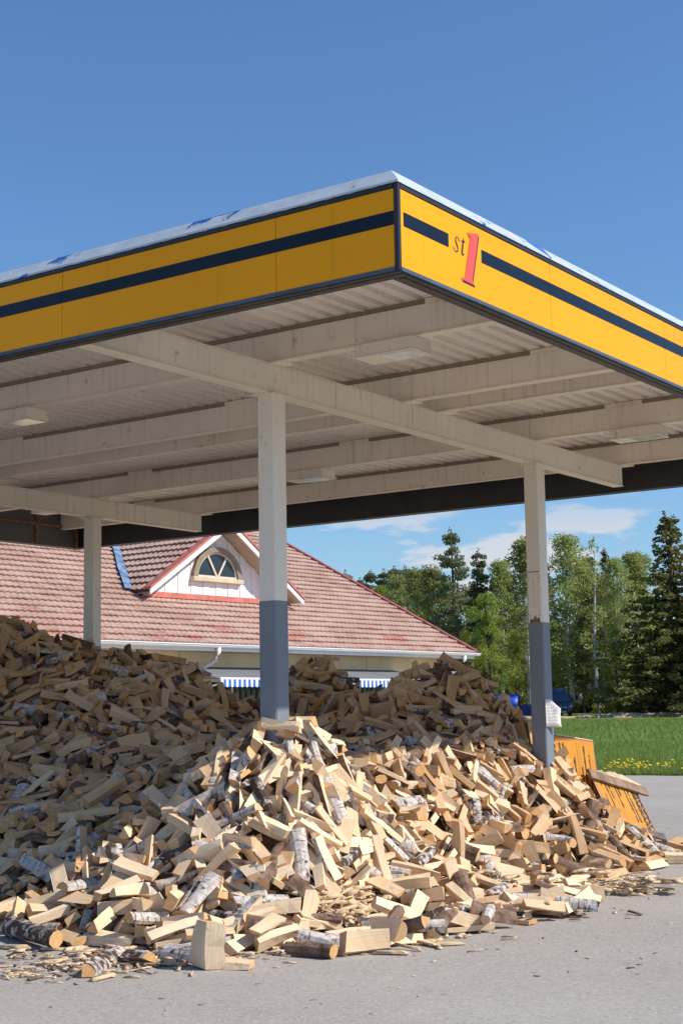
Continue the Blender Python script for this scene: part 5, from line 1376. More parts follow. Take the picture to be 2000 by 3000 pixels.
53,-707,3551,287,70,19,3,53, 58,-314,4091,350,7,44,-73,27, 59,348,4108,438,44,-31,-72,9, 45,332,4177,479,14,-2,73,-50, 47,385,3976,326,86,-21,14,-3, 51,202,4228,507,55,32,5,-63,
44,-296,3015,251,42,-8,79,0, 31,-113,4471,475,43,76,-15,-14, 53,274,4078,415,62,47,-5,-45, 44,-353,4138,398,60,-45,-21,45, 2,-339,2720,57,9,2,-86,25, 55,-549,3213,172,54,7,-17,70,
39,-766,4299,584,19,-3,-88,-8, 20,-620,2877,28,4,73,46,26, 5,-277,2860,185,39,53,-2,62, 38,205,3211,101,37,-37,67,-29, 17,-349,2988,205,15,-52,-70,-17, 23,-303,4325,397,61,-40,-49,21,
3,-460,3934,355,11,24,-47,72, 52,-260,2905,230,10,-72,-28,-45, 0,112,3440,239,24,-22,-48,-69, 54,403,3905,282,7,-37,-62,-53, 45,-735,3258,171,48,-38,53,-38, 47,752,3966,75,7,41,69,40,
14,-823,4142,521,1,71,45,-31, 12,581,3559,9,44,46,-47,-43, 42,-742,3246,172,85,-23,-6,-16, 43,403,3905,283,29,-24,-74,-35, 36,67,4216,425,11,29,79,29, 41,-301,2637,32,69,-35,-11,44,
22,279,3601,192,84,0,9,31, 42,-427,3546,295,8,-12,59,-67, 26,387,4057,379,31,-47,-70,-7, 59,-879,3871,402,9,-11,23,-86, 32,-381,3133,212,3,-46,76,15, 34,-626,4320,562,48,31,-6,69,
7,-738,3671,325,1,35,-61,-56, 30,-507,2892,68,78,0,3,-46, 39,667,3901,90,78,-12,20,-38, 13,-686,3995,436,18,21,-21,-83, 38,-215,2927,276,38,-18,-18,78, 54,-607,4106,466,6,-25,83,22,
1,-60,3104,302,4,-35,-5,-83, 40,67,3086,175,40,-10,20,-78, 2,122,3317,150,35,-74,37,-4, 32,-462,3147,159,24,-14,5,-86, 33,-880,4074,509,40,-9,60,-52, 45,-655,3369,222,3,60,-59,-31,
50,-317,2759,76,36,-54,-43,45, 58,-205,2697,76,69,-47,25,-23, 1,452,3996,320,59,26,7,-62, 46,263,4202,497,13,63,45,44, 45,474,3883,208,17,-75,39,25, 48,-584,2901,42,16,31,35,75,
53,-565,3325,228,43,73,-11,-30, 31,158,3485,227,50,60,33,31, 31,452,3846,203,28,4,-66,-54, 29,-234,2753,118,57,-63,-17,-25, 44,-201,2962,303,7,-83,33,-1, 54,22,4104,377,44,40,-50,-45,
24,532,3760,88,1,-55,-69,18, 40,-15,2943,206,52,13,43,-58, 47,-357,2930,153,62,-25,25,-54, 20,168,3353,145,39,-57,-57,8, 13,594,3956,187,73,-29,-19,40, 29,-518,3292,232,81,35,-17,7,
37,-127,2985,319,4,0,-79,-43, 34,-70,4384,432,29,54,31,58, 26,-164,2868,235,74,50,-6,-8, 28,364,4151,430,16,-17,-78,39, 9,-431,3315,264,31,58,47,40, 28,456,3856,205,42,2,-78,18,
43,475,3745,124,44,-68,-39,-2, 47,-641,3276,206,47,50,41,42, 18,-602,3165,151,2,62,-65,6, 59,-363,2669,7,90,-4,1,-7, 0,-901,4280,624,28,-72,34,31, 45,-886,4310,622,16,2,-65,60,
13,-284,3960,338,33,22,-58,-56, 19,-60,2820,163,47,-16,-72,23, 37,-24,3062,325,11,-51,67,-28, 44,-10,4318,407,63,6,48,-42, 28,-317,4318,417,47,-6,-3,77, 49,116,3606,309,19,68,45,34,
41,162,3113,98,14,-26,-84,16, 38,-383,3332,280,34,-78,16,-24, 35,-969,4161,551,17,15,27,83, 26,-605,4171,481,72,-53,-1,10, 32,-595,4363,549,41,32,-60,-42, 56,-453,4296,479,28,-82,3,23,
7,194,3426,151,27,-48,68,-21, 10,-383,3332,280,14,25,0,-85, 24,-414,3094,190,44,-52,44,-39, 36,-834,3910,413,46,41,-25,-61, 29,341,4180,482,29,28,-29,-75, 7,-48,4489,494,50,10,-12,-73,
16,-2,4470,485,48,-70,28,12, 9,174,2927,22,15,20,4,-86, 22,288,4013,356,78,12,-10,-42, 42,-610,3253,187,14,-3,88,-9, 49,-684,3991,438,28,-35,75,-22, 5,-66,2839,174,1,-35,-18,-81,
26,-449,2879,74,11,3,78,-43, 18,129,3427,195,7,38,-77,27, 34,362,4103,414,62,-30,50,-27, 41,74,3947,316,5,57,24,65, 12,480,3739,93,89,9,-11,-6, 33,-693,3505,274,11,-18,-70,52,
19,-676,2992,75,14,47,65,39, 41,-735,3990,458,35,-45,43,-55, 42,-766,4299,584,57,70,1,2, 27,-927,4012,501,69,27,7,-50, 0,-239,2788,144,8,15,29,84, 57,-430,3318,256,60,45,-34,-37,
49,-530,4081,423,48,21,12,72, 45,220,3667,284,3,-14,-70,-55, 42,-493,3999,373,10,6,-3,-89, 28,-389,3167,198,15,-33,32,-76, 39,333,3628,160,59,44,16,-50, 32,176,3494,218,17,63,62,3,
58,-641,3125,126,51,-3,-3,-74, 44,-669,3001,73,45,-50,-38,46, 1,-927,4195,589,10,-19,-71,-51, 19,193,3609,285,43,-41,58,-36, 41,501,4000,284,4,-8,4,-89, 45,-575,4080,445,45,-61,-39,30,
51,387,3825,240,40,19,-33,71, 11,321,4057,390,85,1,2,29, 47,460,3982,304,30,9,-50,68, 9,-476,3771,353,32,-58,-61,4, 12,-579,3743,343,19,-84,15,-23, 20,-370,2894,123,57,-51,43,-20,
18,-736,4178,519,40,18,-11,78, 53,-604,3561,297,43,33,-20,-69, 50,-630,3881,365,17,0,-80,-38, 16,-653,4082,467,74,-43,-4,28, 51,455,3327,18,31,-38,65,-38, 6,437,3576,51,34,-8,-11,82,
56,77,3986,343,5,40,69,41, 3,-375,3655,323,79,18,-14,-36, 16,97,3053,122,27,-7,-75,-41, 34,11,3521,293,23,-2,54,68, 2,625,3771,53,82,33,1,-18, 18,-773,4006,432,2,69,56,16,
10,206,3158,82,46,27,-14,-72, 18,370,3748,204,19,-15,-32,-81, 51,-101,2952,313,71,18,11,-52, 22,236,3172,75,71,21,24,45, 7,-242,2706,67,38,-67,-44,-15, 54,699,4161,134,45,58,36,38,
1,-461,3214,204,8,-11,-28,85, 14,-937,4182,577,7,52,63,38, 50,-641,3397,243,89,-15,2,0, 54,757,3803,10,67,-53,-17,23, 2,-755,3456,226,72,6,-18,51, 5,-611,3720,337,17,-19,-13,-85,
58,-294,4288,388,20,-17,38,-78, 3,-260,2670,32,71,28,-2,47, 48,166,3028,48,4,17,-64,-60, 34,-66,4573,538,62,-24,34,-51, 44,-678,4232,524,48,-11,-68,32, 50,49,3654,299,21,58,44,48,
59,-263,2698,59,31,-50,68,-7, 56,-42,2898,196,26,-12,-51,-68, 44,-167,4541,487,7,-75,-47,-13, 24,331,3960,327,71,39,-2,40, 28,133,4138,415,49,9,47,-59, 30,270,3520,143,8,-54,-19,-69,
50,310,3803,285,15,10,6,88, 56,-673,3646,325,5,-74,-51,-5, 30,-782,3917,412,50,42,41,47, 13,-898,4276,627,42,20,21,74, 5,71,3210,199,13,42,-54,57, 2,-65,4572,541,38,14,24,76,
6,-30,3062,320,39,4,14,80, 1,154,4005,355,61,-50,38,-23, 29,382,4217,464,3,-80,-41,2, 24,543,3711,49,24,-62,-59,-12, 26,-50,2612,11,16,5,26,85, 47,-609,2980,59,9,-65,-57,23,
10,-403,3045,176,69,0,12,57, 16,-27,4080,348,45,60,18,46, 54,-430,3328,268,38,64,-29,-41, 21,308,3912,319,36,-40,55,-46, 52,-704,3262,168,36,-63,47,-24, 44,221,4040,361,3,63,-50,-40,
11,133,4138,416,53,43,3,-59, 34,-172,4604,493,47,57,-29,42, 58,-217,2890,237,64,-12,46,-43, 38,-481,3248,217,57,6,6,-69, 50,-799,4025,462,65,-12,43,-44, 18,-718,3272,174,7,-62,-65,0,
8,-115,2676,40,79,-2,15,-40, 23,-898,4348,637,23,55,67,-7, 20,170,3547,266,9,84,-10,-28, 52,-488,4318,499,7,-74,26,44, 12,394,3807,218,27,41,-24,71, 4,-681,2992,63,28,67,21,48,
19,-543,2988,96,14,45,63,43, 50,624,3905,110,24,-23,-37,-75, 49,312,4142,449,7,-70,56,3, 0,-228,4551,405,66,19,56,18, 21,-696,3872,380,44,70,-34,-7, 53,-942,4080,512,81,-18,-9,33,
57,-306,3019,256,63,-29,26,-51, 12,59,2985,109,30,6,3,-85, 28,-405,4109,374,82,26,-17,22, 26,229,3068,33,26,23,81,-19, 28,92,3747,308,43,-24,-14,74, 25,-475,2998,128,52,-53,-46,22,
15,-884,3972,446,63,27,41,41, 21,-653,3080,98,67,-46,-5,-38, 46,-777,4286,566,36,-25,-60,51, 43,-786,3858,379,60,37,-6,-56, 18,-838,3588,304,8,-59,52,43, 23,-442,4405,517,37,49,-40,-52,
56,293,4013,359,34,12,38,-73, 25,-757,3312,187,30,-23,76,-30, 55,379,3718,184,27,-68,-51,-11, 2,144,3275,119,12,20,-76,43, 16,-591,4187,490,16,9,45,-75, 51,-393,3286,230,19,86,9,14,
25,-666,3069,84,60,13,51,43, 13,-826,4328,600,18,-69,54,6, 49,403,3905,282,13,-38,-59,-55, 53,172,3483,224,39,25,-50,59, 26,-99,2735,91,12,87,-3,-20, 24,107,4114,389,61,-53,36,-17,
2,-428,4417,521,23,-55,54,-41, 2,-649,4220,519,20,18,0,86, 49,-373,4288,437,61,-30,-39,45, 9,111,3087,125,9,-60,-51,-42, 26,298,3533,100,48,-33,-42,55, 2,99,3345,191,45,6,-59,51,
58,-200,4362,398,51,-25,-32,62, 0,-717,3980,406,13,-18,-81,-34, 21,71,3085,178,39,71,4,-39, 8,-559,4011,408,2,5,-89,-10, 24,264,4156,458,22,-16,85,-12, 44,51,3523,292,19,67,-53,-19,
8,-371,3325,258,41,17,20,76, 6,-690,4250,554,11,0,28,-85, 42,-630,4093,448,28,-24,54,-62, 46,-525,3305,225,22,11,57,65, 33,-680,3274,187,5,1,44,78, 0,-937,4182,577,23,57,26,61,
44,-849,4267,587,81,-16,18,-30, 28,364,3819,238,54,59,-6,-41, 40,-376,3781,327,47,-44,56,-28, 3,-176,2733,75,4,10,-61,65, 45,-571,3758,338,51,69,-26,6, 25,253,4044,360,63,-57,5,30,
31,-248,3017,302,72,37,-28,27, 51,-697,3852,373,74,-16,35,-34, 48,-567,3242,184,14,-58,-56,-38, 3,-706,3868,360,9,-23,-71,50, 48,-914,4223,605,45,-24,-68,30, 14,-541,2875,7,44,-42,47,-47,
22,372,3558,108,52,-47,49,-28, 8,-185,2728,114,28,19,3,83, 34,103,4041,352,62,21,50,36, 7,-377,4183,405,42,-20,-11,76, 23,-10,4476,489,30,55,-41,-50, 55,313,4135,461,25,58,10,63,
27,-48,4098,347,20,-38,77,-17, 19,-711,4221,530,20,52,54,46, 29,-713,3664,317,11,42,61,50, 21,-847,3976,427,32,83,-14,4, 41,698,3716,5,45,-45,45,-46, 3,-539,3682,326,67,47,12,-36,
50,-723,3159,127,1,89,-11,5, 23,-225,2817,175,46,7,27,-72, 56,-261,2916,234,42,-55,-49,-30, 55,322,3894,297,7,84,-29,10, 45,-511,4258,486,12,18,31,82, 20,477,3566,11,68,23,18,51,
3,665,3877,72,45,-6,-23,-74, 33,897,4152,22,25,-28,67,-47, 44,-382,3109,203,58,-24,44,-47, 19,-583,3812,360,8,-63,50,40, 37,-687,3537,269,42,35,5,-71, 26,65,3300,207,78,-31,-9,32,
53,391,4054,366,5,23,-8,87, 45,166,3536,264,6,-59,-61,-30, 59,402,3706,129,29,24,3,82, 41,428,4124,397,25,28,0,82, 45,464,4084,339,7,4,89,-6, 32,514,3901,197,78,25,20,32,
43,-95,2803,156,41,-58,54,14, 4,444,3992,305,37,75,29,-16, 50,469,3950,275,47,30,2,70, 58,-45,2796,116,11,23,-61,61, 39,-355,4016,340,24,-52,-64,-27, 10,-414,4084,392,21,-54,-69,8,
4,-621,3990,412,46,-4,-28,72, 21,-907,4000,475,26,-51,-70,-2, 55,-365,3245,233,53,70,-11,13, 54,447,3518,22,26,53,52,44, 31,199,3367,89,50,-7,-33,-67, 42,161,4028,361,22,-17,76,-39,
57,-318,3795,307,38,-53,-62,2, 23,474,4138,381,53,-24,17,-66, 23,20,4126,369,23,-53,64,26, 44,-297,3004,273,16,-46,-67,35, 17,262,3016,21,64,61,14,11, 5,-580,4419,559,81,-19,29,-18,
28,-698,4235,542,30,-4,-8,84, 59,-652,3911,386,45,-6,-18,-75, 41,-772,3996,427,39,74,-16,-27, 44,-449,3654,319,50,38,30,58, 51,124,3525,283,26,-54,67,9, 7,-136,4585,525,51,9,51,53,
45,-6,4508,462,13,0,-70,55, 57,-490,3509,271,13,-77,43,8, 40,-268,4540,421,34,-69,21,-43, 36,-402,3200,210,2,19,2,88, 1,-219,4358,382,36,-40,30,-65, 55,-692,3438,237,32,5,-44,71,
38,-780,3471,247,15,-19,83,24, 24,-326,2641,25,54,-18,19,-67, 44,-942,4271,634,11,-24,41,-76, 43,97,4251,451,56,33,19,60, 27,-115,4537,509,68,-7,10,-57, 17,47,3004,154,53,-12,33,-64,
5,-167,2610,10,64,-52,-21,29, 58,-767,4300,583,25,60,-49,-38, 3,274,4016,361,22,78,39,-2, 52,-307,4004,343,10,-1,-13,-88, 6,241,4077,388,28,-41,-64,39, 28,-69,4178,372,33,80,17,20,
37,-136,3057,380,63,-30,-37,43, 40,135,2980,49,13,-3,63,-63, 16,82,2996,85,67,57,-3,-15, 20,568,3845,119,44,-71,-22,23, 4,569,4016,213,26,-7,0,86, 32,699,3922,47,30,69,-49,-7,
34,-704,4099,485,51,64,30,23, 8,-564,4196,478,11,-5,-41,79, 11,667,4083,146,51,-30,-65,22, 9,396,3252,18,3,-15,74,-49, 12,-448,4293,486,73,-12,49,-11, 13,310,3674,224,51,17,-54,48,
0,-719,4183,497,62,-60,24,-5, 12,-677,3652,328,14,61,-44,-48, 36,-614,3238,183,26,-55,66,7, 16,415,3181,28,16,-28,46,-71, 22,725,3975,54,4,5,-84,-32, 8,9,4386,440,31,5,13,-83,
2,-782,3920,404,25,1,-42,75, 38,-783,4162,536,10,22,45,74, 43,-99,4384,410,58,27,-1,-63, 11,227,3882,320,41,-77,22,-5, 57,36,3459,272,83,10,0,-32, 23,-508,3968,385,16,18,7,86,
57,-53,4504,491,40,-71,-32,-20, 39,-683,3407,232,61,-53,20,-34, 55,-837,3905,413,61,-40,-47,24, 57,-687,3002,65,55,-5,-32,63, 47,-382,2822,77,11,4,68,58, 10,-333,4164,370,18,10,6,88,
33,421,3923,279,34,54,55,32, 47,51,3023,170,75,6,48,-12, 18,209,4103,402,7,-10,46,-76, 49,590,3917,149,85,17,12,23, 56,-561,3595,309,32,59,38,46, 29,-656,3021,55,55,6,-18,-69,
12,31,2925,90,54,-1,45,57, 12,-426,3693,320,58,21,-4,-66, 35,298,3587,145,36,69,42,-16, 38,-112,4513,475,15,-39,-67,-43, 26,-426,3463,270,30,-12,66,-52, 44,-18,2974,238,19,-30,-10,-82,
47,191,3896,305,5,-55,-5,-71, 43,-179,2989,339,19,30,61,55, 31,-409,4332,453,62,-37,-50,20, 50,-381,3992,349,1,34,83,-8, 31,422,3862,233,11,1,2,-89, 56,363,3699,185,30,-75,-12,36,
10,66,3099,189,71,15,18,50, 43,-743,3263,169,18,-64,-60,-11, 55,-487,3759,355,7,28,57,64, 15,-643,4045,430,87,-15,3,-15, 38,-544,3422,243,10,3,-85,-28, 23,-720,4238,533,14,76,36,28,
44,-455,2804,8,56,-64,-23,18, 45,-285,3478,312,22,-33,-64,49, 20,216,2832,28,30,-26,48,-65, 30,394,4208,460,45,-39,46,-49, 45,250,4209,495,2,44,-53,-58, 53,345,4076,372,44,-7,-71,32,
9,97,4163,408,16,19,78,38, 0,-498,4363,536,51,68,-20,-23, 2,293,4015,355,12,-85,27,-7, 44,158,2879,24,52,-54,33,-37, 2,460,3417,11,22,79,36,10, 53,429,4136,401,17,-70,53,2,
2,-638,3430,247,28,-17,-35,76, 44,13,4083,356,41,-12,-50,61, 44,-794,4007,446,5,-15,81,36, 58,-720,3992,429,50,16,2,73, 37,-757,4153,509,49,9,19,-73, 5,155,3231,105,63,-49,25,33,
4,-308,4502,416,17,7,70,-53, 12,-243,4278,378,85,-3,-7,29, 16,-652,4100,467,44,69,-36,-14, 34,350,3784,240,21,-33,-60,-54, 25,-431,4418,521,31,-82,-9,20, 58,117,3144,117,3,-89,-11,-6,
21,303,4081,367,43,77,1,-18, 57,384,3912,270,83,-15,9,-30, 36,-789,3467,219,67,-19,15,-55, 56,594,3914,153,52,-11,-66,30, 54,-177,2647,33,23,-43,-75,-11, 35,-942,4261,621,55,-12,53,-46,
49,501,4531,103,18,56,68,-7, 9,-23,3370,282,15,5,23,-85, 6,-313,3176,263,88,-4,-1,-17, 40,302,3787,280,45,-61,42,-23, 11,447,3799,181,54,-52,-44,24, 21,294,4122,389,12,-1,63,-63,
19,-513,3141,145,80,-6,-8,-40, 5,367,4208,482,64,54,15,-28, 30,-780,4185,524,21,68,53,15, 53,-778,3918,397,51,27,-27,-64, 46,-733,4091,486,6,-87,-22,5, 21,216,3401,111,4,11,-71,55,
50,424,4167,415,13,-26,84,-15, 23,517,3959,237,20,25,-81,-23, 9,359,3492,77,12,21,85,18, 59,-244,2984,300,5,-81,36,-14, 33,-122,4473,473,19,-3,4,88, 15,-827,3861,387,71,-17,13,-52,
46,17,4086,355,11,-49,66,35, 27,53,2995,124,41,-17,-67,-40, 44,213,3471,174,58,55,33,25, 31,252,4018,341,18,-72,50,-3, 57,174,3937,318,21,-19,-85,-4, 37,-186,2764,91,27,-84,-8,14,
16,-458,4117,394,57,59,28,-24, 35,383,3830,213,4,-32,-62,-57, 49,245,2845,18,12,-27,-68,52, 4,-382,3018,181,65,41,-2,48, 5,-437,3592,311,6,-21,80,-34, 34,-722,3252,144,47,53,-49,-26,
18,-31,3982,318,16,-35,71,-40, 58,-687,4194,493,16,-19,-82,27, 34,-354,3969,337,64,60,15,13, 34,112,3161,144,50,29,5,69, 51,-533,4289,514,60,50,21,39, 20,-404,3814,307,37,38,-41,60,
27,-23,2979,251,44,11,-73,27, 34,-134,4617,530,19,19,69,-52, 3,-639,4353,573,37,77,27,4, 44,364,2960,28,48,-75,-3,-12, 31,727,4406,120,24,-58,40,-50, 34,796,4014,30,48,-75,7,-6,
10,712,4023,76,19,-39,-78,9, 28,-874,4250,593,3,-85,-28,-7, 1,321,4243,522,47,73,-19,-11, 13,354,3406,43,41,57,-38,-42, 56,67,2954,74,77,46,-2,-8, 44,292,3383,67,50,-73,11,8,
11,-451,3133,176,1,22,76,-43, 7,-551,3887,355,74,-40,27,-18, 20,-225,4609,413,39,16,53,-60, 22,576,3758,35,44,-68,27,29, 58,347,3922,298,4,46,-72,29, 4,125,2875,24,49,-23,55,-46,
4,87,3621,299,68,57,13,-5, 12,462,4117,382,73,38,18,-33, 50,-654,4084,462,55,-35,-50,36, 25,-639,4353,573,12,2,-76,46, 9,720,3908,39,35,-28,-26,74, 25,-914,4400,639,6,38,-80,-14,
13,-252,3040,317,65,-59,-14,-14, 51,512,3869,179,45,-73,-6,25, 7,-22,4432,442,2,8,15,-88, 57,-645,4082,467,14,67,45,36, 26,-364,3584,298,29,-76,27,28, 0,203,2771,13,35,-36,45,-60,
40,-227,4397,393,14,-71,42,-33, 51,-318,3940,321,12,-42,45,-64, 56,663,4087,127,29,6,-70,-48, 45,-955,4397,646,53,-53,46,18, 18,448,3622,20,32,-7,14,82, 5,281,3647,191,51,49,14,-54,
12,-145,2807,190,88,10,14,8, 1,311,3674,218,29,38,-41,64, 14,452,3965,271,47,28,-8,71, 24,51,4305,432,67,46,32,22, 40,-13,4479,483,3,78,-36,-27, 50,-56,4601,540,61,-15,-44,47,
16,318,4154,422,2,18,83,31, 41,-899,3894,399,78,0,-25,38, 47,-576,3368,245,41,-13,-19,77, 16,584,3914,155,17,32,-53,-63, 54,559,3842,111,62,6,-43,48, 14,-783,4162,536,17,-83,18,24,
37,-848,4266,591,30,-82,-19,9, 34,-357,4377,431,33,-57,28,-54, 33,402,4233,455,72,33,30,-32, 14,246,3511,159,2,58,-68,-11, 31,-219,2715,72,30,-20,-35,75, 5,-443,4405,515,53,5,-37,63,
10,75,3148,181,38,22,-40,68, 17,-70,4369,416,49,-48,56,-16, 22,-49,2821,111,28,18,-55,63, 40,-548,3236,165,22,76,-42,-12, 57,176,3537,203,16,36,-81,-6, 52,669,4112,136,5,81,-38,-11,
5,-315,3576,300,0,78,45,7, 41,-648,3412,244,61,25,28,54, 13,629,3685,10,66,-49,24,-29, 27,114,3446,231,54,4,-10,-71, 40,-18,4178,358,38,-62,-34,40, 15,-901,4229,554,23,6,-86,-11,
53,-854,4249,594,72,52,13,-9, 40,-6,3388,270,82,32,1,-21, 56,220,4169,458,34,31,-11,-77, 0,-89,4239,357,47,37,13,-66, 40,129,4226,455,71,7,-33,43, 24,88,3062,129,0,72,52,11,
54,307,4243,522,10,-3,-31,-84, 29,-322,3119,232,7,-8,-14,88, 23,-295,2835,105,35,-35,-72,23, 12,-811,3702,353,23,-61,-52,34, 0,-930,3977,447,26,16,6,84, 30,224,4059,363,0,-77,-42,-18,
12,463,3647,66,11,23,86,-6, 0,451,3991,291,78,41,19,6, 45,806,4041,37,56,-54,-1,46, 36,41,3043,205,2,-41,24,-76, 20,222,4153,459,42,78,-12,8, 6,-33,3060,307,46,19,-75,6,
31,-553,3648,324,82,35,-9,8, 44,-794,4386,591,27,-8,-64,56, 1,8,3118,263,31,43,26,68, 57,-20,4260,393,86,-19,-14,7, 47,-464,3882,353,48,55,-38,-37, 3,305,3786,285,50,72,21,3,
22,-461,3564,284,69,43,14,36, 5,283,4100,414,22,-15,-83,22, 1,275,3842,273,77,37,-5,-27, 54,-839,4228,559,47,70,-27,-17, 3,300,3821,285,29,-7,-64,56, 21,326,4055,378,71,-15,42,-34,
28,384,4163,413,9,-72,52,12, 9,444,3800,188,42,28,-29,-69, 50,355,4119,426,40,71,8,-38, 26,-636,3020,40,26,-11,75,-42, 43,-367,3536,304,38,-32,56,-51, 40,-652,3634,324,7,-22,-52,70,
41,-711,3660,316,26,-10,58,-63, 32,-725,4403,566,65,21,35,47, 41,507,4542,127,69,-42,-21,34, 30,-582,3885,386,43,-41,62,-27, 29,-289,2928,225,86,-19,-16,-9, 34,471,3834,163,50,51,-14,-53,
7,22,3055,227,48,68,30,-18, 4,263,3485,96,47,-27,54,-48, 53,257,3917,305,66,-49,36,-3, 43,-614,2958,38,55,-60,30,-26, 29,-300,4347,388,11,-45,71,30, 59,-772,3645,280,10,-11,32,-83,
12,568,4003,224,11,-57,66,-20, 3,350,3931,300,19,-30,-77,-31, 24,589,4241,239,71,43,-28,-21, 48,472,4169,379,20,77,7,-41, 8,299,2974,15,18,-87,14,-1, 1,721,4175,83,2,-6,60,-67,
16,530,3855,145,73,-48,-21,12, 52,626,3904,111,76,32,28,-23, 53,-734,3667,321,48,65,25,31, 2,-746,4037,427,38,0,30,-76, 14,224,3123,56,15,83,-32,-5, 30,-579,3230,173,25,-48,-72,2,
44,119,3530,272,13,-17,-6,-87, 52,165,4055,356,18,-4,-33,-82, 3,502,3973,262,32,54,49,43, 58,295,3872,300,22,-6,-55,67, 15,-607,4105,467,63,-62,15,11, 13,-405,3839,315,31,26,-43,68,
58,296,3590,159,14,71,46,29, 48,-796,3482,256,36,7,23,-79, 16,702,3797,10,42,17,29,72, 10,-604,3622,303,47,52,2,-56, 20,-449,3135,171,12,27,-8,-85, 37,-686,3397,231,70,-15,-30,45,
12,-581,2836,13,7,17,88,3, 6,-687,2867,10,86,24,-4,-13, 53,114,2938,51,0,-8,18,88, 16,271,4160,463,20,-66,-58,-4, 17,494,3995,268,44,-9,-74,24, 54,549,3866,118,85,-24,16,-5,
7,249,3672,241,4,13,-88,-11, 31,321,3672,206,47,3,-73,25, 56,288,4016,355,64,42,1,47, 49,493,3282,18,75,12,1,48, 33,617,3979,160,33,-15,-55,61, 43,-676,4364,576,66,-9,11,-59,
23,-560,2945,65,9,54,-65,-28, 51,-650,3162,125,55,-45,-24,50, 43,-734,3753,330,10,-49,-54,51, 37,-354,3890,329,14,87,-9,-18, 25,-789,4156,517,79,-37,22,-1, 13,-427,2876,67,55,67,5,22,
22,-783,4498,605,36,-38,63,-37, 51,439,4040,327,21,42,-75,-18, 42,95,3283,158,76,-46,14,-7, 31,-478,3773,342,30,69,-46,-19, 53,747,4458,90,72,-40,13,-34, 38,169,3352,147,2,-33,27,-79,
35,280,4096,408,13,-89,4,3, 22,-587,3041,58,79,-10,7,-42, 26,-844,4073,480,18,-13,-84,22, 57,-358,2724,15,72,3,11,53, 2,-16,4120,338,56,0,-5,70, 55,323,5224,11,22,-19,-55,65,
1,-933,3936,409,19,25,54,-64, 2,-475,4091,393,81,-29,-21,14, 53,-439,4421,506,65,-44,29,-33, 5,389,3949,296,12,-57,57,-38, 15,-561,3941,404,9,2,-67,59, 21,146,3580,238,70,27,14,47,
54,-671,3994,396,70,-38,1,-41, 22,478,3182,13,16,-11,-37,80, 42,-369,2895,122,70,47,-22,-23, 28,775,4447,70,11,86,22,-10, 39,-241,3582,253,64,-60,-18,0, 2,39,4541,437,1,63,-39,52,
36,-709,3118,114,39,-14,35,-72, 19,77,3586,283,14,-22,-69,-52, 2,-361,2930,131,22,-65,-57,13, 25,224,3274,86,87,22,7,-4, 12,-101,4532,506,17,10,88,-5, 42,231,3326,92,68,-49,-7,33,
26,731,3916,36,33,70,-46,-10, 13,-810,4028,457,81,-34,-18,7, 14,-953,4292,645,71,-53,7,13, 14,-861,3696,342,0,-6,52,-73, 47,551,3774,37,61,-49,40,19, 5,-606,3818,363,41,63,-28,-41,
40,509,3940,230,22,77,-17,-37, 32,-608,3917,388,70,2,-23,-51, 20,-669,3212,138,27,-13,60,-61, 53,-259,4412,385,56,27,-47,-45, 33,-716,3705,328,77,-42,-13,-14, 52,-861,4017,458,3,-11,-26,85,
42,790,3928,24,59,-49,33,-33, 55,-679,3276,181,45,74,-24,-3, 9,-629,3773,355,17,-10,86,-19, 10,-739,3245,162,17,4,33,-82, 14,560,3852,111,51,58,45,8, 8,759,4138,68,89,9,4,0,
54,-664,3068,92,51,72,-6,-18, 13,-844,3747,342,3,52,56,47, 1,402,3546,56,60,-30,-15,58, 52,-326,2864,93,67,13,-34,47, 32,-638,4265,506,2,15,-85,-25, 18,539,3737,39,40,-36,-72,-4,
1,-721,3677,306,11,66,-45,-39, 5,-486,3342,253,40,-80,-4,3, 23,105,3687,300,5,-5,-68,-58, 42,-694,3993,439,79,-6,-25,33, 48,-757,3813,357,63,5,-9,64, 41,-259,4318,358,49,-42,-63,-3,
48,568,3729,79,43,-14,-78,1, 56,-810,4027,459,73,-52,6,-6, 26,-292,3159,283,4,88,6,16, 22,604,4092,219,68,-25,44,-29, 17,-16,4375,428,8,14,-45,-76, 54,355,3522,62,48,55,-40,-34,
1,21,3031,227,26,-24,-33,-76, 45,111,3471,217,79,-35,14,22, 33,590,3872,97,55,-19,60,-34, 17,177,3667,293,15,-41,73,-29, 18,613,4084,198,43,14,-22,75, 19,-734,4094,480,52,-58,-44,11,
53,-515,3361,252,61,63,-12,14, 52,201,3671,278,19,-16,-86,-5, 15,724,3870,20,14,11,88,-3, 5,-780,4252,537,29,-39,63,-43, 4,149,3411,171,1,-38,80,16, 0,70,4425,436,81,26,-7,29,
14,358,3888,279,31,-25,70,-40, 28,-450,4295,482,11,-51,-67,-31, 15,566,3836,112,13,35,-24,78, 22,-668,4268,541,49,-60,34,-31, 52,222,3675,285,18,14,-86,-16, 3,-141,2888,214,67,-22,50,-24,
57,54,4134,368,28,73,-28,-36, 57,-606,3041,96,21,34,60,54, 16,-619,3958,393,53,30,-46,-47, 44,-851,4053,457,1,14,13,88, 3,-683,3155,114,23,22,-82,-19, 55,81,3016,17,5,89,5,-8,
54,224,3739,306,11,55,62,34, 14,96,3324,184,52,51,42,32, 32,214,3527,223,11,-58,-50,-46, 15,83,3034,97,10,-1,-4,-89, 23,130,4027,342,58,-67,-16,9, 8,-308,2968,185,0,61,-64,-17,
2,-13,2864,122,63,32,12,-55, 19,637,4271,172,28,-37,14,76, 13,-293,4036,336,8,-18,-61,-63, 1,-737,4256,547,49,-15,41,-62, 15,-732,3311,153,60,-45,-37,34, 7,437,3200,18,17,-14,41,-77,
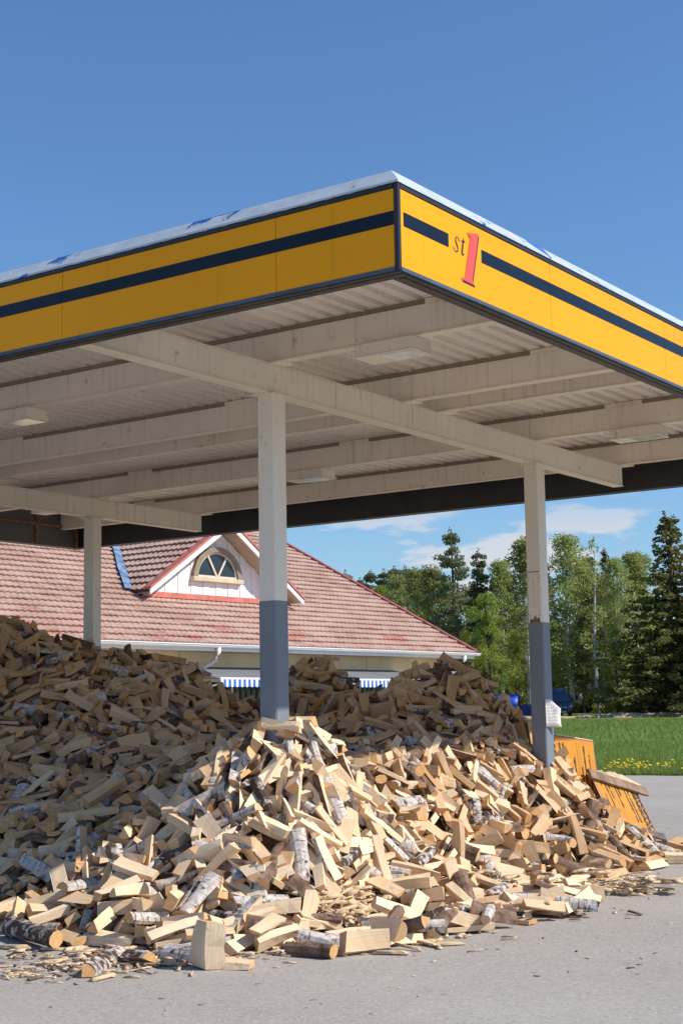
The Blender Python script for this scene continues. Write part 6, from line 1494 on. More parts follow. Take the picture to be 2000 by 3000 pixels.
33,-726,3472,244,76,-27,36,-16, 33,-816,4451,601,33,26,64,47, 38,-350,3554,272,65,-38,6,49, 13,-525,2909,35,3,4,55,71, 51,-432,3318,234,27,-56,-57,31, 37,-423,3911,345,5,-76,-47,1,
46,-557,3095,136,28,-35,-37,68, 50,-15,3460,285,9,-6,-27,85, 16,-31,4328,392,46,-44,-55,33, 14,570,3831,103,18,7,-60,64, 6,44,3476,272,37,-72,38,-2, 3,-626,3404,231,41,0,18,78,
31,-525,3637,305,56,-69,-7,-10, 30,-836,3914,401,75,39,7,30, 19,-731,4323,560,7,44,-78,6, 45,-356,4128,363,27,58,59,22, 54,17,3977,311,29,20,56,-61, 14,-363,3825,318,49,60,-35,-29,
0,-647,2940,11,80,16,-9,-36, 27,795,4354,65,29,-26,-76,-30, 10,687,4303,154,14,-45,46,-61, 16,25,3340,242,32,82,20,-6, 8,344,3977,305,31,-12,-74,-40, 25,459,3832,188,1,53,24,69,
3,291,3715,218,77,-28,34,11, 21,77,3229,12,17,83,-30,-9, 54,364,3642,124,17,22,-76,-40, 41,415,3860,204,24,-39,-77,-1, 26,427,3701,93,29,-66,49,-23, 34,-452,4296,479,6,-52,-65,-34,
47,-78,4564,499,5,6,-82,-37, 48,-465,3591,294,47,-9,16,-74, 6,-773,3595,270,51,-30,52,-43, 50,669,3891,43,4,-70,-53,19, 26,-355,2750,31,44,-75,2,24, 54,578,3678,10,32,-64,48,-27,
32,45,4013,330,64,-44,33,-30, 15,-911,4239,578,4,-86,21,17, 16,-110,4184,359,24,33,5,80, 16,462,3957,276,15,54,48,52, 19,59,3906,320,45,6,-19,75, 56,-657,4328,544,52,-8,-22,70,
59,504,4014,276,78,-5,7,44, 30,-242,2782,101,14,15,74,-47, 9,468,3757,116,1,-4,-84,-33, 31,364,3167,17,87,-21,-3,11, 11,-768,4301,578,48,20,-22,70, 40,423,3262,18,15,18,-61,-62,
28,439,3588,10,26,-2,-3,-86, 38,219,2827,6,7,-87,-22,1, 14,573,4346,176,43,9,-75,-24, 0,-83,3609,272,61,57,-13,31, 21,-241,4101,337,4,-17,53,-71, 54,441,3158,23,81,38,-4,-10,
32,62,3164,204,38,22,9,78, 1,-30,3062,319,49,-68,14,30, 51,-419,4185,395,81,-35,19,5, 33,-218,2880,220,15,-66,-55,-23, 0,-408,3344,236,55,-36,-56,26, 17,172,3377,144,26,46,-16,71,
10,-476,4355,510,30,49,-32,-62, 44,-356,3427,279,13,65,-56,-23, 8,-701,3368,197,37,-73,30,-23, 15,-673,3646,325,20,77,-33,-25, 29,-898,4141,511,52,28,-1,68, 56,-521,3477,258,5,-21,-66,57,
11,-670,4229,496,88,12,14,-6, 40,-528,3188,139,17,20,75,-42, 57,-983,4282,648,56,-32,-43,46, 43,673,3946,65,87,14,18,5, 25,68,2911,15,15,13,-57,-67, 59,-793,3364,203,4,-14,-84,-29,
19,-511,3627,318,12,-89,-10,-2, 34,-498,3739,335,42,-29,67,-31, 41,-581,4050,416,56,51,24,-42, 22,473,4149,379,55,-29,-38,53, 12,360,4219,494,21,76,-22,-38, 17,-41,2887,186,68,9,55,18,
47,-569,4312,521,71,5,-41,37, 45,486,4191,337,49,-50,-16,54, 35,-121,2793,125,35,60,1,57, 29,175,3172,91,69,-16,8,-54, 14,591,3969,198,21,67,53,18, 26,-505,3326,218,42,-55,52,-26,
1,-420,3061,140,68,-49,-3,34, 59,-117,4442,432,40,80,-12,-2, 49,5,4402,419,16,44,-65,-40, 10,-575,3543,272,48,2,-23,72, 20,-669,4269,538,55,-12,-59,38, 14,-780,3471,248,21,15,47,72,
27,-610,3254,185,41,33,7,-73, 21,197,2809,28,5,-49,72,-21, 39,525,3659,8,34,0,-2,-83, 11,-347,3502,279,7,-36,-68,47, 47,-383,3414,281,37,-10,64,-50, 17,-406,4316,464,32,41,14,72,
0,-563,3939,395,88,6,15,14, 17,-540,3833,336,18,-85,-7,-23, 14,-481,4173,438,17,32,75,33, 33,598,3625,9,62,65,1,1, 45,479,4215,369,7,84,-16,-28, 17,-364,4295,406,21,-77,-41,7,
1,-966,4125,546,65,-49,37,-10, 49,540,3949,210,76,-7,35,-32, 55,-17,4377,424,9,22,-80,33, 41,-511,3626,322,16,49,-61,-41, 50,-364,4504,446,61,48,-32,-33, 0,-246,4186,348,75,-39,-5,30,
51,187,3958,332,86,16,4,-19, 17,-576,4081,444,16,70,42,33, 59,611,3759,35,12,-74,-50,6, 41,-232,2726,48,2,-13,57,69, 28,334,3012,19,24,29,-77,-28, 46,319,3343,47,13,5,-58,68,
45,683,4062,75,16,54,46,53, 19,143,2954,42,87,18,-10,8, 38,76,4290,432,19,-33,79,-19, 24,-99,3113,317,56,-62,18,29, 10,432,4160,405,31,-22,-81,-12, 58,-482,4199,424,31,73,-4,-42,
0,-418,4241,410,12,11,-75,46, 22,-565,4247,487,49,8,-52,54, 55,440,3985,261,69,43,32,-21, 51,-334,3277,240,14,-2,42,-78, 25,352,3512,40,39,-81,-3,-7, 18,-460,4280,462,20,48,-72,-15,
1,-938,4418,640,46,16,-52,55, 40,15,4086,348,85,-25,14,-8, 33,-474,4062,383,60,48,45,12, 44,-672,3733,344,82,-32,-16,11, 2,455,3738,117,76,-47,-11,5, 34,-329,2806,52,46,-24,72,-15,
16,-72,3043,345,39,0,-72,39, 26,181,2973,28,27,-64,52,-25, 2,-376,4067,364,13,65,60,13, 54,-805,3692,331,10,69,-41,-40, 42,-187,4566,433,58,-9,1,-68, 16,345,3535,80,82,-14,4,-34,
14,-831,3913,365,59,-61,-11,27, 12,-793,4126,499,40,-38,-53,47, 27,-49,4185,349,37,59,-48,-32, 6,-693,2948,10,81,23,-9,-30, 49,-867,4929,422,31,45,-65,-30, 37,-83,3062,359,20,-44,43,-62,
8,391,3510,18,9,62,65,-4, 44,493,3821,117,74,-46,16,14, 10,88,3926,309,31,21,-11,-81, 15,-643,3622,301,65,30,21,51, 19,463,3716,91,80,23,-3,-35, 48,-736,3191,132,15,-15,-56,67,
3,365,3242,15,2,-11,89,-6, 49,-870,3866,371,6,60,51,43, 50,68,3450,249,39,-57,55,-17, 17,431,2965,28,3,80,-37,-17, 53,-479,3615,296,43,-36,42,-57, 1,463,3934,222,84,15,28,7,
4,218,4007,321,17,-43,-67,38, 34,-376,2782,14,47,49,38,45, 16,-591,4291,512,20,67,-33,-46, 47,-126,4479,468,78,-44,1,-11, 41,550,3825,89,38,-44,47,-49, 8,495,4499,162,16,36,-72,36,
0,-635,3414,206,8,15,81,36, 27,-157,3626,247,10,4,81,-37, 9,-119,4047,318,70,-39,0,-41, 49,-727,4540,583,60,54,-24,-32, 9,666,4161,166,23,-47,45,-58, 23,-467,4253,445,67,-58,10,10,
33,-764,3886,370,81,29,-9,25, 36,-609,4055,410,53,3,-42,60, 20,308,4241,528,8,26,-8,85, 46,-241,2821,124,1,12,87,19, 44,-905,3971,417,46,-44,-53,35, 41,-661,3253,156,19,-25,-29,79,
18,350,4260,468,73,-13,18,-48, 8,-116,4470,440,2,3,38,-82, 35,-681,3463,229,56,-57,39,14, 46,213,4226,465,19,-17,80,31, 39,-558,3791,347,65,52,34,5, 26,295,4126,423,60,53,-10,-41,
39,504,3718,72,19,-49,-71,15, 19,821,4151,30,87,-2,2,23, 0,4,3843,304,45,72,-6,30, 19,129,3547,254,57,14,0,69, 20,-422,3910,329,66,30,17,50, 25,-822,3925,383,49,74,5,-13,
32,294,3515,85,80,-13,21,-34, 55,-436,2764,11,1,-5,87,-21, 38,347,4526,231,29,-37,-3,-77, 57,-124,4098,320,12,-41,-73,-30, 19,-723,3120,120,52,-9,-37,63, 33,-115,4315,373,26,-15,-39,75,
34,-466,4014,355,54,69,10,16, 12,66,3744,297,41,-25,-76,10, 23,788,4115,42,78,-37,-12,24, 42,-568,3299,215,37,-25,-69,38, 14,-237,2760,83,76,-48,5,2, 34,-310,2917,156,35,12,21,79,
39,397,3646,97,89,0,4,-15, 17,-978,4251,640,6,11,-89,-5, 8,497,3941,240,64,21,5,60, 43,-441,4049,365,7,-89,-10,10, 55,172,3073,50,16,15,83,26, 28,44,3717,295,30,48,37,60,
27,680,3859,29,4,-13,-89,1, 30,513,3686,17,38,-66,-38,30, 28,232,3890,294,16,39,76,-23, 22,-809,4277,553,33,24,-41,-69, 25,-363,4151,379,23,6,-49,72, 56,-905,4204,547,5,-12,40,-80,
21,-790,4157,515,33,-54,-64,-4, 33,98,2724,12,2,-9,66,-61, 6,-386,2808,53,76,-5,17,-45, 31,-607,3558,304,63,48,15,40, 20,-83,4388,412,36,-48,-67,1, 52,-247,3355,298,21,78,-20,-34,
55,155,3901,312,60,55,-11,-38, 29,-55,3716,306,10,80,-34,20, 23,-741,3224,124,40,-12,-78,18, 59,227,3882,322,54,10,-4,-71, 46,-191,3052,308,59,-58,-22,28, 53,127,3507,235,7,21,55,67,
46,350,3575,95,2,1,-40,81, 49,63,4044,342,74,-8,19,-47, 43,-596,2904,20,81,-2,5,-39, 20,-616,3467,246,4,5,68,-59, 46,423,4002,311,61,66,-4,5, 14,-370,4263,391,34,9,47,68,
5,146,2977,34,20,10,41,77, 51,-490,3347,246,26,30,28,75, 7,506,3711,39,28,34,-68,-40, 23,279,4008,315,18,74,38,30, 15,-621,3217,146,53,-60,-38,18, 47,-255,4552,402,32,63,-55,-7,
27,590,3796,33,22,-27,55,-62, 41,-648,3412,243,4,16,46,76, 55,-511,3003,111,15,-68,-57,-4, 37,708,4109,74,24,-10,-81,30, 41,-866,4309,573,8,-3,-63,64, 16,-733,3627,294,60,32,-28,-52,
3,-447,2882,71,14,-19,-71,50, 57,-360,2814,55,6,-75,-38,-31, 14,280,4359,448,29,16,69,47, 36,-236,5101,163,38,-71,-37,14, 30,-812,3381,194,47,2,40,-66, 43,40,3177,237,28,49,-69,-10,
30,873,4003,10,1,83,36,0, 30,29,4162,363,35,-69,45,-4, 17,108,3159,152,2,35,32,76, 21,-5,4545,482,27,-50,-28,64, 2,-312,4421,417,22,78,36,17, 6,-16,4372,433,26,75,-32,-28,
50,68,4203,403,53,-71,17,-4, 3,-434,2886,64,78,29,6,-34, 40,-134,4617,531,20,48,-46,-57, 35,14,3030,227,69,33,40,27, 46,332,3272,11,13,-9,73,-51, 52,143,4180,410,52,-7,-33,65,
19,149,3875,303,64,-35,20,-48, 16,-545,4150,442,22,-27,-82,-14, 21,-814,4023,444,13,-12,81,-36, 21,-136,4503,446,38,37,4,-73, 51,-447,4428,481,20,22,-43,73, 21,73,3102,162,8,70,40,39,
47,-699,3806,344,23,-64,59,-5, 1,191,3091,54,2,8,-55,71, 22,381,3733,163,70,33,42,-19, 35,-755,3926,358,79,-33,24,-16, 16,-562,3943,399,0,23,85,20, 30,-36,4138,325,11,-68,55,-19,
8,-177,4484,404,76,-10,-45,13, 27,718,4055,66,56,10,-23,66, 30,-769,3822,340,7,-28,-85,-6, 36,-426,3378,267,50,42,-35,-52, 50,562,4381,191,85,19,20,7, 53,-974,4613,601,50,12,-57,-47,
9,652,4422,60,15,32,82,12, 14,-822,3466,242,65,-59,21,-2, 58,145,3258,118,30,-20,-59,-58, 59,87,3086,17,47,-75,14,-7, 10,238,3470,133,83,-2,35,2, 39,-128,3078,320,12,7,-86,-21,
29,-217,3592,235,31,-3,-1,85, 19,393,3763,162,54,-46,55,-8, 46,54,4185,386,10,-85,26,5, 50,-173,4536,447,47,35,-35,-59, 58,-508,2883,51,47,-4,-10,76, 13,74,4455,420,21,55,38,56,
8,-485,3015,114,51,16,16,-70, 53,-10,4465,448,2,2,84,33, 10,-546,4276,473,14,-30,84,0, 48,124,3715,290,2,6,15,-89, 32,608,4055,157,16,43,25,73, 6,-251,4255,366,40,46,60,28,
2,-642,4356,560,35,53,-33,-55, 27,-808,4102,494,10,53,69,20, 30,-385,3411,239,5,63,-63,-10, 21,-627,4042,409,52,-6,-46,57, 48,-953,4193,558,24,-37,71,33, 49,-402,4297,406,39,75,29,-10,
52,-675,3622,287,37,70,-28,-31, 20,90,4096,361,64,-11,38,-50, 48,-680,3318,193,27,2,-13,85, 20,-470,5350,89,13,27,82,23, 1,-518,3453,244,0,25,50,-70, 47,165,3744,303,27,6,86,-1,
24,-615,3574,275,53,-19,-61,35, 54,-154,4027,320,53,-70,17,10, 17,173,3977,325,15,-85,23,6, 10,-894,4497,623,74,-10,-1,-50, 49,617,4231,155,8,-72,-41,34, 28,-77,3646,257,55,-63,-33,-3,
20,631,4320,150,12,-26,-85,-2, 30,-722,2959,43,4,-12,-88,-15, 14,-777,3317,179,79,-32,-21,18, 18,-58,3650,302,81,25,-26,16, 33,812,4095,33,49,-67,-23,27, 22,356,3546,95,3,-19,-52,-71,
11,489,3868,154,49,-6,-67,35, 11,676,4347,155,46,65,17,39, 43,237,2969,12,30,85,-4,-1, 7,416,4197,400,52,-45,57,-12, 34,303,2903,11,28,24,55,62, 44,-872,3920,374,21,8,-86,16,
10,-429,4343,460,44,-10,-28,-73, 49,-766,3703,307,15,51,-64,-35, 2,-74,4192,350,53,-18,-47,52, 1,76,3831,307,56,64,23,19, 55,-271,2855,171,60,32,25,-53, 34,-519,3772,318,83,-26,-13,21,
28,431,3686,65,8,-64,-43,-45, 53,-237,3050,279,40,-72,-29,-22, 7,-568,3714,327,25,8,-31,-80, 21,-207,4525,398,61,-2,43,-50, 18,-677,3924,392,9,-16,88,6, 15,496,3669,18,6,-52,34,65,
45,165,3540,262,54,-50,-32,41, 0,346,2939,19,19,-28,78,-28, 12,878,4151,7,76,-1,0,-48, 36,-484,4168,411,77,-40,24,-8, 59,50,4258,392,79,42,1,9, 47,-739,4127,485,60,66,-6,10,
55,-433,3838,322,12,-53,-57,44, 41,-110,2675,17,86,-25,6,-5, 13,-583,4137,432,13,-56,68,-12, 15,231,4354,475,48,-20,27,-68, 45,-681,3678,287,1,4,87,-21, 15,765,4002,51,50,4,-35,66,
10,-52,4352,382,23,-2,14,-86, 23,-933,4520,634,60,-52,-33,28, 47,-283,2682,9,5,87,21,2, 25,-334,3433,279,51,39,-39,-50, 58,-696,3183,108,39,-78,-8,-23, 55,240,2930,17,62,-63,-4,17,
9,-365,3725,308,2,-24,86,-7, 48,665,3809,27,17,-1,58,-67, 19,-631,4225,505,29,8,-19,83, 46,-133,4613,529,11,-57,67,-16, 58,210,4125,393,11,7,-55,-70, 38,231,4196,442,12,-77,-37,-26,
6,-344,4287,368,69,-35,-46,2, 27,-685,4063,458,36,7,11,-82, 50,474,4096,323,8,-49,-65,-37, 45,162,4187,460,29,61,-31,-50, 47,-735,3286,177,2,80,30,27, 46,-529,4041,392,5,87,-22,-5,
10,-24,4518,491,75,47,4,-15, 57,-185,4457,405,20,-77,33,-26, 41,27,3491,265,74,50,-2,12, 11,619,3814,30,39,5,63,50, 4,-780,4444,588,62,63,13,12, 25,197,3707,284,80,17,23,-29,
34,-755,3538,261,1,-5,72,-53, 47,-495,3780,342,38,-67,-46,-5, 40,263,4142,457,2,-12,23,86, 16,-510,4257,488,18,-23,-83,-19, 41,212,3039,28,2,-12,-66,60, 55,588,3911,109,59,8,41,-53,
13,-779,4058,462,5,19,-87,-11, 7,-339,4216,367,37,78,21,-11, 15,-857,5001,372,43,-50,5,61, 26,775,4485,68,43,5,-58,-53, 16,-419,2971,137,11,-22,-53,69, 22,-893,4261,606,54,59,34,23,
39,-569,4590,480,72,-5,30,45, 23,-630,3286,172,46,56,-37,-37, 10,546,4559,104,14,88,-2,-10, 31,-967,4932,445,40,76,0,25, 1,-911,5002,417,51,-71,22,-7, 22,-681,2944,40,68,0,17,-56,
3,-197,4313,348,50,-5,69,-30, 31,-965,3985,471,1,-8,73,-53, 33,-1037,4358,683,28,-80,-26,13, 57,-335,3080,231,14,-79,-34,-23, 37,531,3649,27,5,-20,16,-86, 30,508,4158,338,10,-71,-47,27,
7,-394,3025,153,30,18,19,-81, 36,67,3544,274,64,46,-19,-38, 12,-547,3860,337,22,31,-17,80, 43,-316,2742,52,62,-65,5,1, 42,-224,4500,409,1,14,43,-78, 55,215,3413,100,9,-6,-65,-62,
7,465,3756,118,19,-1,-60,-65, 32,-819,3450,236,24,-82,-25,-15, 48,95,4285,433,40,3,13,-79, 48,615,3804,64,12,-20,38,-78, 33,370,3809,205,54,-62,29,20, 16,-840,4354,582,61,-65,-10,2,
3,-280,4451,390,30,44,-66,-31, 19,168,3795,299,3,73,52,-2, 32,182,4149,429,27,-27,79,-20, 54,536,3878,158,26,-57,-63,-14, 52,-515,3231,161,12,-44,-77,-8, 20,122,4068,361,80,-40,-2,10,
2,462,4203,388,46,9,-52,57, 22,62,2722,17,10,-89,2,0, 5,-672,3310,165,32,-32,-66,42, 27,338,4028,329,52,20,-17,68, 12,611,4091,185,25,-77,35,16, 45,-388,3640,301,59,-67,-2,11,
44,-618,4362,535,11,22,73,47, 51,722,3889,23,6,4,-5,90, 23,285,3601,178,10,-36,-41,-71, 4,476,4209,383,17,-65,-58,15, 15,164,4098,358,57,24,-13,64, 15,306,3424,64,31,7,3,84,
55,-346,3915,324,3,18,69,55, 31,759,4174,62,16,88,10,-2, 12,-563,3944,396,53,-72,7,10, 43,-844,4009,418,9,48,33,68, 53,-136,4413,392,42,73,-28,-16, 48,-845,3697,301,17,13,32,81,
12,-233,4489,369,15,52,-72,4, 14,-475,3979,371,53,-64,27,23, 26,176,3144,74,27,-48,-60,40, 11,455,3649,22,14,31,-83,7, 56,411,3908,239,16,-70,46,29, 24,-939,4278,628,51,16,-3,72,
37,-142,3553,260,33,67,43,-25, 5,-1039,5252,268,83,13,-14,28, 56,-244,4144,358,70,48,8,29, 10,-1014,4248,653,52,72,12,6, 52,-976,4183,603,75,-32,-20,33, 57,-15,3351,263,3,-30,-84,-10,
53,-818,3541,267,36,69,35,28, 11,-451,3132,178,25,56,50,42, 34,407,4290,414,29,-17,-70,-45, 4,-204,4426,376,24,-41,-56,52, 11,-474,3420,257,43,21,65,40, 59,285,3759,249,29,-21,-82,-8,
47,393,3410,17,0,-11,4,-89, 57,-689,3085,98,25,-38,77,-8, 13,-736,4444,569,43,-70,-33,19, 34,-475,3226,179,52,-39,-44,44, 37,-592,3182,135,11,87,-16,9, 29,158,3372,117,44,-21,-76,-2,
17,-539,3294,193,31,6,12,-84, 55,-295,2683,27,71,-24,-20,46, 28,-451,2849,32,50,65,-31,-17, 9,668,4112,135,62,-22,-47,40, 24,-343,2900,106,58,3,53,-45, 54,-603,3319,182,55,-54,-46,-7,
42,-520,3555,276,20,13,-40,-77, 34,457,3685,70,54,-65,27,-13, 49,-306,4169,344,78,32,-1,-32, 32,-310,4273,363,56,-21,4,-68, 53,336,3893,264,13,10,-86,22, 46,464,3912,213,9,87,6,-20,
59,-414,3455,246,29,-61,-59,2, 17,-391,4295,428,22,-36,-79,-8, 28,-497,3682,310,28,20,-69,47, 57,-511,3627,317,28,20,-10,-83, 57,-787,3901,359,33,-83,-13,-4, 10,500,4016,260,89,-3,11,-4,
22,-745,4180,493,61,63,9,-18, 39,-46,4255,369,5,49,-74,14, 47,-176,4422,392,78,-29,8,-33, 1,-1018,4435,672,5,-60,66,12, 59,-422,4428,481,29,76,-27,-28, 54,-328,4418,394,58,-60,-27,21,
51,-345,3696,303,55,-11,-1,-70, 59,598,4263,228,34,24,-72,35, 24,-22,3122,281,30,-21,-62,-54, 12,-59,4649,498,27,46,-70,18, 41,618,3839,58,34,38,-2,74, 44,616,3918,102,43,-58,45,29,
22,9,4297,376,45,-3,-5,78, 34,575,4410,123,46,-3,-65,-42, 16,-405,3976,333,3,-87,-20,10, 53,32,4358,399,63,-58,2,26, 6,619,4024,123,31,-38,-59,-47, 48,-732,4242,509,7,49,-65,-38,
16,-876,4357,600,24,-33,79,-12, 42,-655,3514,261,31,50,56,38, 22,197,3784,299,42,-30,58,-45, 26,-671,4379,561,82,-33,-8,14, 17,-575,2960,28,47,12,-25,72, 56,587,3816,45,56,-18,-66,-18,
8,576,3790,28,23,-14,-86,-3, 7,-3,4229,370,1,-14,-27,85, 37,-877,3647,300,16,-84,-24,12, 2,153,4420,399,9,-51,33,-65, 26,-596,4705,457,20,-8,-69,-54, 40,-812,3495,248,24,78,38,-5,
45,114,3920,301,42,-15,42,-66, 3,248,3263,37,44,75,-17,15, 14,484,4542,139,43,-78,-6,-8, 29,243,3834,295,0,-44,-70,-35, 55,896,4187,15,0,10,49,75, 0,-210,2970,303,28,60,-42,-44,
1,32,3945,298,41,76,9,-24, 50,201,2865,20,24,18,58,63, 17,-85,3260,274,79,-15,15,37, 56,-294,4076,302,14,56,39,57, 28,684,4375,73,4,89,4,8, 36,-857,3600,301,41,-69,-41,2,
44,-759,3929,385,60,-65,-11,10, 59,-305,3044,213,35,34,7,-75, 20,357,3711,140,17,37,-79,12, 36,798,4499,69,20,81,-2,-33, 33,483,3335,15,53,34,-38,-52, 41,-595,3934,372,61,-42,-31,41,
54,135,3056,79,10,27,-73,-44, 32,-548,4156,424,12,-64,-62,1, 35,275,3937,305,11,1,-28,85, 10,-866,3805,337,15,20,34,-80, 15,-657,4035,416,84,-6,31,6, 11,727,4395,49,28,-32,77,-19,
53,-75,4605,500,21,-5,40,-78, 20,-618,4312,526,19,-54,-13,-68, 35,-886,4348,625,5,38,-76,29, 8,-300,3059,270,8,-78,-16,-42, 24,-677,3233,128,69,54,-12,-16, 11,-814,4522,571,35,7,-22,-80,
50,-560,4444,549,4,-7,-89,8, 22,-415,4396,455,25,75,18,-38, 16,-715,4615,529,87,21,-6,6, 45,499,3740,60,39,66,43,16, 58,-797,4216,505,13,18,-83,-26, 59,-494,4132,414,30,-55,-64,-6,
44,-765,3590,257,5,47,-62,-44, 19,-835,3830,347,5,50,66,36, 30,553,3811,71,33,46,-62,-33, 8,-737,4364,547,27,-78,-27,23, 17,-624,2950,7,39,0,-4,81, 10,-571,4110,429,37,50,15,63,
7,-659,4106,441,7,-16,14,-87, 37,-937,4155,522,16,-55,62,30, 54,-896,4275,577,77,-35,-23,20, 11,-537,4205,440,6,-31,49,-68, 45,191,3059,29,46,-43,47,-43, 44,-230,4480,392,62,-53,11,-37,
11,-254,2882,159,73,-22,-46,14, 11,-485,3344,246,89,8,5,-7, 18,591,3796,33,32,-56,-63,2, 19,-527,3310,221,0,17,88,2, 6,-465,4370,512,0,-70,-56,5, 17,-17,4380,418,9,-81,23,31,
50,-502,2930,52,50,-60,29,-35, 16,-191,3255,275,61,64,12,13, 41,138,3331,137,34,-67,-48,-12, 47,210,3771,272,72,7,-3,-53, 34,-930,4891,452,18,-66,-39,44, 23,-417,2860,28,37,76,-25,-20,
13,643,3760,26,23,42,-48,-59, 10,116,4010,320,34,58,-53,-27, 3,762,3995,13,12,-32,74,-37, 37,-298,4185,337,1,8,34,-83, 35,96,4246,418,84,23,-12,21, 52,299,4295,485,23,30,-73,36,
48,-739,4326,544,19,35,-80,-9, 52,-44,4312,371,6,45,-78,1, 32,-862,4441,602,31,-18,-15,81, 13,-320,4061,326,63,24,-21,-56, 7,384,4085,372,82,9,25,-27, 42,-861,4483,603,31,31,71,33,
47,-601,3817,353,83,11,9,31, 25,-893,4084,490,36,-31,76,-12, 15,-199,3164,287,22,62,61,-5, 43,-282,4089,329,79,-34,5,27, 56,-353,4462,409,69,25,-27,-44, 1,-774,3922,397,1,-6,61,-66,
49,-741,3419,203,41,9,-13,-79, 47,-208,3703,233,88,0,-2,-20, 35,20,4103,323,2,-17,46,76, 47,-30,4411,406,72,-26,-39,27, 3,-440,4545,447,46,57,42,-31, 52,-761,4839,424,2,-4,-30,-85,
14,-1034,5164,303,74,1,-45,-23, 28,-171,2695,49,35,33,-43,-63, 10,-557,3352,216,0,9,-3,89, 42,485,4619,109,3,20,33,81, 38,-159,5135,159,88,-9,-3,19, 59,-795,4662,533,6,-31,-84,-1,
15,-639,4706,449,74,-15,48,14, 1,-407,5242,131,15,5,-84,-27, 2,664,4457,59,79,-39,-2,-15, 46,-1001,5343,187,33,-8,34,76, 20,464,4909,62,6,-78,44,8, 51,430,3688,64,17,-44,-48,-60,
12,-787,2876,11,3,-8,70,-56, 59,-929,2982,33,61,2,43,-51, 29,-959,3082,81,24,0,72,-48, 24,-871,2991,45,12,-11,61,-64, 43,-723,2955,51,45,3,38,-68, 4,-957,3740,366,29,46,3,-71,
1,-741,2912,24,19,-7,57,-67, 34,-831,3235,152,12,-20,-83,27, 4,-797,2981,53,28,-12,-55,65, 33,-1017,3395,208,6,18,85,-23, 33,-1013,3503,260,60,-8,-52,42, 23,-815,2921,24,11,-30,-49,68,
44,-836,3297,181,13,11,-9,88, 52,-950,3269,162,7,16,77,-43, 46,-1195,4099,600,15,1,44,-77, 8,-99,4065,336,9,-45,60,-49, 50,-1047,3703,347,40,-76,10,-25, 33,-941,3359,197,58,-16,-47,48,
53,-946,3025,57,17,18,29,81, 46,-987,3204,125,41,-71,-37,-6, 30,-862,3227,157,1,-61,-64,-14, 57,-926,2939,6,30,-1,-4,85, 23,-837,3438,234,61,-65,8,-11, 29,-837,2899,11,1,-6,89,-11,
54,-1056,3503,264,43,6,49,-62, 42,-1088,3650,315,4,10,-87,-20, 50,-829,3149,118,47,-71,27,-11, 4,-187,4177,342,42,-63,-36,31, 5,-967,3325,177,21,-74,42,21, 6,-984,3191,123,30,-20,-76,31,
49,-1046,4180,625,44,-77,-15,-8, 30,-1066,3647,327,12,-27,-85,10, 54,-927,3232,137,39,3,-23,78, 42,-1178,4029,552,73,-36,-35,14, 53,-832,2838,10,38,36,53,51, 5,-1019,4073,537,61,12,64,-11,
12,-848,3369,205,57,68,-6,-13, 45,-1039,3490,253,43,-58,53,-12, 39,-1013,3317,174,59,-7,-46,49, 7,-1207,4187,628,25,-80,31,11, 37,-884,3417,226,69,40,20,37, 18,-800,3097,95,14,-16,-85,22,
26,-1139,3874,454,74,3,-20,47, 36,-909,3308,167,28,12,84,-13, 40,-780,3058,79,44,-8,-23,75, 39,-1027,4010,521,88,8,0,15, 48,-902,3106,93,65,-15,-45,40, 50,-913,3023,48,63,-8,-43,48,
35,-951,3457,229,42,11,-14,78, 3,-1012,3344,182,10,24,-48,-71, 53,-902,3757,352,15,-32,79,-26, 46,-892,3152,109,29,22,8,82, 42,-170,4340,375,27,77,-34,-16, 44,-1115,3948,494,31,-41,-73,-9,
7,-1046,3589,299,72,-19,-24,45, 36,-828,2963,40,17,-77,-40,16, 22,-914,3100,78,56,-65,-10,24, 26,-979,3545,280,10,-10,87,-20, 59,-980,3201,129,77,-46,-5,-6, 10,-892,3151,113,2,70,45,34,
29,-985,3870,422,9,76,40,-24, 45,-920,3545,268,8,27,39,76, 46,-798,3101,85,38,-72,-37,5, 55,-191,4289,347,55,-59,-40,-8, 56,-940,3941,441,46,33,5,70, 54,-1136,3891,456,20,38,-7,79,
11,-800,3094,101,11,89,-9,4, 23,-995,3835,402,26,-20,-82,-17, 0,-813,2967,44,67,-6,-27,54, 7,-914,3661,316,82,-24,7,26, 53,-968,3794,388,71,-54,-8,11, 14,-764,3146,120,86,-22,-5,-12,
8,-1147,3940,494,4,8,-17,88, 26,-1016,3330,181,14,-77,32,32, 36,-1113,3758,378,4,-2,-78,45, 18,-900,3588,298,2,-15,-79,40, 14,-890,3571,289,51,-66,-22,26, 46,-1053,3496,242,46,75,6,19,
53,-16,3586,309,56,39,-22,-54, 35,-1089,3583,268,2,25,86,6, 56,-36,3477,309,72,2,-14,-52, 30,-1081,4136,593,26,-43,-75,1, 5,-1113,3759,376,73,-22,-16,45, 20,-843,3379,216,19,56,-58,-36,
30,-1162,4069,558,15,17,78,39, 16,-716,2908,11,26,-18,-47,70, 54,-849,3043,50,50,-65,9,36, 33,-922,3157,101,6,28,85,-2, 7,-1193,4307,661,74,49,2,14, 3,-1116,3799,399,70,49,-6,-29,
0,-1057,3800,377,66,-38,-31,37, 10,-916,3642,313,87,-7,-18,8, 6,-848,3118,103,29,36,12,-76, 53,-733,3077,75,22,-66,-44,37, 7,-1015,3051,18,8,4,89,7, 23,-955,3839,394,14,-15,-88,-5,
51,-1078,3852,426,21,-80,34,4, 11,-1038,3246,90,66,-58,14,-14, 21,-1033,3802,379,19,69,17,51, 51,-1103,3965,503,24,-19,-77,34, 57,-1142,3882,439,4,-13,57,-69, 42,-870,2995,35,79,12,11,-39,
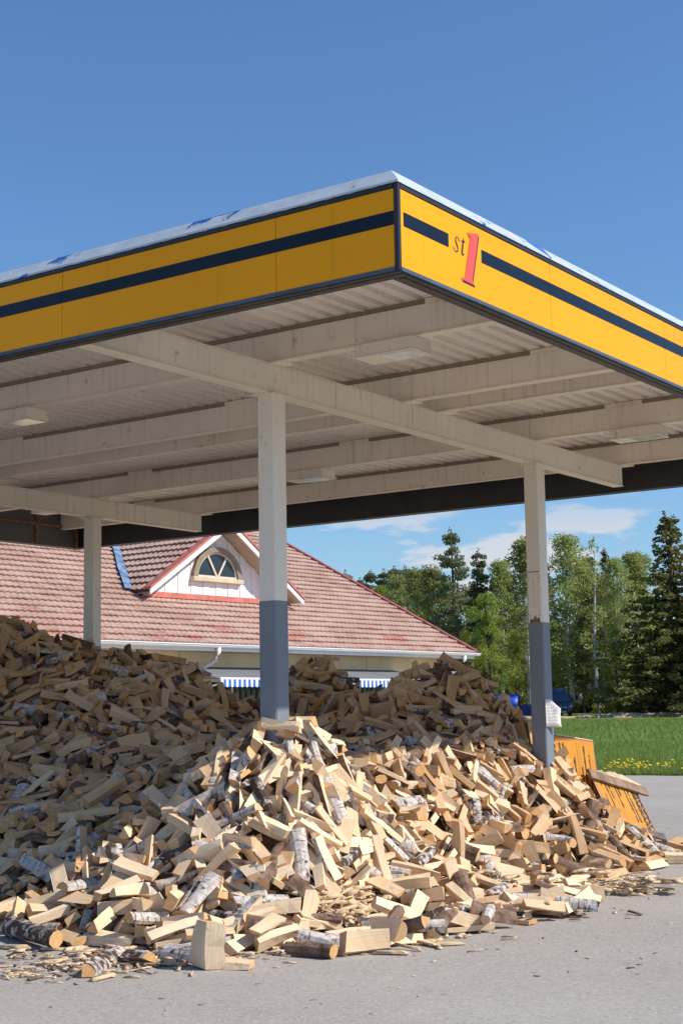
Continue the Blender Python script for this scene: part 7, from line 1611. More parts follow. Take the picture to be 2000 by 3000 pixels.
30,-303,3301,289,16,52,-61,-37, 50,-713,3024,68,0,88,6,-17, 45,-900,3591,291,36,78,-25,-7, 42,-948,3502,250,19,-66,57,14, 52,-1083,3988,507,12,83,-21,-24, 34,-996,4101,558,33,2,-26,79,
22,-1094,4152,615,85,-6,-25,14, 30,-1014,3267,112,17,35,40,71, 32,-1035,3990,476,11,-1,38,81, 26,-920,3808,367,3,11,75,-48, 23,-768,2976,54,7,8,-65,61, 0,-1094,4038,542,3,-71,49,24,
3,-1037,3426,214,17,7,-36,-81, 24,-1094,3848,424,2,-51,72,19, 49,-988,3508,235,21,-56,64,18, 31,-877,3331,182,78,15,4,-43, 35,-965,3216,113,59,20,40,51, 14,-1050,3661,328,25,-21,-71,45,
54,-1001,3591,285,22,-14,78,-37, 13,-1024,3888,437,17,-18,49,-71, 30,-996,4103,556,68,-44,-39,7, 27,-1118,4101,584,15,48,14,73, 43,-905,3421,225,20,5,73,48, 10,-1132,3866,407,4,18,-15,87,
11,-831,3234,153,31,-66,-49,-19, 3,-37,3951,312,46,-66,-29,29, 2,-909,3482,245,19,88,0,2, 34,-940,3696,331,40,-19,46,-63, 12,865,3791,7,78,0,-1,45, 21,-1048,4083,555,61,42,7,51,
24,-774,2978,52,15,-87,15,-9, 45,-860,3112,87,25,50,66,27, 12,-789,3176,122,26,83,0,25, 3,-914,3268,136,37,-22,69,-39, 17,-1165,3978,516,6,66,51,35, 34,-1022,3076,31,67,-56,7,-20,
28,-1110,4262,671,53,-46,-56,8, 20,-865,3475,243,73,-51,-13,-2, 54,-1084,4029,531,4,65,-43,-45, 4,-1059,3876,428,70,46,17,-29, 35,-926,3515,233,63,22,34,-50, 52,-1033,4011,506,68,10,13,-57,
26,-885,3060,70,79,34,-9,-25, 21,-1046,3591,295,4,-5,84,32, 34,-767,3167,123,63,44,35,32, 31,-1023,3730,332,43,-8,39,-69, 58,-216,4083,325,76,-28,-3,38, 57,-1114,3761,373,13,-7,42,-78,
9,-904,3013,39,37,-39,-67,26, 3,-924,3603,275,36,10,-82,-6, 26,-998,3666,303,80,-37,14,-6, 39,-1003,4092,546,2,35,79,26, 50,-838,3397,210,56,61,11,33, 10,-921,3057,63,10,56,-59,-37,
53,-1126,3883,444,5,14,-58,-67, 55,-789,3139,118,13,29,61,57, 29,-1080,3856,418,71,14,34,-41, 12,-964,3983,475,74,-48,-16,11, 0,-723,3003,42,13,25,-46,72, 3,-1013,3967,461,49,75,10,6,
36,-149,4245,359,60,17,-21,-62, 22,-1063,4010,512,37,-38,-71,17, 43,-1153,4067,565,2,79,35,24, 29,-961,3237,139,69,-53,-13,16, 44,-966,3987,468,51,67,28,-12, 5,-847,3122,95,54,42,-18,-56,
41,-959,3962,430,1,-14,17,-87, 10,-1007,3763,366,51,33,36,56, 13,-979,3548,272,72,-51,19,-2, 14,-979,3375,178,3,38,53,-61, 25,-1168,4268,655,60,-34,-57,6, 47,-1124,3781,361,34,-1,33,-77,
1,-1134,4225,631,84,-25,17,-9, 26,-764,3145,122,52,66,16,28, 39,-1138,4150,602,44,11,-63,46, 41,-1050,4197,633,15,-49,-71,-22, 4,-950,3117,60,31,54,-61,-22, 28,-831,3120,92,57,-35,41,-45,
25,-152,4163,345,39,20,64,46, 58,-917,3013,43,25,-25,72,-42, 10,-1001,3740,349,28,32,16,78, 28,-1094,4152,615,24,29,53,62, 27,-1113,3759,376,35,28,-10,-77, 42,-1069,4096,549,43,72,4,-33,
20,-981,3311,159,51,-30,51,-45, 39,-1094,4153,613,45,-57,-50,17, 57,-860,3090,81,27,62,-49,-34, 16,-90,4034,315,45,24,-4,-74, 48,-1032,4193,616,18,60,-42,-50, 16,-1232,4268,641,19,-83,6,-28,
39,-866,3474,247,10,-25,78,35, 18,-181,4115,338,11,68,57,8, 14,-828,3300,172,83,-26,15,-16, 25,-983,3195,112,31,-1,-15,83, 35,-1145,4070,564,73,-52,1,10, 17,-1101,4264,673,1,65,56,25,
33,-838,3397,211,33,66,-34,-39, 30,-909,3473,235,3,57,-70,0, 48,-941,3404,193,12,15,-10,87, 22,-1005,3282,135,5,63,63,-11, 55,-848,3193,125,76,-3,-22,43, 24,-307,3992,310,68,-55,13,-18,
43,-1070,3735,343,14,1,31,-83, 11,-1086,3821,387,84,-23,-17,16, 16,-954,3227,126,75,14,-12,-47, 51,-986,4192,613,11,-38,-56,-59, 17,-847,3124,90,15,5,34,-82, 44,-1025,3561,285,79,-40,13,-10,
53,-1115,4325,693,82,-22,-14,25, 13,-1053,3888,441,3,13,-22,-86, 25,-156,3592,244,10,-4,-84,-30, 46,-1315,4629,575,65,-61,-6,14, 4,-228,4177,335,82,1,-33,18, 53,-784,3054,60,39,-6,43,-69,
29,-1039,3495,244,55,-29,32,-57, 47,-701,2929,9,17,30,71,43, 43,-274,3810,278,44,3,-57,54, 55,-859,3559,267,15,55,-69,-2, 47,-272,3881,307,24,71,-40,-28, 0,-908,3111,85,69,19,4,-54,
11,-1064,3900,448,7,-79,13,40, 38,77,3003,52,2,53,-64,-35, 10,-1380,4821,472,28,64,-57,3, 6,-284,3940,299,29,-27,1,81, 30,-1114,4040,526,10,-62,-63,-17, 31,-804,3117,98,58,54,-8,-42,
24,-1093,3847,427,63,44,12,45, 34,-961,3238,136,13,-83,-30,-13, 51,-1000,3737,356,48,73,12,19, 49,-1400,5028,329,47,-73,2,-22, 35,-1079,3798,366,8,79,42,8, 12,-860,3014,9,0,-9,-90,2,
54,-1026,3402,169,71,-22,-38,34, 57,-966,4030,491,22,80,-21,-27, 27,-1034,4163,577,37,5,-11,-81, 19,-898,3688,320,10,24,84,-17, 39,-848,3194,121,77,-10,-28,36, 54,-909,3781,349,73,-47,21,9,
58,-919,3719,334,82,-7,2,-37, 38,-85,4101,337,37,77,25,9, 59,-1156,4083,571,8,-28,-77,-37, 46,-819,3248,149,0,71,-49,-25, 26,-1196,4104,590,47,49,13,58, 10,-859,2974,9,1,9,-90,1,
19,-970,3919,410,5,-20,-85,21, 22,-1043,4349,696,46,45,-39,-50, 41,-889,3576,278,46,-30,65,-29, 19,-879,3032,32,24,23,83,-9, 56,-990,3690,309,17,5,52,71, 11,-1231,4071,543,88,-17,-11,-2,
55,-1279,4328,649,0,-13,71,-54, 14,-1084,3900,452,61,-60,-25,-10, 24,-1189,4057,527,49,-52,-46,29, 19,-909,2999,43,3,6,49,-75, 59,-833,3249,154,1,18,-63,-62, 45,-967,3724,312,4,-4,44,-78,
35,-881,3055,56,57,-31,28,-55, 32,-905,3424,218,5,-70,-56,-1, 9,-832,3074,65,89,-10,10,4, 37,-1033,3446,195,4,-23,66,56, 7,-1130,4318,683,58,-30,46,-41, 14,-1228,3990,489,64,-18,-51,33,
18,-933,3430,216,43,-7,52,-59, 40,-875,3236,137,45,15,-19,74, 45,-176,4283,331,4,-59,-62,26, 41,-877,3576,261,47,-49,-28,52, 16,-989,3435,204,42,46,-13,-64, 57,-1036,4356,692,37,65,-19,-46,
32,-1122,4120,586,34,-13,-52,63, 54,-974,4017,481,56,44,50,24, 14,-850,2989,22,32,-26,-50,62, 35,65,3374,219,79,-18,38,-8, 25,-1123,3637,277,48,-49,36,-46, 38,-1086,3923,461,34,-28,-59,52,
28,-1102,4267,666,17,59,55,37, 38,-967,3989,464,7,58,-66,-20, 12,-831,3094,66,4,-3,-90,-1, 48,529,4423,149,40,62,34,-38, 9,-1058,3872,435,89,-10,4,-8, 8,-1117,3953,485,30,24,-19,79,
52,-1131,4286,649,76,3,1,48, 53,515,4536,78,28,-58,39,-49, 37,-854,3211,125,6,-87,3,22, 14,-271,3403,289,56,-47,-14,51, 14,-1181,4037,517,6,40,-64,-48, 41,-999,4068,523,66,26,14,-54,
39,-979,3550,268,69,44,10,35, 35,-977,3435,184,55,41,-10,57, 56,-1436,5137,259,3,-45,-35,70, 43,-794,2968,24,52,8,31,66, 17,430,4556,142,24,-69,-16,50, 29,-996,3944,428,24,2,-82,-27,
48,-885,3062,66,83,33,-8,4, 38,-905,3423,220,63,-26,-43,40, 15,-1089,4335,688,52,20,-2,71, 22,-891,3157,99,9,-79,-40,-14, 31,-1372,4690,555,40,-29,3,-76, 47,-1067,4201,595,85,3,30,7,
41,-1237,4243,614,75,-45,9,-21, 54,-730,3161,111,10,5,54,-71, 29,119,5387,21,87,-19,4,-11, 31,-1001,3740,350,4,1,-66,62, 16,-803,2962,25,81,-10,7,-38, 56,-1134,4148,598,21,49,-65,-33,
24,-1476,5266,190,31,-84,5,-6, 8,-1049,3604,307,72,-4,-22,49, 58,-1085,3994,498,76,47,7,-7, 5,-772,2984,40,47,-3,45,-62, 49,-988,4196,606,20,-39,77,-12, 34,-753,3181,89,64,-48,23,-34,
4,-961,3535,242,61,-11,49,-43, 34,-1451,5089,291,66,57,-20,11, 19,-714,3082,64,56,-29,-1,-64, 16,-1172,3887,434,17,11,10,-87, 40,-483,2872,10,85,29,2,3, 1,-233,3110,275,39,-19,35,-71,
14,-1070,3602,277,28,-20,-65,-52, 47,-1028,3910,448,13,1,-20,-87, 14,-1160,3868,404,37,59,-26,-51, 42,601,4353,125,2,47,-40,66, 55,-1399,4921,392,35,-83,-5,0, 16,-942,3386,179,6,20,47,74,
45,-956,3129,76,2,4,51,-74, 19,-298,3469,290,35,29,57,53, 55,-812,2970,37,13,-4,1,89, 57,90,3193,16,35,-73,33,-20, 9,-780,3277,139,47,-15,63,-41, 57,-974,3782,350,37,-73,33,-16,
42,-1186,4218,631,24,-14,-64,57, 52,-200,3953,318,48,60,-33,-34, 50,-215,4266,358,3,-61,-66,-10, 12,-1450,5175,241,79,32,20,22, 50,100,2918,14,3,16,-87,14, 58,858,4458,13,49,59,-35,-31,
43,31,4057,313,45,-65,-33,28, 17,-979,3095,41,76,-23,34,-24, 52,455,3466,6,4,88,19,1, 59,546,4438,142,59,-45,39,32, 1,-1119,4105,579,65,41,-2,47, 59,-708,2959,36,82,-17,9,-31,
48,85,2987,11,56,-51,31,-38, 7,-470,3746,309,69,-4,2,58, 59,-1262,4713,556,34,57,61,-1, 12,-773,4920,404,20,80,33,-17, 38,-741,2967,29,0,-88,19,7, 29,-53,3670,295,87,-13,-17,-12,
37,585,4303,194,32,66,-35,-38, 33,-985,4085,533,66,16,28,-52, 47,-996,3836,399,40,42,-24,-65, 52,-902,3193,93,20,13,-17,85, 8,-865,3340,163,88,3,6,-15, 23,-1132,4357,670,19,84,-25,-3,
12,536,4404,172,34,67,39,-29, 18,-275,3238,292,85,22,-9,19, 41,-1117,3941,453,85,-29,4,-11, 52,-1290,4216,615,2,68,57,17, 9,-1014,4248,654,71,-15,-30,44, 15,-952,3086,68,0,-37,-64,-51,
47,-1115,4328,684,27,83,-21,1, 51,-1017,4203,611,3,88,-13,-14, 33,-1046,3531,238,5,-15,44,77, 39,-920,3886,372,26,25,-68,46, 19,-1207,4161,590,21,-69,-53,-14, 43,-1338,4759,521,20,0,49,-73,
54,-969,4108,527,49,30,-25,-65, 39,-1015,3546,265,15,83,27,18, 53,-311,3367,273,12,-61,-65,-5, 31,-1224,4416,674,73,-52,7,-2, 41,-1513,5296,163,63,13,-21,-59, 14,-979,3548,272,32,1,-7,-84,
53,85,3131,19,43,57,-34,-42, 41,638,4292,123,34,-25,-46,65, 26,464,4624,94,50,6,-39,-64, 17,-762,3353,177,0,-85,-24,15, 0,-880,3442,205,87,-20,-10,-3, 36,-814,3855,371,47,46,34,51,
37,-246,4329,346,31,48,27,-64, 0,-1371,4646,579,8,30,-84,-2, 58,-308,3417,266,15,-63,60,16, 59,-66,4040,316,17,66,51,28, 51,368,4574,190,14,27,-75,40, 41,-1048,3884,407,82,17,-32,-8,
14,88,5236,97,35,-35,-29,70, 21,-1167,4125,599,16,2,-27,-84, 46,-1118,3956,480,80,40,7,12, 38,-722,3123,113,64,-46,37,-24, 27,82,3145,146,24,15,20,83, 37,-1410,4825,456,31,66,49,-19,
11,293,4882,162,34,-29,-52,58, 14,-1414,4994,344,50,-74,2,-10, 26,-761,2954,8,53,-61,-30,25, 22,121,3573,238,46,-64,-38,19, 51,0,3725,288,7,-33,-9,83, 56,503,4439,166,20,45,-46,60,
49,-780,3162,89,53,53,-18,-46, 18,429,3520,7,3,54,-72,-6, 4,530,4474,149,9,8,-68,57, 5,-884,3204,114,42,38,21,67, 40,-1156,4041,511,32,-27,71,-36, 52,856,4054,15,71,11,0,55,
40,-297,3082,222,9,-31,4,84, 42,-904,3175,106,43,46,11,63, 0,-17,5152,181,50,-25,-24,-66, 18,-988,3368,161,6,-17,83,-31, 53,236,3542,152,36,19,-75,29, 48,108,3743,298,68,-23,-2,-55,
32,-1181,4373,677,78,38,-15,-18, 30,-1134,3981,494,51,13,-17,71, 47,-708,2960,33,75,-36,21,-26, 6,134,2758,10,1,-5,-84,33, 33,96,3051,16,68,34,-22,-42, 19,210,2954,20,30,24,35,74,
50,-129,3233,276,2,-15,-83,-32, 2,-1077,3936,438,0,58,-58,-37, 10,-926,3048,25,0,-88,-7,-17, 54,-279,3345,265,48,-15,-34,67, 19,-859,3770,334,25,-72,-32,36, 55,-1174,3921,431,23,-86,11,6,
51,26,3445,249,37,-63,-34,39, 39,-687,2968,20,28,-78,27,-21, 38,-1101,4184,603,14,-83,-17,29, 44,-125,4171,343,40,52,-28,-55, 31,-128,4377,403,64,12,-14,60, 7,-400,5196,131,23,-2,5,87,
56,313,2947,11,2,21,-87,-5, 25,589,3974,185,77,-25,34,-18, 40,-1044,4107,526,63,-49,41,7, 13,135,4095,355,31,59,-36,-48, 27,-1194,4271,636,7,-29,73,43, 28,394,4629,133,83,-16,30,-2,
42,-1010,4024,478,57,-44,49,-24, 29,-1129,4154,577,79,-13,-16,39, 30,230,3102,29,3,-38,-82,2, 17,264,3356,52,49,-9,23,-71, 40,-1123,3797,353,19,87,13,2, 32,-402,2840,42,60,9,-3,67,
22,-88,3984,293,66,-52,-24,-20, 57,-1168,4357,660,79,-38,16,-8, 2,-1434,5230,203,51,-73,-10,-7, 21,-1101,4237,615,89,2,0,-14, 11,-328,3032,204,10,38,14,-80, 16,172,3073,69,30,18,-30,-77,
52,654,4030,93,60,21,-5,-63, 11,288,3201,40,38,75,-20,-23, 14,-773,2982,44,86,-14,-18,12, 54,-1001,3741,347,7,3,-18,88, 17,-764,3038,34,85,-6,-28,9, 50,-939,3239,103,5,-73,47,21,
22,-29,3479,266,40,-43,66,-18, 0,-919,3930,388,33,-5,6,-83, 23,-1017,4227,599,23,80,-9,-33, 15,-528,4257,458,62,6,-3,65, 55,481,4464,185,35,57,-54,28, 24,-466,4370,476,37,-56,59,4,
53,-155,3596,257,16,-26,24,-81, 18,-972,3989,431,31,-9,41,-73, 22,-1263,4437,648,61,-63,-14,13, 1,-1280,4514,638,85,-24,-1,18, 14,103,3309,156,7,-33,-70,-45, 35,-1050,3633,277,4,-2,26,-86,
10,-1050,4058,507,1,46,70,32, 27,299,3315,37,10,-83,-28,18, 24,-62,3551,289,30,-29,66,-45, 8,-1100,3870,418,12,67,52,29, 33,-94,3423,307,23,-9,76,-41, 49,-297,3523,292,81,-10,-25,-27,
1,407,3608,28,22,52,-66,-22, 41,-251,3493,311,19,29,-23,-80, 6,-879,4394,616,46,-35,45,-51, 0,-873,4579,616,7,-15,-41,-78, 10,82,2995,62,11,18,-82,-31, 19,133,3001,63,17,-86,-20,4,
12,-997,3840,391,4,-74,-41,-30, 14,-591,3619,314,2,-11,-83,-32, 6,-798,3101,84,21,19,67,53, 5,86,2888,17,70,-17,15,-52, 19,-860,3651,272,46,-4,0,-77, 34,-224,3777,218,54,-36,-59,20,
15,730,3851,9,82,-28,-7,23, 16,-31,4036,298,66,-46,-26,-32, 36,-435,4213,406,60,30,-55,-24, 26,-1101,4611,606,33,-70,-34,31, 24,457,4662,77,71,-40,11,37, 40,-868,4872,444,22,5,-66,-57,
7,-818,3422,201,81,-8,-1,37, 37,-423,3401,248,27,16,4,-84, 39,316,3366,16,1,-87,22,-10, 6,176,3711,277,67,12,3,-58, 20,302,4558,240,11,17,51,72, 39,-393,3139,188,4,-85,6,-27,
58,-322,3484,264,2,0,-18,88, 9,-33,3550,287,6,42,-78,15, 15,-1005,3883,385,22,-69,52,-11, 34,-1083,4277,643,39,71,10,38, 20,-809,4863,428,85,28,8,5, 3,-462,5125,178,54,-65,9,29,
55,-736,3012,15,11,4,-68,-58, 3,29,3375,223,13,56,44,53, 22,-1075,3756,332,77,-45,-4,9, 13,-1074,4394,663,30,-45,-41,59, 24,-1330,4446,653,3,4,45,-78, 17,-44,3188,256,14,69,52,-19,
40,-66,3774,296,11,80,-31,26, 38,-638,3818,353,30,-79,-30,1, 11,-997,4106,511,11,-27,-78,-34, 11,-699,4332,555,18,-29,83,5, 30,32,4314,419,13,66,-57,-18, 29,-1240,5059,377,79,-9,29,-29,
47,3,3692,300,69,41,-22,-35, 54,-242,3922,299,71,-34,-31,32, 32,620,4274,180,40,53,59,16, 57,199,3317,88,6,-87,-17,14, 34,-392,4468,446,30,-4,-59,61, 42,458,4494,197,14,-16,2,-87,
39,561,4107,244,9,-74,46,20, 11,-1018,4256,639,49,51,-5,-55, 56,-870,3058,20,80,32,-1,-28, 22,-799,3293,143,32,-26,65,-48, 4,-290,3332,248,13,-70,55,-9, 8,-1094,3833,382,75,46,5,17,
16,-1002,4031,460,44,-78,9,6, 37,-480,4290,450,21,-10,-84,-20, 24,806,4392,31,36,10,42,71, 2,620,4473,32,27,4,-13,85, 14,164,4526,294,75,30,37,11, 22,-1320,4761,507,35,-80,11,-18,
26,196,2908,12,21,68,53,16, 56,-855,3260,144,7,-45,-77,3, 43,-351,3334,240,43,-13,-39,67, 47,-872,3405,186,8,-35,79,24, 0,-625,3378,201,18,86,-18,-2, 17,-981,3584,244,56,-61,-31,18,
33,78,3658,283,5,-21,-37,79, 0,20,3768,289,28,4,0,85, 8,642,4247,170,52,58,45,5, 34,-1076,4323,647,26,-28,-73,37, 59,682,4399,47,21,62,-58,-21, 5,-1255,5142,296,6,22,-45,75,
51,-458,5069,196,7,19,-88,5, 53,3,5023,197,49,-74,9,-7, 57,263,3264,23,86,-8,-13,21, 20,-845,3618,280,10,5,-65,61, 25,13,3662,281,63,-56,31,-9, 57,-647,3697,313,7,70,55,12,
41,-289,4327,358,4,63,-64,-7, 37,626,4417,72,18,-46,-68,32, 26,-895,5207,268,28,0,83,22, 40,406,3953,263,25,-1,-78,38, 53,-1182,4121,575,7,-48,51,56, 41,-108,4159,328,31,-1,44,72,
10,-1029,4277,635,21,6,24,-84, 39,122,4228,438,10,66,54,28, 34,156,4958,221,61,-54,27,-27, 6,-180,5038,207,66,-45,-30,30, 14,-330,3311,260,31,-50,-59,34, 38,-1086,3734,320,25,85,17,3,
53,-807,3711,324,47,-55,-47,27, 17,795,3909,6,58,-3,3,-69, 39,-1407,5057,317,21,-86,10,-13, 39,-779,3244,122,0,-54,35,63, 49,-210,3356,305,77,35,2,-30, 1,-384,4355,445,13,65,61,1,
19,-929,4061,487,10,54,-68,-22, 48,-1169,4346,689,9,75,19,45, 29,-480,4616,443,7,-64,46,-43, 31,-1281,4704,575,36,61,55,7, 46,586,4287,222,25,32,-58,56, 54,168,2999,13,50,-23,-28,65,
20,-339,3031,162,49,15,25,-70, 29,-612,3128,92,83,17,-9,-30, 43,-417,3134,137,83,-7,-7,-32, 30,-309,3432,238,70,5,-1,56, 57,228,4090,354,34,-82,14,-6, 20,-1005,4325,649,26,77,-28,-28,
44,-428,4487,485,2,-50,-71,-23, 37,505,4607,68,28,3,12,85, 16,-1003,4728,539,80,-21,-2,-35, 57,-908,4778,497,72,-28,24,40, 56,-1028,4992,392,2,9,87,-21, 58,-1281,5158,267,15,70,52,-13,
11,-705,3060,48,64,49,14,36, 8,-169,3174,316,54,46,55,8, 47,-884,3306,125,32,-49,-56,39, 7,-44,3351,241,47,-44,41,-48, 37,-170,3397,275,11,-31,77,-33, 3,-243,3501,258,49,-68,-16,-27,
46,-526,3722,317,18,83,28,2, 26,-61,3760,243,5,29,79,-33, 23,-330,3915,298,6,11,-81,-37, 12,747,3915,8,29,-1,2,-85, 44,-1118,3994,479,12,82,29,22, 10,-864,4060,445,14,-14,-85,-20,
56,-1039,4139,547,22,5,-23,84, 52,124,4131,386,27,-48,71,8, 59,576,4410,145,22,75,35,-29, 20,-1003,4417,658,44,-28,63,-37, 43,353,4513,253,10,-31,-46,-70, 29,-704,4551,543,25,86,10,5,
22,-1144,4588,626,64,-36,46,-23, 13,50,5149,165,15,-20,-67,54, 12,-656,2910,25,6,48,-66,-38, 8,-783,3794,332,19,41,43,65, 50,-322,3828,293,77,35,10,30, 6,639,3954,86,66,-29,31,43,
41,-1103,4075,521,51,26,2,-70, 17,-1042,4276,620,22,-82,-29,-5, 29,553,4501,104,77,-5,31,35, 2,534,4486,99,14,52,-68,24, 23,258,4650,228,87,10,21,9, 26,335,4686,178,7,-32,82,-17,
30,-401,2932,115,29,50,-53,-44, 51,-510,3054,107,13,-19,11,-86, 53,-807,3128,73,54,-15,62,-34, 9,-426,3111,153,71,-23,21,-46, 56,117,3365,149,23,-39,-70,-35, 5,-358,3460,252,14,11,-64,60,
54,-993,3612,277,43,-20,66,-39, 38,-343,3636,281,73,-8,26,45, 27,-2,3637,287,9,-11,-87,16, 42,-1080,3669,296,72,-31,44,-6, 19,-308,3801,285,17,25,-24,81, 6,-624,3857,362,15,14,-56,-67,
33,-846,4308,593,44,-55,47,-31, 8,-963,4507,648,23,-45,74,-8, 8,-968,4705,572,62,-3,-6,-65, 18,407,4667,143,40,-11,-79,8, 37,331,4886,154,31,29,-64,46, 11,-445,5146,181,36,76,21,-25,
37,-942,3483,208,14,14,62,62, 50,-559,3954,378,43,56,-38,-40, 51,-1076,4027,504,53,29,21,64, 26,480,4139,337,58,58,-14,-36, 17,615,4378,139,1,-74,-34,38, 5,677,4342,129,54,-33,-42,48,
42,-902,4651,586,63,50,7,39, 25,-204,4787,322,27,-6,11,-85, 6,-228,5004,221,30,-13,-62,57, 45,-1485,5213,214,16,-12,-9,87, 0,-87,3505,300,21,6,-83,27, 9,-1195,3816,380,0,11,86,25,
23,539,4030,239,37,58,-27,-51, 41,-1258,4407,655,21,13,-27,-82, 54,478,4604,125,63,-47,-35,28, 25,-942,4628,592,35,-5,-18,81, 21,279,4912,180,49,-68,12,-31, 56,-216,3898,298,86,-20,18,5,
58,-208,4065,311,13,33,-82,-8, 59,73,4067,346,19,51,41,59, 8,599,4199,233,27,-35,5,-78, 20,-665,4443,562,81,-25,-20,-21, 7,-1092,5427,140,19,55,67,-15, 58,808,4173,37,85,19,11,21,
6,-39,4757,393,9,-89,-6,12, 11,668,4395,140,26,71,-36,34, 55,-158,3056,360,18,-11,37,79, 28,620,3990,156,51,-50,54,-6, 25,-1089,4335,687,7,15,-66,-59, 11,411,3303,10,65,-9,12,-60,
53,137,2930,17,3,-75,-49,1, 56,-209,2689,43,4,-38,69,43, 51,-190,2919,238,2,36,-16,-81, 10,-860,3300,135,12,50,66,33, 11,-480,3309,199,21,29,52,64, 34,-125,3354,278,56,69,-7,-13,
48,-991,3513,214,64,13,21,-58, 56,-382,3500,257,23,-72,45,19, 7,46,3515,255,82,9,18,-32, 40,-470,3604,281,68,58,7,-7, 8,-778,3698,283,25,-85,13,10, 18,-151,3682,236,5,62,65,8,
11,-1014,3771,331,70,16,24,-48, 19,-660,3768,307,80,7,1,40, 27,-115,3756,237,55,7,1,71, 29,-1040,3821,357,54,-59,-35,23, 33,-756,3839,333,1,28,-33,-79, 14,-663,3888,349,69,-56,-9,10,
27,-346,3953,300,27,-22,51,-65, 47,160,4031,313,83,4,-4,34, 53,357,4129,390,18,18,-63,-59, 12,-142,4331,353,20,23,62,58, 12,544,4224,240,16,-50,39,-62, 55,164,4442,349,33,-67,-24,44,
28,586,4501,57,65,61,-9,-9, 22,675,4529,14,32,84,-6,-6, 47,-1094,4781,511,3,13,59,-67, 53,-1142,4881,463,61,-66,6,0, 28,-404,4959,219,77,-11,19,42, 10,-914,5044,354,5,-18,76,-44,
40,-287,5054,182,30,68,50,-9, 57,-156,3218,282,21,-87,-6,-11, 46,-504,3473,237,78,-42,-2,-15, 42,361,3475,9,70,-56,7,-7, 50,-994,3902,399,46,-29,15,-70, 42,-534,3959,373,21,48,67,30,
23,-421,4147,372,69,34,11,-45, 32,-1178,4196,609,50,73,-4,-15, 36,-602,4335,516,51,-70,22,10, 26,-334,4297,353,76,20,28,-34, 26,-74,4328,353,4,-3,17,-88, 16,216,4402,387,58,-68,-2,-3,
30,-944,4698,554,3,-39,-69,43, 52,-765,4701,497,31,72,-44,-4, 17,-1339,4871,454,74,28,36,23, 19,-233,5017,198,7,1,-89,-11, 19,-148,2652,23,20,13,87,-1, 33,145,3189,95,9,56,61,34,
11,-653,3066,62,15,87,14,13, 25,-689,3227,137,73,-45,-23,18, 41,-954,3325,146,5,63,56,32, 43,327,3436,19,9,8,64,-63, 15,-660,3534,242,55,-68,-23,0, 38,180,3575,226,19,40,-48,-62,
57,-921,3808,348,80,11,8,40, 20,279,3957,302,6,-8,41,80, 33,675,4189,105,42,69,38,-10, 57,-446,4255,418,4,19,-22,85, 50,680,4299,104,77,16,16,41, 42,-221,4353,359,20,-5,-65,59,
28,-113,4367,374,4,25,78,36, 39,10,4436,410,62,46,15,44, 26,164,4483,325,8,-87,-10,20, 50,694,4452,29,30,-20,1,83, 28,-842,4642,549,19,44,76,-1, 7,-654,4673,479,33,79,-9,-26,
0,-204,4634,415,51,-66,-10,-33, 58,-656,4876,385,66,55,23,13, 18,-1056,4909,448,31,20,81,-16, 50,-931,5059,357,11,-7,57,-68, 51,-754,4944,367,30,7,-70,-47, 57,307,4932,165,51,-23,37,60,
51,-655,5168,215,26,-31,7,-80, 59,-150,2659,36,5,-69,56,-13, 58,-470,3184,157,11,79,33,25, 25,55,3181,171,48,32,53,44, 16,-299,3256,254,72,40,34,14, 32,224,3264,67,5,6,-3,90,
15,-981,3762,332,35,-51,7,-65, 9,-805,3775,337,18,-11,-42,77, 36,-332,3887,298,29,84,12,3, 20,-734,4085,435,44,-1,47,-63, 16,-266,4112,302,28,-65,-47,-30, 55,473,4423,218,20,-84,21,15,
22,193,4444,364,55,-11,-54,-45, 38,582,4572,44,45,4,8,-77, 57,-1286,4657,580,24,40,75,-18, 30,-1333,4736,545,8,-66,61,-2, 56,-1055,4832,504,13,33,83,-3, 29,-1240,5008,389,47,-65,-35,23,
33,-1152,4957,442,26,3,71,48, 25,-779,5260,197,46,-77,-2,11, 51,-482,3347,240,26,-12,11,-85, 1,-381,3736,301,74,-45,-2,23, 14,-381,3902,323,29,42,68,28, 48,-279,4025,301,5,-72,53,14,
8,-266,4243,347,68,-19,-1,56, 39,-367,4346,409,23,33,20,78, 15,265,4342,456,18,78,-42,0, 0,676,4355,116,61,66,5,-6, 42,748,4482,57,37,-52,50,-40, 15,490,4691,94,15,-2,-4,89,
10,-1328,4957,412,8,89,3,-12, 24,246,4905,194,12,-83,30,-10, 41,-1123,4998,416,30,15,12,83, 17,-426,5072,206,69,-9,16,-55, 58,169,5157,127,14,33,82,-6, 24,-966,3160,61,24,-2,69,-52,
52,224,3205,71,6,-74,-50,-4, 14,308,3365,53,11,11,-44,77, 47,413,3651,64,12,42,73,30, 12,773,4067,56,35,75,33,12, 6,-333,4110,346,70,9,15,54, 1,-512,4324,501,45,25,-35,-65,
31,598,4437,134,53,48,54,4, 17,392,4957,94,75,-31,14,-36, 45,-851,5093,361,48,31,-50,-48, 21,-935,5225,276,43,-3,44,66, 25,-342,2735,35,12,20,-67,56, 18,-292,3565,293,16,38,-80,0,
36,-58,3862,303,7,24,-86,5, 49,706,4414,92,34,26,-77,-17, 20,146,4458,358,45,-18,43,-63, 42,-285,4472,400,7,7,61,-66, 29,-236,4699,392,51,39,-61,-15, 23,-1369,5350,158,34,37,-74,-1,
25,98,2965,68,7,6,-1,90, 1,-522,4714,420,63,-49,-1,41, 40,-1243,5094,375,45,-70,33,-5, 6,194,3970,349,19,65,58,11, 41,-997,4119,558,24,27,31,76, 57,-353,4518,427,9,-69,57,-1,
18,-619,4815,419,53,63,36,3, 20,-1422,5033,353,27,19,60,-58, 36,193,3512,216,22,-65,-55,19, 10,361,3668,145,14,54,-8,70, 29,-812,2973,32,76,32,-17,33, 38,-865,3476,241,66,-37,-45,18,
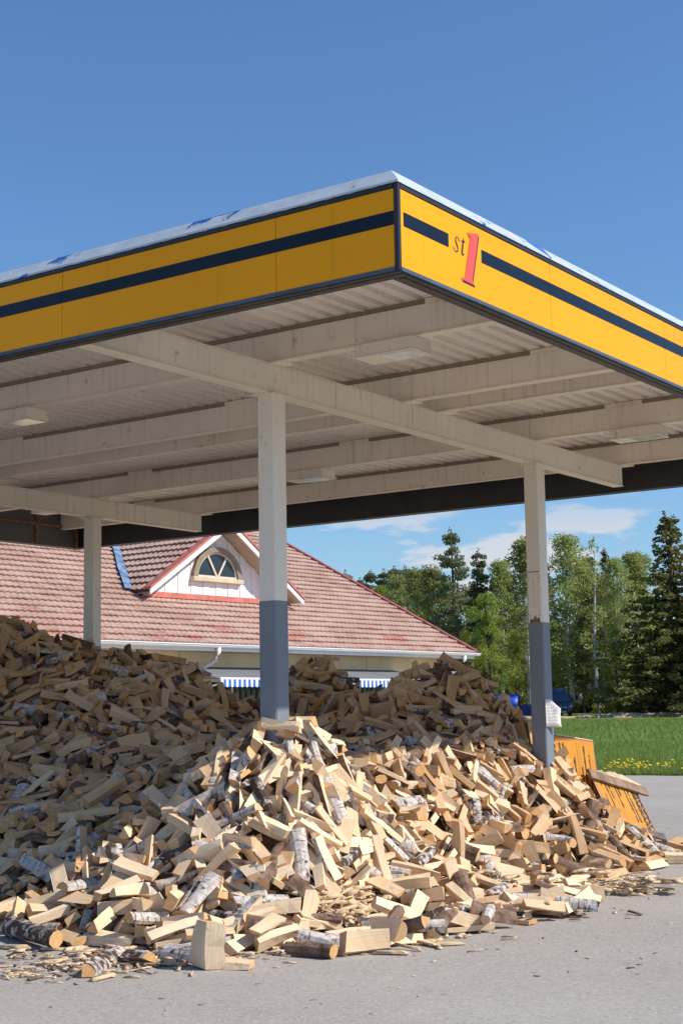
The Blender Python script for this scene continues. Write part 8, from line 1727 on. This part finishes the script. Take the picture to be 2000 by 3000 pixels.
39,-1025,3564,279,34,74,-27,-27, 0,-734,4097,475,6,77,42,22, 1,477,4173,372,78,26,9,-35, 26,-1060,4197,626,29,-81,-21,15, 33,374,3134,18,45,77,8,10, 7,334,2978,17,12,-89,-2,-3,
53,154,2720,28,68,57,7,14
], dtype=float).reshape(-1, 8)
NLOG = len(LOGDATA)
LV = [log_mesh(k) for k in range(NV)]
POS = LOGDATA[:, 1:4] / 250
QQ = LOGDATA[:, 4:8]; QQ = QQ / np.linalg.norm(QQ, axis=1, keepdims=True)
rl = random.Random(99)
MATS = [MT['split'], MT['bark'], MT['end']]
def rot(q, v):
    w, x, y, z = q; u_ = np.array([x, y, z]); return v + 2 * np.cross(u_, np.cross(u_, v) + w * v)
def log_attr_mesh(name, V, Fs, M_, rn, rn2):
    me = bpy.data.meshes.new(name); me.from_pydata(V, [], Fs)
    for k in MATS: me.materials.append(k)
    me.polygons.foreach_set('material_index', M_)
    return me
KINDW = {'wedge': ('split_log', 'wedge log'), 'block': ('split_log', 'squared log'), 'half': ('halved_log', 'half round log'), 'round': ('branch_log', 'branch log'), 'slab': ('slab_log', 'slab log')}
def zone(px, py, P):
    if py > 2715: return 'on the asphalt front edge' if px < 1150 else 'on the thin asphalt tongue'
    if py > 2560:
        if px < 330: return 'at the far front toe'
        if px < 620: return 'below the shaded slope'
        if px < 900: return 'below the near mound'
        if px < 1180: return 'beside the chip litter'
        return 'on the thin asphalt tongue'
    if py > 2380:
        if px < 300: return 'low on the house side slope'
        if px < 560: return 'where shade meets sun'
        if px < 760: return 'low on the near mound'
        if px < 980: return 'on the near mound shoulder'
        if px < 1250: return 'in the sunlit hollow'
        if px < 1560: return 'on the sunlit rear slope'
        return 'beside the orange signs'
    if py > 2240:
        if px < 300: return 'midway up the shaded slope'
        if px < 540: return 'shaded beside near mound'
        if px < 760: return 'high on the near mound'
        if px < 980: return 'on the near mound crest'
        if px < 1300: return 'before the rear post'
        return 'below the rear post'
    if px < 540: return 'high on the shaded slope'
    if px < 980: return 'on top of the near mound'
    if px < 1300: return 'in the shaded back hollow'
    return 'on the shaded rear mound'
entries = []
def add_log(V, Fs, M_, kind, L_, P, q, rn, rn2, label=None, name=None):
    Q = Quaternion(q)
    me = log_attr_mesh('log', V, Fs, M_, rn, rn2)
    n_ = len(V)
    a = me.attributes.new('lc', 'FLOAT_VECTOR', 'POINT'); a.data.foreach_set('vector', np.asarray(V, np.float32).ravel())
    a = me.attributes.new('rnd', 'FLOAT', 'POINT'); a.data.foreach_set('value', np.full(n_, rn, np.float32))
    a = me.attributes.new('rnd2', 'FLOAT', 'POINT'); a.data.foreach_set('value', np.full(n_, rn2, np.float32))
    me.update()
    nm, kw_ = KINDW[kind]
    o = link(name or nm, me); o.location = P; o.rotation_mode = 'QUATERNION'; o.rotation_quaternion = Q
    o['category'] = 'firewood log'; o['group'] = 'split firewood logs heaped under the canopy'
    if label: o['label'] = label; return o
    ax = Q @ Vector((1, 0, 0)); p0 = proj(Vector(P) - ax * L_ / 2); p1 = proj(Vector(P) + ax * L_ / 2)
    if p0[0] > p1[0]: p0, p1 = p1, p0
    dx, dy = p1[0] - p0[0], p0[1] - p1[1]; ln_ = math.hypot(dx, dy); full = L_ * F / P[1]
    sl = math.degrees(math.atan2(dy, dx))
    if ln_ < .5 * full: ori = 'seen end on'
    elif abs(sl) > 62: ori = 'standing steep'
    elif abs(sl) < 20: ori = 'lying level'
    elif sl > 0: ori = 'rising towards trees'
    else: ori = 'rising towards house'
    if kind in ('wedge', 'half', 'round'): kw_ = ('dark barked ' if rn2 > .595 else 'white barked ') + kw_
    px, py = proj(P)
    entries.append([o, kw_, ori, zone(px, py, P), py]); return o
HERO = [  # shape, photo pixels of both ends, height of the axis, thickness factor, roll, tint, bark tint, label
 (15, (30, 2712), (165, 2752), .078, 1.95, .4, .5, .50, 'thick round birch log with mottled bark lying on the asphalt at the heap corner'),
 (9, (650, 2815), (738, 2820), .045, 1.0, .1, .7, .3, 'short pale log lying against the upright chopped block'),
 (3, (262, 2838), (362, 2785), .055, 1.0, 2.4, .5, .45, 'white barked wedge log pointing out over the bare asphalt, nearest of all'),
 (13, (378, 2800), (442, 2808), .045, 1.0, 1.2, .4, .4, 'stubby halved log beside the nearest white barked wedge'),
 (16, (840, 2775), (978, 2786), .052, 1.25, .3, .3, .93, 'brown barked round log lying level at the rim of the chip litter'),
 (8, (1004, 2776), (1136, 2762), .058, 1.35, 1.5, .75, .4, 'broad pale squared log lying level on the asphalt past the chip litter'),
 (10, (972, 2748), (1106, 2728), .055, 1.25, .2, .85, .4, 'pale rough log lying right behind the broad squared one at the chip litter'),
 (16, (1182, 2702), (1300, 2688), .055, 1.3, .6, .6, .30, 'clean white birch log lying level midway along the thin tongue'),
 (12, (1036, 2700), (1172, 2694), .055, 1.2, 1.55, .9, .4, 'long very pale squared log bordering the chip litter on the tree side'),
 (14, (1502, 2645), (1620, 2638), .050, 1.0, 2.9, .8, .25, 'pale halved log lying level toward the tip of the thin tongue'),
 (8, (1622, 2640), (1696, 2634), .050, 1.0, .0, .7, .35, 'last squared log at the very tip of the thin tongue'),
 (15, (1428, 2632), (1476, 2598), .10, 1.5, .0, .5, .42, 'tilted birch log with white papery bark rising from the thin tongue'),
 (18, (1478, 2692), (1560, 2702), .022, .9, .05, .35, .5, 'thin brown slab lying flat on the bare asphalt off the tongue'),
]
NHERO = len(HERO) + 1
def hero_log(k, a, c, zc, th, roll, rn, rn2, label):
    V, Fs, M_, kind, L_ = log_mesh(k)
    A, B_ = at_z(*a, zc), at_z(*c, zc); x = (B_ - A); ln_ = x.length; x.normalize()
    V = [(v[0] * ln_ / L_, v[1] * th, v[2] * th) for v in V]
    y = Vector((0, 0, 1)).cross(x).normalized(); z = x.cross(y)
    q = Matrix((x, y, z)).transposed().to_quaternion() @ Quaternion((1, 0, 0), roll)
    low_ = min((q @ Vector(v)).z for v in V); P = (A + B_) / 2
    if zc < .09: P.z = -low_ + .001
    add_log(V, Fs, M_, kind, ln_, P, q, rn, rn2, label)
for h in HERO: hero_log(*h)
V, Fs, M_, kind, L_ = log_mesh(7)
V = [(v[0] * .27 / L_, v[1] * 1.9, v[2] * 2.0) for v in V]
P = at_z(612, 2836, 0); q = Quaternion((0, 1, 0), R(-84)) @ Quaternion((1, 0, 0), .5)
P.z = -min((q @ Vector(v)).z for v in V) + .001
add_log(V, Fs, M_, kind, .27, P, q, .75, .4, 'big chopped block standing upright on the asphalt in front of the heap')

NBIG = 300 - NHERO
SV, SF, SM, SL, SR, SR2 = [], [], [], [], [], []; nvt = 0
for i in range(NLOG):
    V, Fs, M_, kind, L_ = LV[int(LOGDATA[i, 0])]
    rn, rn2 = rl.random(), rl.random()
    # tint by place: paler wood on the near mound, browner in the heaps behind
    near_pale = min(1., max(0., (15.2 - POS[i][1] + .5 * POS[i][0]) / 3.2))
    rn = min(1., max(0., (.18 + .62 * near_pale) + (rn - .5) * .80))
    if i < NBIG:
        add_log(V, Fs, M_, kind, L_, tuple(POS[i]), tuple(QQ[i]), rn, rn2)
    else:
        va = np.array(V); SV.append(rot(QQ[i], va) + POS[i]); SL.append(va)
        SF += [tuple(nvt + a for a in f_) for f_ in Fs]; SM += M_; nvt += len(V)
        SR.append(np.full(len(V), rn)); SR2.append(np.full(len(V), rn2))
# heap core, a little below the outer logs
from collections import defaultdict
cnt = defaultdict(list)
for e in entries: cnt[(e[1], e[2], e[3])].append(e)
ORD = ['highest', 'second highest', 'third highest', 'fourth highest', 'fifth highest', 'sixth highest', 'seventh highest', 'eighth highest', 'ninth highest', 'tenth highest']
NUM = {2: 'two', 3: 'three', 4: 'four', 5: 'five', 6: 'six', 7: 'seven', 8: 'eight', 9: 'nine', 10: 'ten', 11: 'eleven', 12: 'twelve'}
for (kw_, ori, zn), L_ in cnt.items():
    L_.sort(key=lambda t: t[4]); n_ = len(L_)
    for i, e in enumerate(L_):
        if n_ == 1: e[0]['label'] = f'{kw_} {ori} {zn}'
        else:
            od = 'lowest' if i == n_ - 1 else ORD[min(i, 9)]
            e[0]['label'] = f'{od} {kw_} {ori} {zn}'
me = bpy.data.meshes.new('firewood_heap'); VA = np.concatenate(SV); LA = np.concatenate(SL); R1 = np.concatenate(SR); R2_ = np.concatenate(SR2)
# photo pixel and distance of points on the heap surface
CP=[
(0,1770,17.5),(60,1790,17.6),(140,1838,17.7),(250,1861,18),(330,1876,18),(450,1901,18),(560,1926,18),(620,1976,17.8),(690,2076,17.3),(750,2096,17.3),(820,2036,17.8),(880,1921,18.5),(980,1921,18.5),(1040,1981,18.0),(1085,2041,17.5),(1150,1970,17.3),(1190,1930,17.2),(1260,1910,17),(1370,1925,17),(1430,1995,16.8),(1500,2087,16.3),(1560,2188,16),(1640,2228,15.9),(1700,2308,16.2),(1780,2358,16.6),(1850,2428,17),(1950,2488,17),
(760,2140,11.9),(880,2140,11.85),(935,2145,12.0),(1000,2560,11.2),(1200,2560,12.0),(1350,2560,12.9),
(960,2160,14),(1050,2270,13.0),(1100,2330,12.8),
(600,2220,12.0),(540,2310,12.1),(480,2340,12.5),(400,2220,13.5),(300,2020,16),(100,2020,16),(100,2220,14),(50,2420,12.7),(300,2490,11.8),(0,2620,11.7),
(480,2490,11.5),(600,2520,11.0),(760,2420,11.15),(760,2270,11.55),(900,2320,11.5),(1000,2420,11.8),(1100,2470,12.0),(1200,2420,13.0),(1300,2320,14),(1400,2220,15),(1250,2120,15.8),(1250,2020,16.5),(1450,2370,14.6),(1600,2420,14.8),(1700,2470,15.2),
(700,2215,15),(600,2150,15),(850,2170,15.5),(700,2125,18.2),(755,2130,18.4),(725,2170,19.6),(1090,2085,18.2),(1090,2150,19.4)]
T=[(0,2735),(200,2730),(400,2760),(560,2800),(780,2790),(1000,2770),(1200,2710),(1380,2660),(1450,2590),(1550,2560),(1700,2555),(1800,2540),(1900,2515),(1990,2490)]
pts=[at_depth(*q) for q in CP]+[at_z(*q,0) for q in T]
pts=[tuple(P) for P in pts]
# extra hidden / off frame
pts+=[(-6,17.5,2.75),(-6,15,1.7),(-6,13,.6),(-6,11.6,0),(-8.5,17.5,2.3),(-8.5,13,.5),(-8.5,11.6,0),(-6,20,1.6),(-3.5,20.5,1.5),(-1.2,20.5,.9),(0,20.5,1.0),(1.2,19.4,1.0),(2.2,18.2,.4),(3.0,18.6,0),(1.5,21.5,0),(-2,23,0),(-6,23,0),(-8.5,23,0),(4.5,17.2,0),(4.2,18.3,0)]
off=[at_z(q[0],q[1],0)+Vector((0, -.9, 0)) for q in T]; pts+=[(P[0],P[1],-.35) for P in off]
pts=np.array(pts)
def K(r): return np.where(r>1e-9,r*r*np.log(r+1e-12),0)
def fit(P,reg=.0015):
    n=len(P); A=np.zeros((n+3,n+3)); r=np.hypot(P[:,None,0]-P[None,:,0],P[:,None,1]-P[None,:,1])
    A[:n,:n]=K(r)+reg*np.eye(n)*n*.1; A[:n,n]=1; A[:n,n+1:]=P[:,:2]; A[n:,:n]=A[:n,n:].T
    return np.linalg.solve(A,np.r_[P[:,2],0,0,0])
w=fit(pts)
def S(x,y):
    x=np.asarray(x,float);y=np.asarray(y,float); r=np.hypot(x[...,None]-pts[:,0],y[...,None]-pts[:,1])
    return K(r)@w[:-3]+w[-3]+w[-2]*x+w[-1]*y

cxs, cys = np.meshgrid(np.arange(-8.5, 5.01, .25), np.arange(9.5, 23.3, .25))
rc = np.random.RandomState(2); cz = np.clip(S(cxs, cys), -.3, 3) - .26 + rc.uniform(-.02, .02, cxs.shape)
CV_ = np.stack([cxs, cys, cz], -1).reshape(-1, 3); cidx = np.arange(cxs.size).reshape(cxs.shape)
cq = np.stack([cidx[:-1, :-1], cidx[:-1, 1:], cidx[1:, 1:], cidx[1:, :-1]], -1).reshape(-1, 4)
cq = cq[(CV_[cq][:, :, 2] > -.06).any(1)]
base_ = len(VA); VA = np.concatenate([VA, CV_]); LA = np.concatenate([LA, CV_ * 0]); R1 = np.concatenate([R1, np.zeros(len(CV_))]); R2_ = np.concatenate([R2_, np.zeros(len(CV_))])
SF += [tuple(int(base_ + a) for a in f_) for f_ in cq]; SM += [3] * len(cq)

me.from_pydata(VA.tolist(), [], SF)
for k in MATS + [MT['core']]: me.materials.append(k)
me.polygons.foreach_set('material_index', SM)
a = me.attributes.new('lc', 'FLOAT_VECTOR', 'POINT'); a.data.foreach_set('vector', LA.astype(np.float32).ravel())
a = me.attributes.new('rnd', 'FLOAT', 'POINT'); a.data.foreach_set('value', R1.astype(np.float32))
a = me.attributes.new('rnd2', 'FLOAT', 'POINT'); a.data.foreach_set('value', R2_.astype(np.float32))
me.update()
tag(link('firewood_heap', me), kind='stuff')

# ------------------------------------------------------------------ bark crumbs, chips and sawdust
MT['chip'] = plain('wood_chips', (.56, .42, .27), .85, .5, 23.)
MT['sawdust'] = plain('pale_sawdust', (.60, .45, .27), .95, .2, 9., bump=.6)
MT['crumb'] = plain('dark_bark_crumbs', (.20, .13, .085), .9, .5, 11.)
rs = np.random.RandomState(44)
def chips(centres, per, size, mats, on_heap=False):
    VV = []; FF = []; MM = []; n_ = 0
    box = np.array([(-1, -1, -1), (1, -1, -1), (1, 1, -1), (-1, 1, -1), (-1, -1, 1), (1, -1, 1), (1, 1, 1), (-1, 1, 1)]) * .5
    bf = np.array([(0, 3, 2, 1), (4, 5, 6, 7), (0, 1, 5, 4), (1, 2, 6, 5), (2, 3, 7, 6), (3, 0, 4, 7)])
    for (px, py, sx, sy, n, hmax) in centres:
        for q in range(n):
            qx, qy = px + rs.normal() * sx, py + rs.normal() * sy
            P = at_z(qx, qy, 0)
            if on_heap:
                for D_ in np.arange(9.2, 13, .03):
                    P = at_depth(qx, qy, D_); hz = max(0., float(S(P.x, P.y)) - .20)
                    if P.z <= hz: P.z = hz; break
            L_ = size * rs.uniform(.3, 1.0) ** 1.5 * 2.6; b_ = box * np.array([L_, L_ * rs.uniform(.07, .30), L_ * rs.uniform(.04, .10)])
            b_[4:, 0] *= rs.uniform(.5, 1); b_[[1, 2, 5, 6], 1] *= rs.uniform(.2, 1)
            e = Matrix.Rotation(rs.uniform(0, 6.28), 3, 'Z') @ Matrix.Rotation(rs.normal() * (.25 if hmax > .02 else .06), 3, 'Y') @ Matrix.Rotation(rs.normal() * (.3 if hmax > .02 else .06), 3, 'X')
            v = b_ @ np.array(e).T + np.array([P.x, P.y, P.z + rs.uniform(0, hmax) + max(.004, L_ * .06)])
            lowest = v[:, 2].min()
            if lowest < .001: v[:, 2] += .001 - lowest
            VV.append(v); FF.append(bf + n_); n_ += 8; MM += [int(rs.rand() < .35)] * 6
    return np_mesh('chips', np.concatenate(VV), np.concatenate(FF), mats, None, MM)
o = link('wood_chips', chips([(930, 2700, 110, 22, 600, .05), (750, 2740, 150, 25, 420, .02), (520, 2790, 130, 18, 360, .01), (280, 2822, 150, 18, 300, .006), (100, 2850, 90, 10, 60, .003),
    (1180, 2730, 110, 20, 260, .01), (1450, 2650, 150, 22, 260, .01), (1750, 2590, 90, 14, 420, .012), (1850, 2605, 40, 8, 160, .01), (1960, 2500, 40, 12, 120, .01), (1500, 2600, 80, 14, 200, .01)], 0, .055, [MT['chip'], MT['crumb']])); o['kind'] = 'stuff'
o = link('chip_litter', chips([(1000, 2655, 66, 36, 1500, .035)], 0, .06, [MT['chip'], MT['crumb']], True)); o['kind'] = 'stuff'
o = link('splinters', chips([(1000, 2665, 80, 42, 170, .05), (1500, 2600, 160, 25, 60, .004), (1850, 2590, 70, 14, 40, .004), (350, 2800, 220, 22, 60, .004), (1150, 2745, 120, 22, 50, .004)], 0, .13, [MT['sawdust'], MT['chip']], True)); o['kind'] = 'stuff'
o = link('bark_crumbs', chips([(1300, 2850, 420, 90, 34, .002), (700, 2900, 500, 50, 22, .002), (1750, 2720, 180, 90, 46, .002), (1850, 2400, 120, 60, 20, .002)], 0, .022, [MT['crumb'], MT['chip']])); o['kind'] = 'stuff'
def mound(name, px, py, rx, ry, h, mt, seed, z=0):
    P = at_z(px, py, 0); m = MB(); rr = []
    N_ = 26
    for j in range(7):
        t = j / 6; ring_ = []
        for i in range(N_):
            a = i / N_ * 6.283; w_ = 1 + .30 * fbm(math.cos(a) * 1.5 + seed, math.sin(a) * 1.5, 1.2)
            r_ = 1 - t
            ring_.append((P.x + rx * r_ * w_ * math.cos(a), P.y + ry * r_ * w_ * math.sin(a), -.004 + h * (1 - r_ ** 1.6) * (1 + .35 * fbm(r_ * 3 * math.cos(a), r_ * 3 * math.sin(a) + seed, 2.))))
        rr.append(ring_)
    m.rings(rr, caps=True); return tag(m.build(name, mt, smooth=True), kind='stuff')
mound('sawdust', 1745, 2572, .36, .34, .018, MT['sawdust'], 3)
mound('sawdust', 1690, 2568, .22, .22, .012, MT['sawdust'], 5)
mound('sawdust', 1850, 2600, .22, .15, .010, MT['sawdust'], 8)
mound('sawdust', 1450, 2640, .30, .2, .010, MT['sawdust'], 11)
mound('sawdust_heap', 1765, 2304, .75, 1.0, .30, MT['sawdust'], 15)
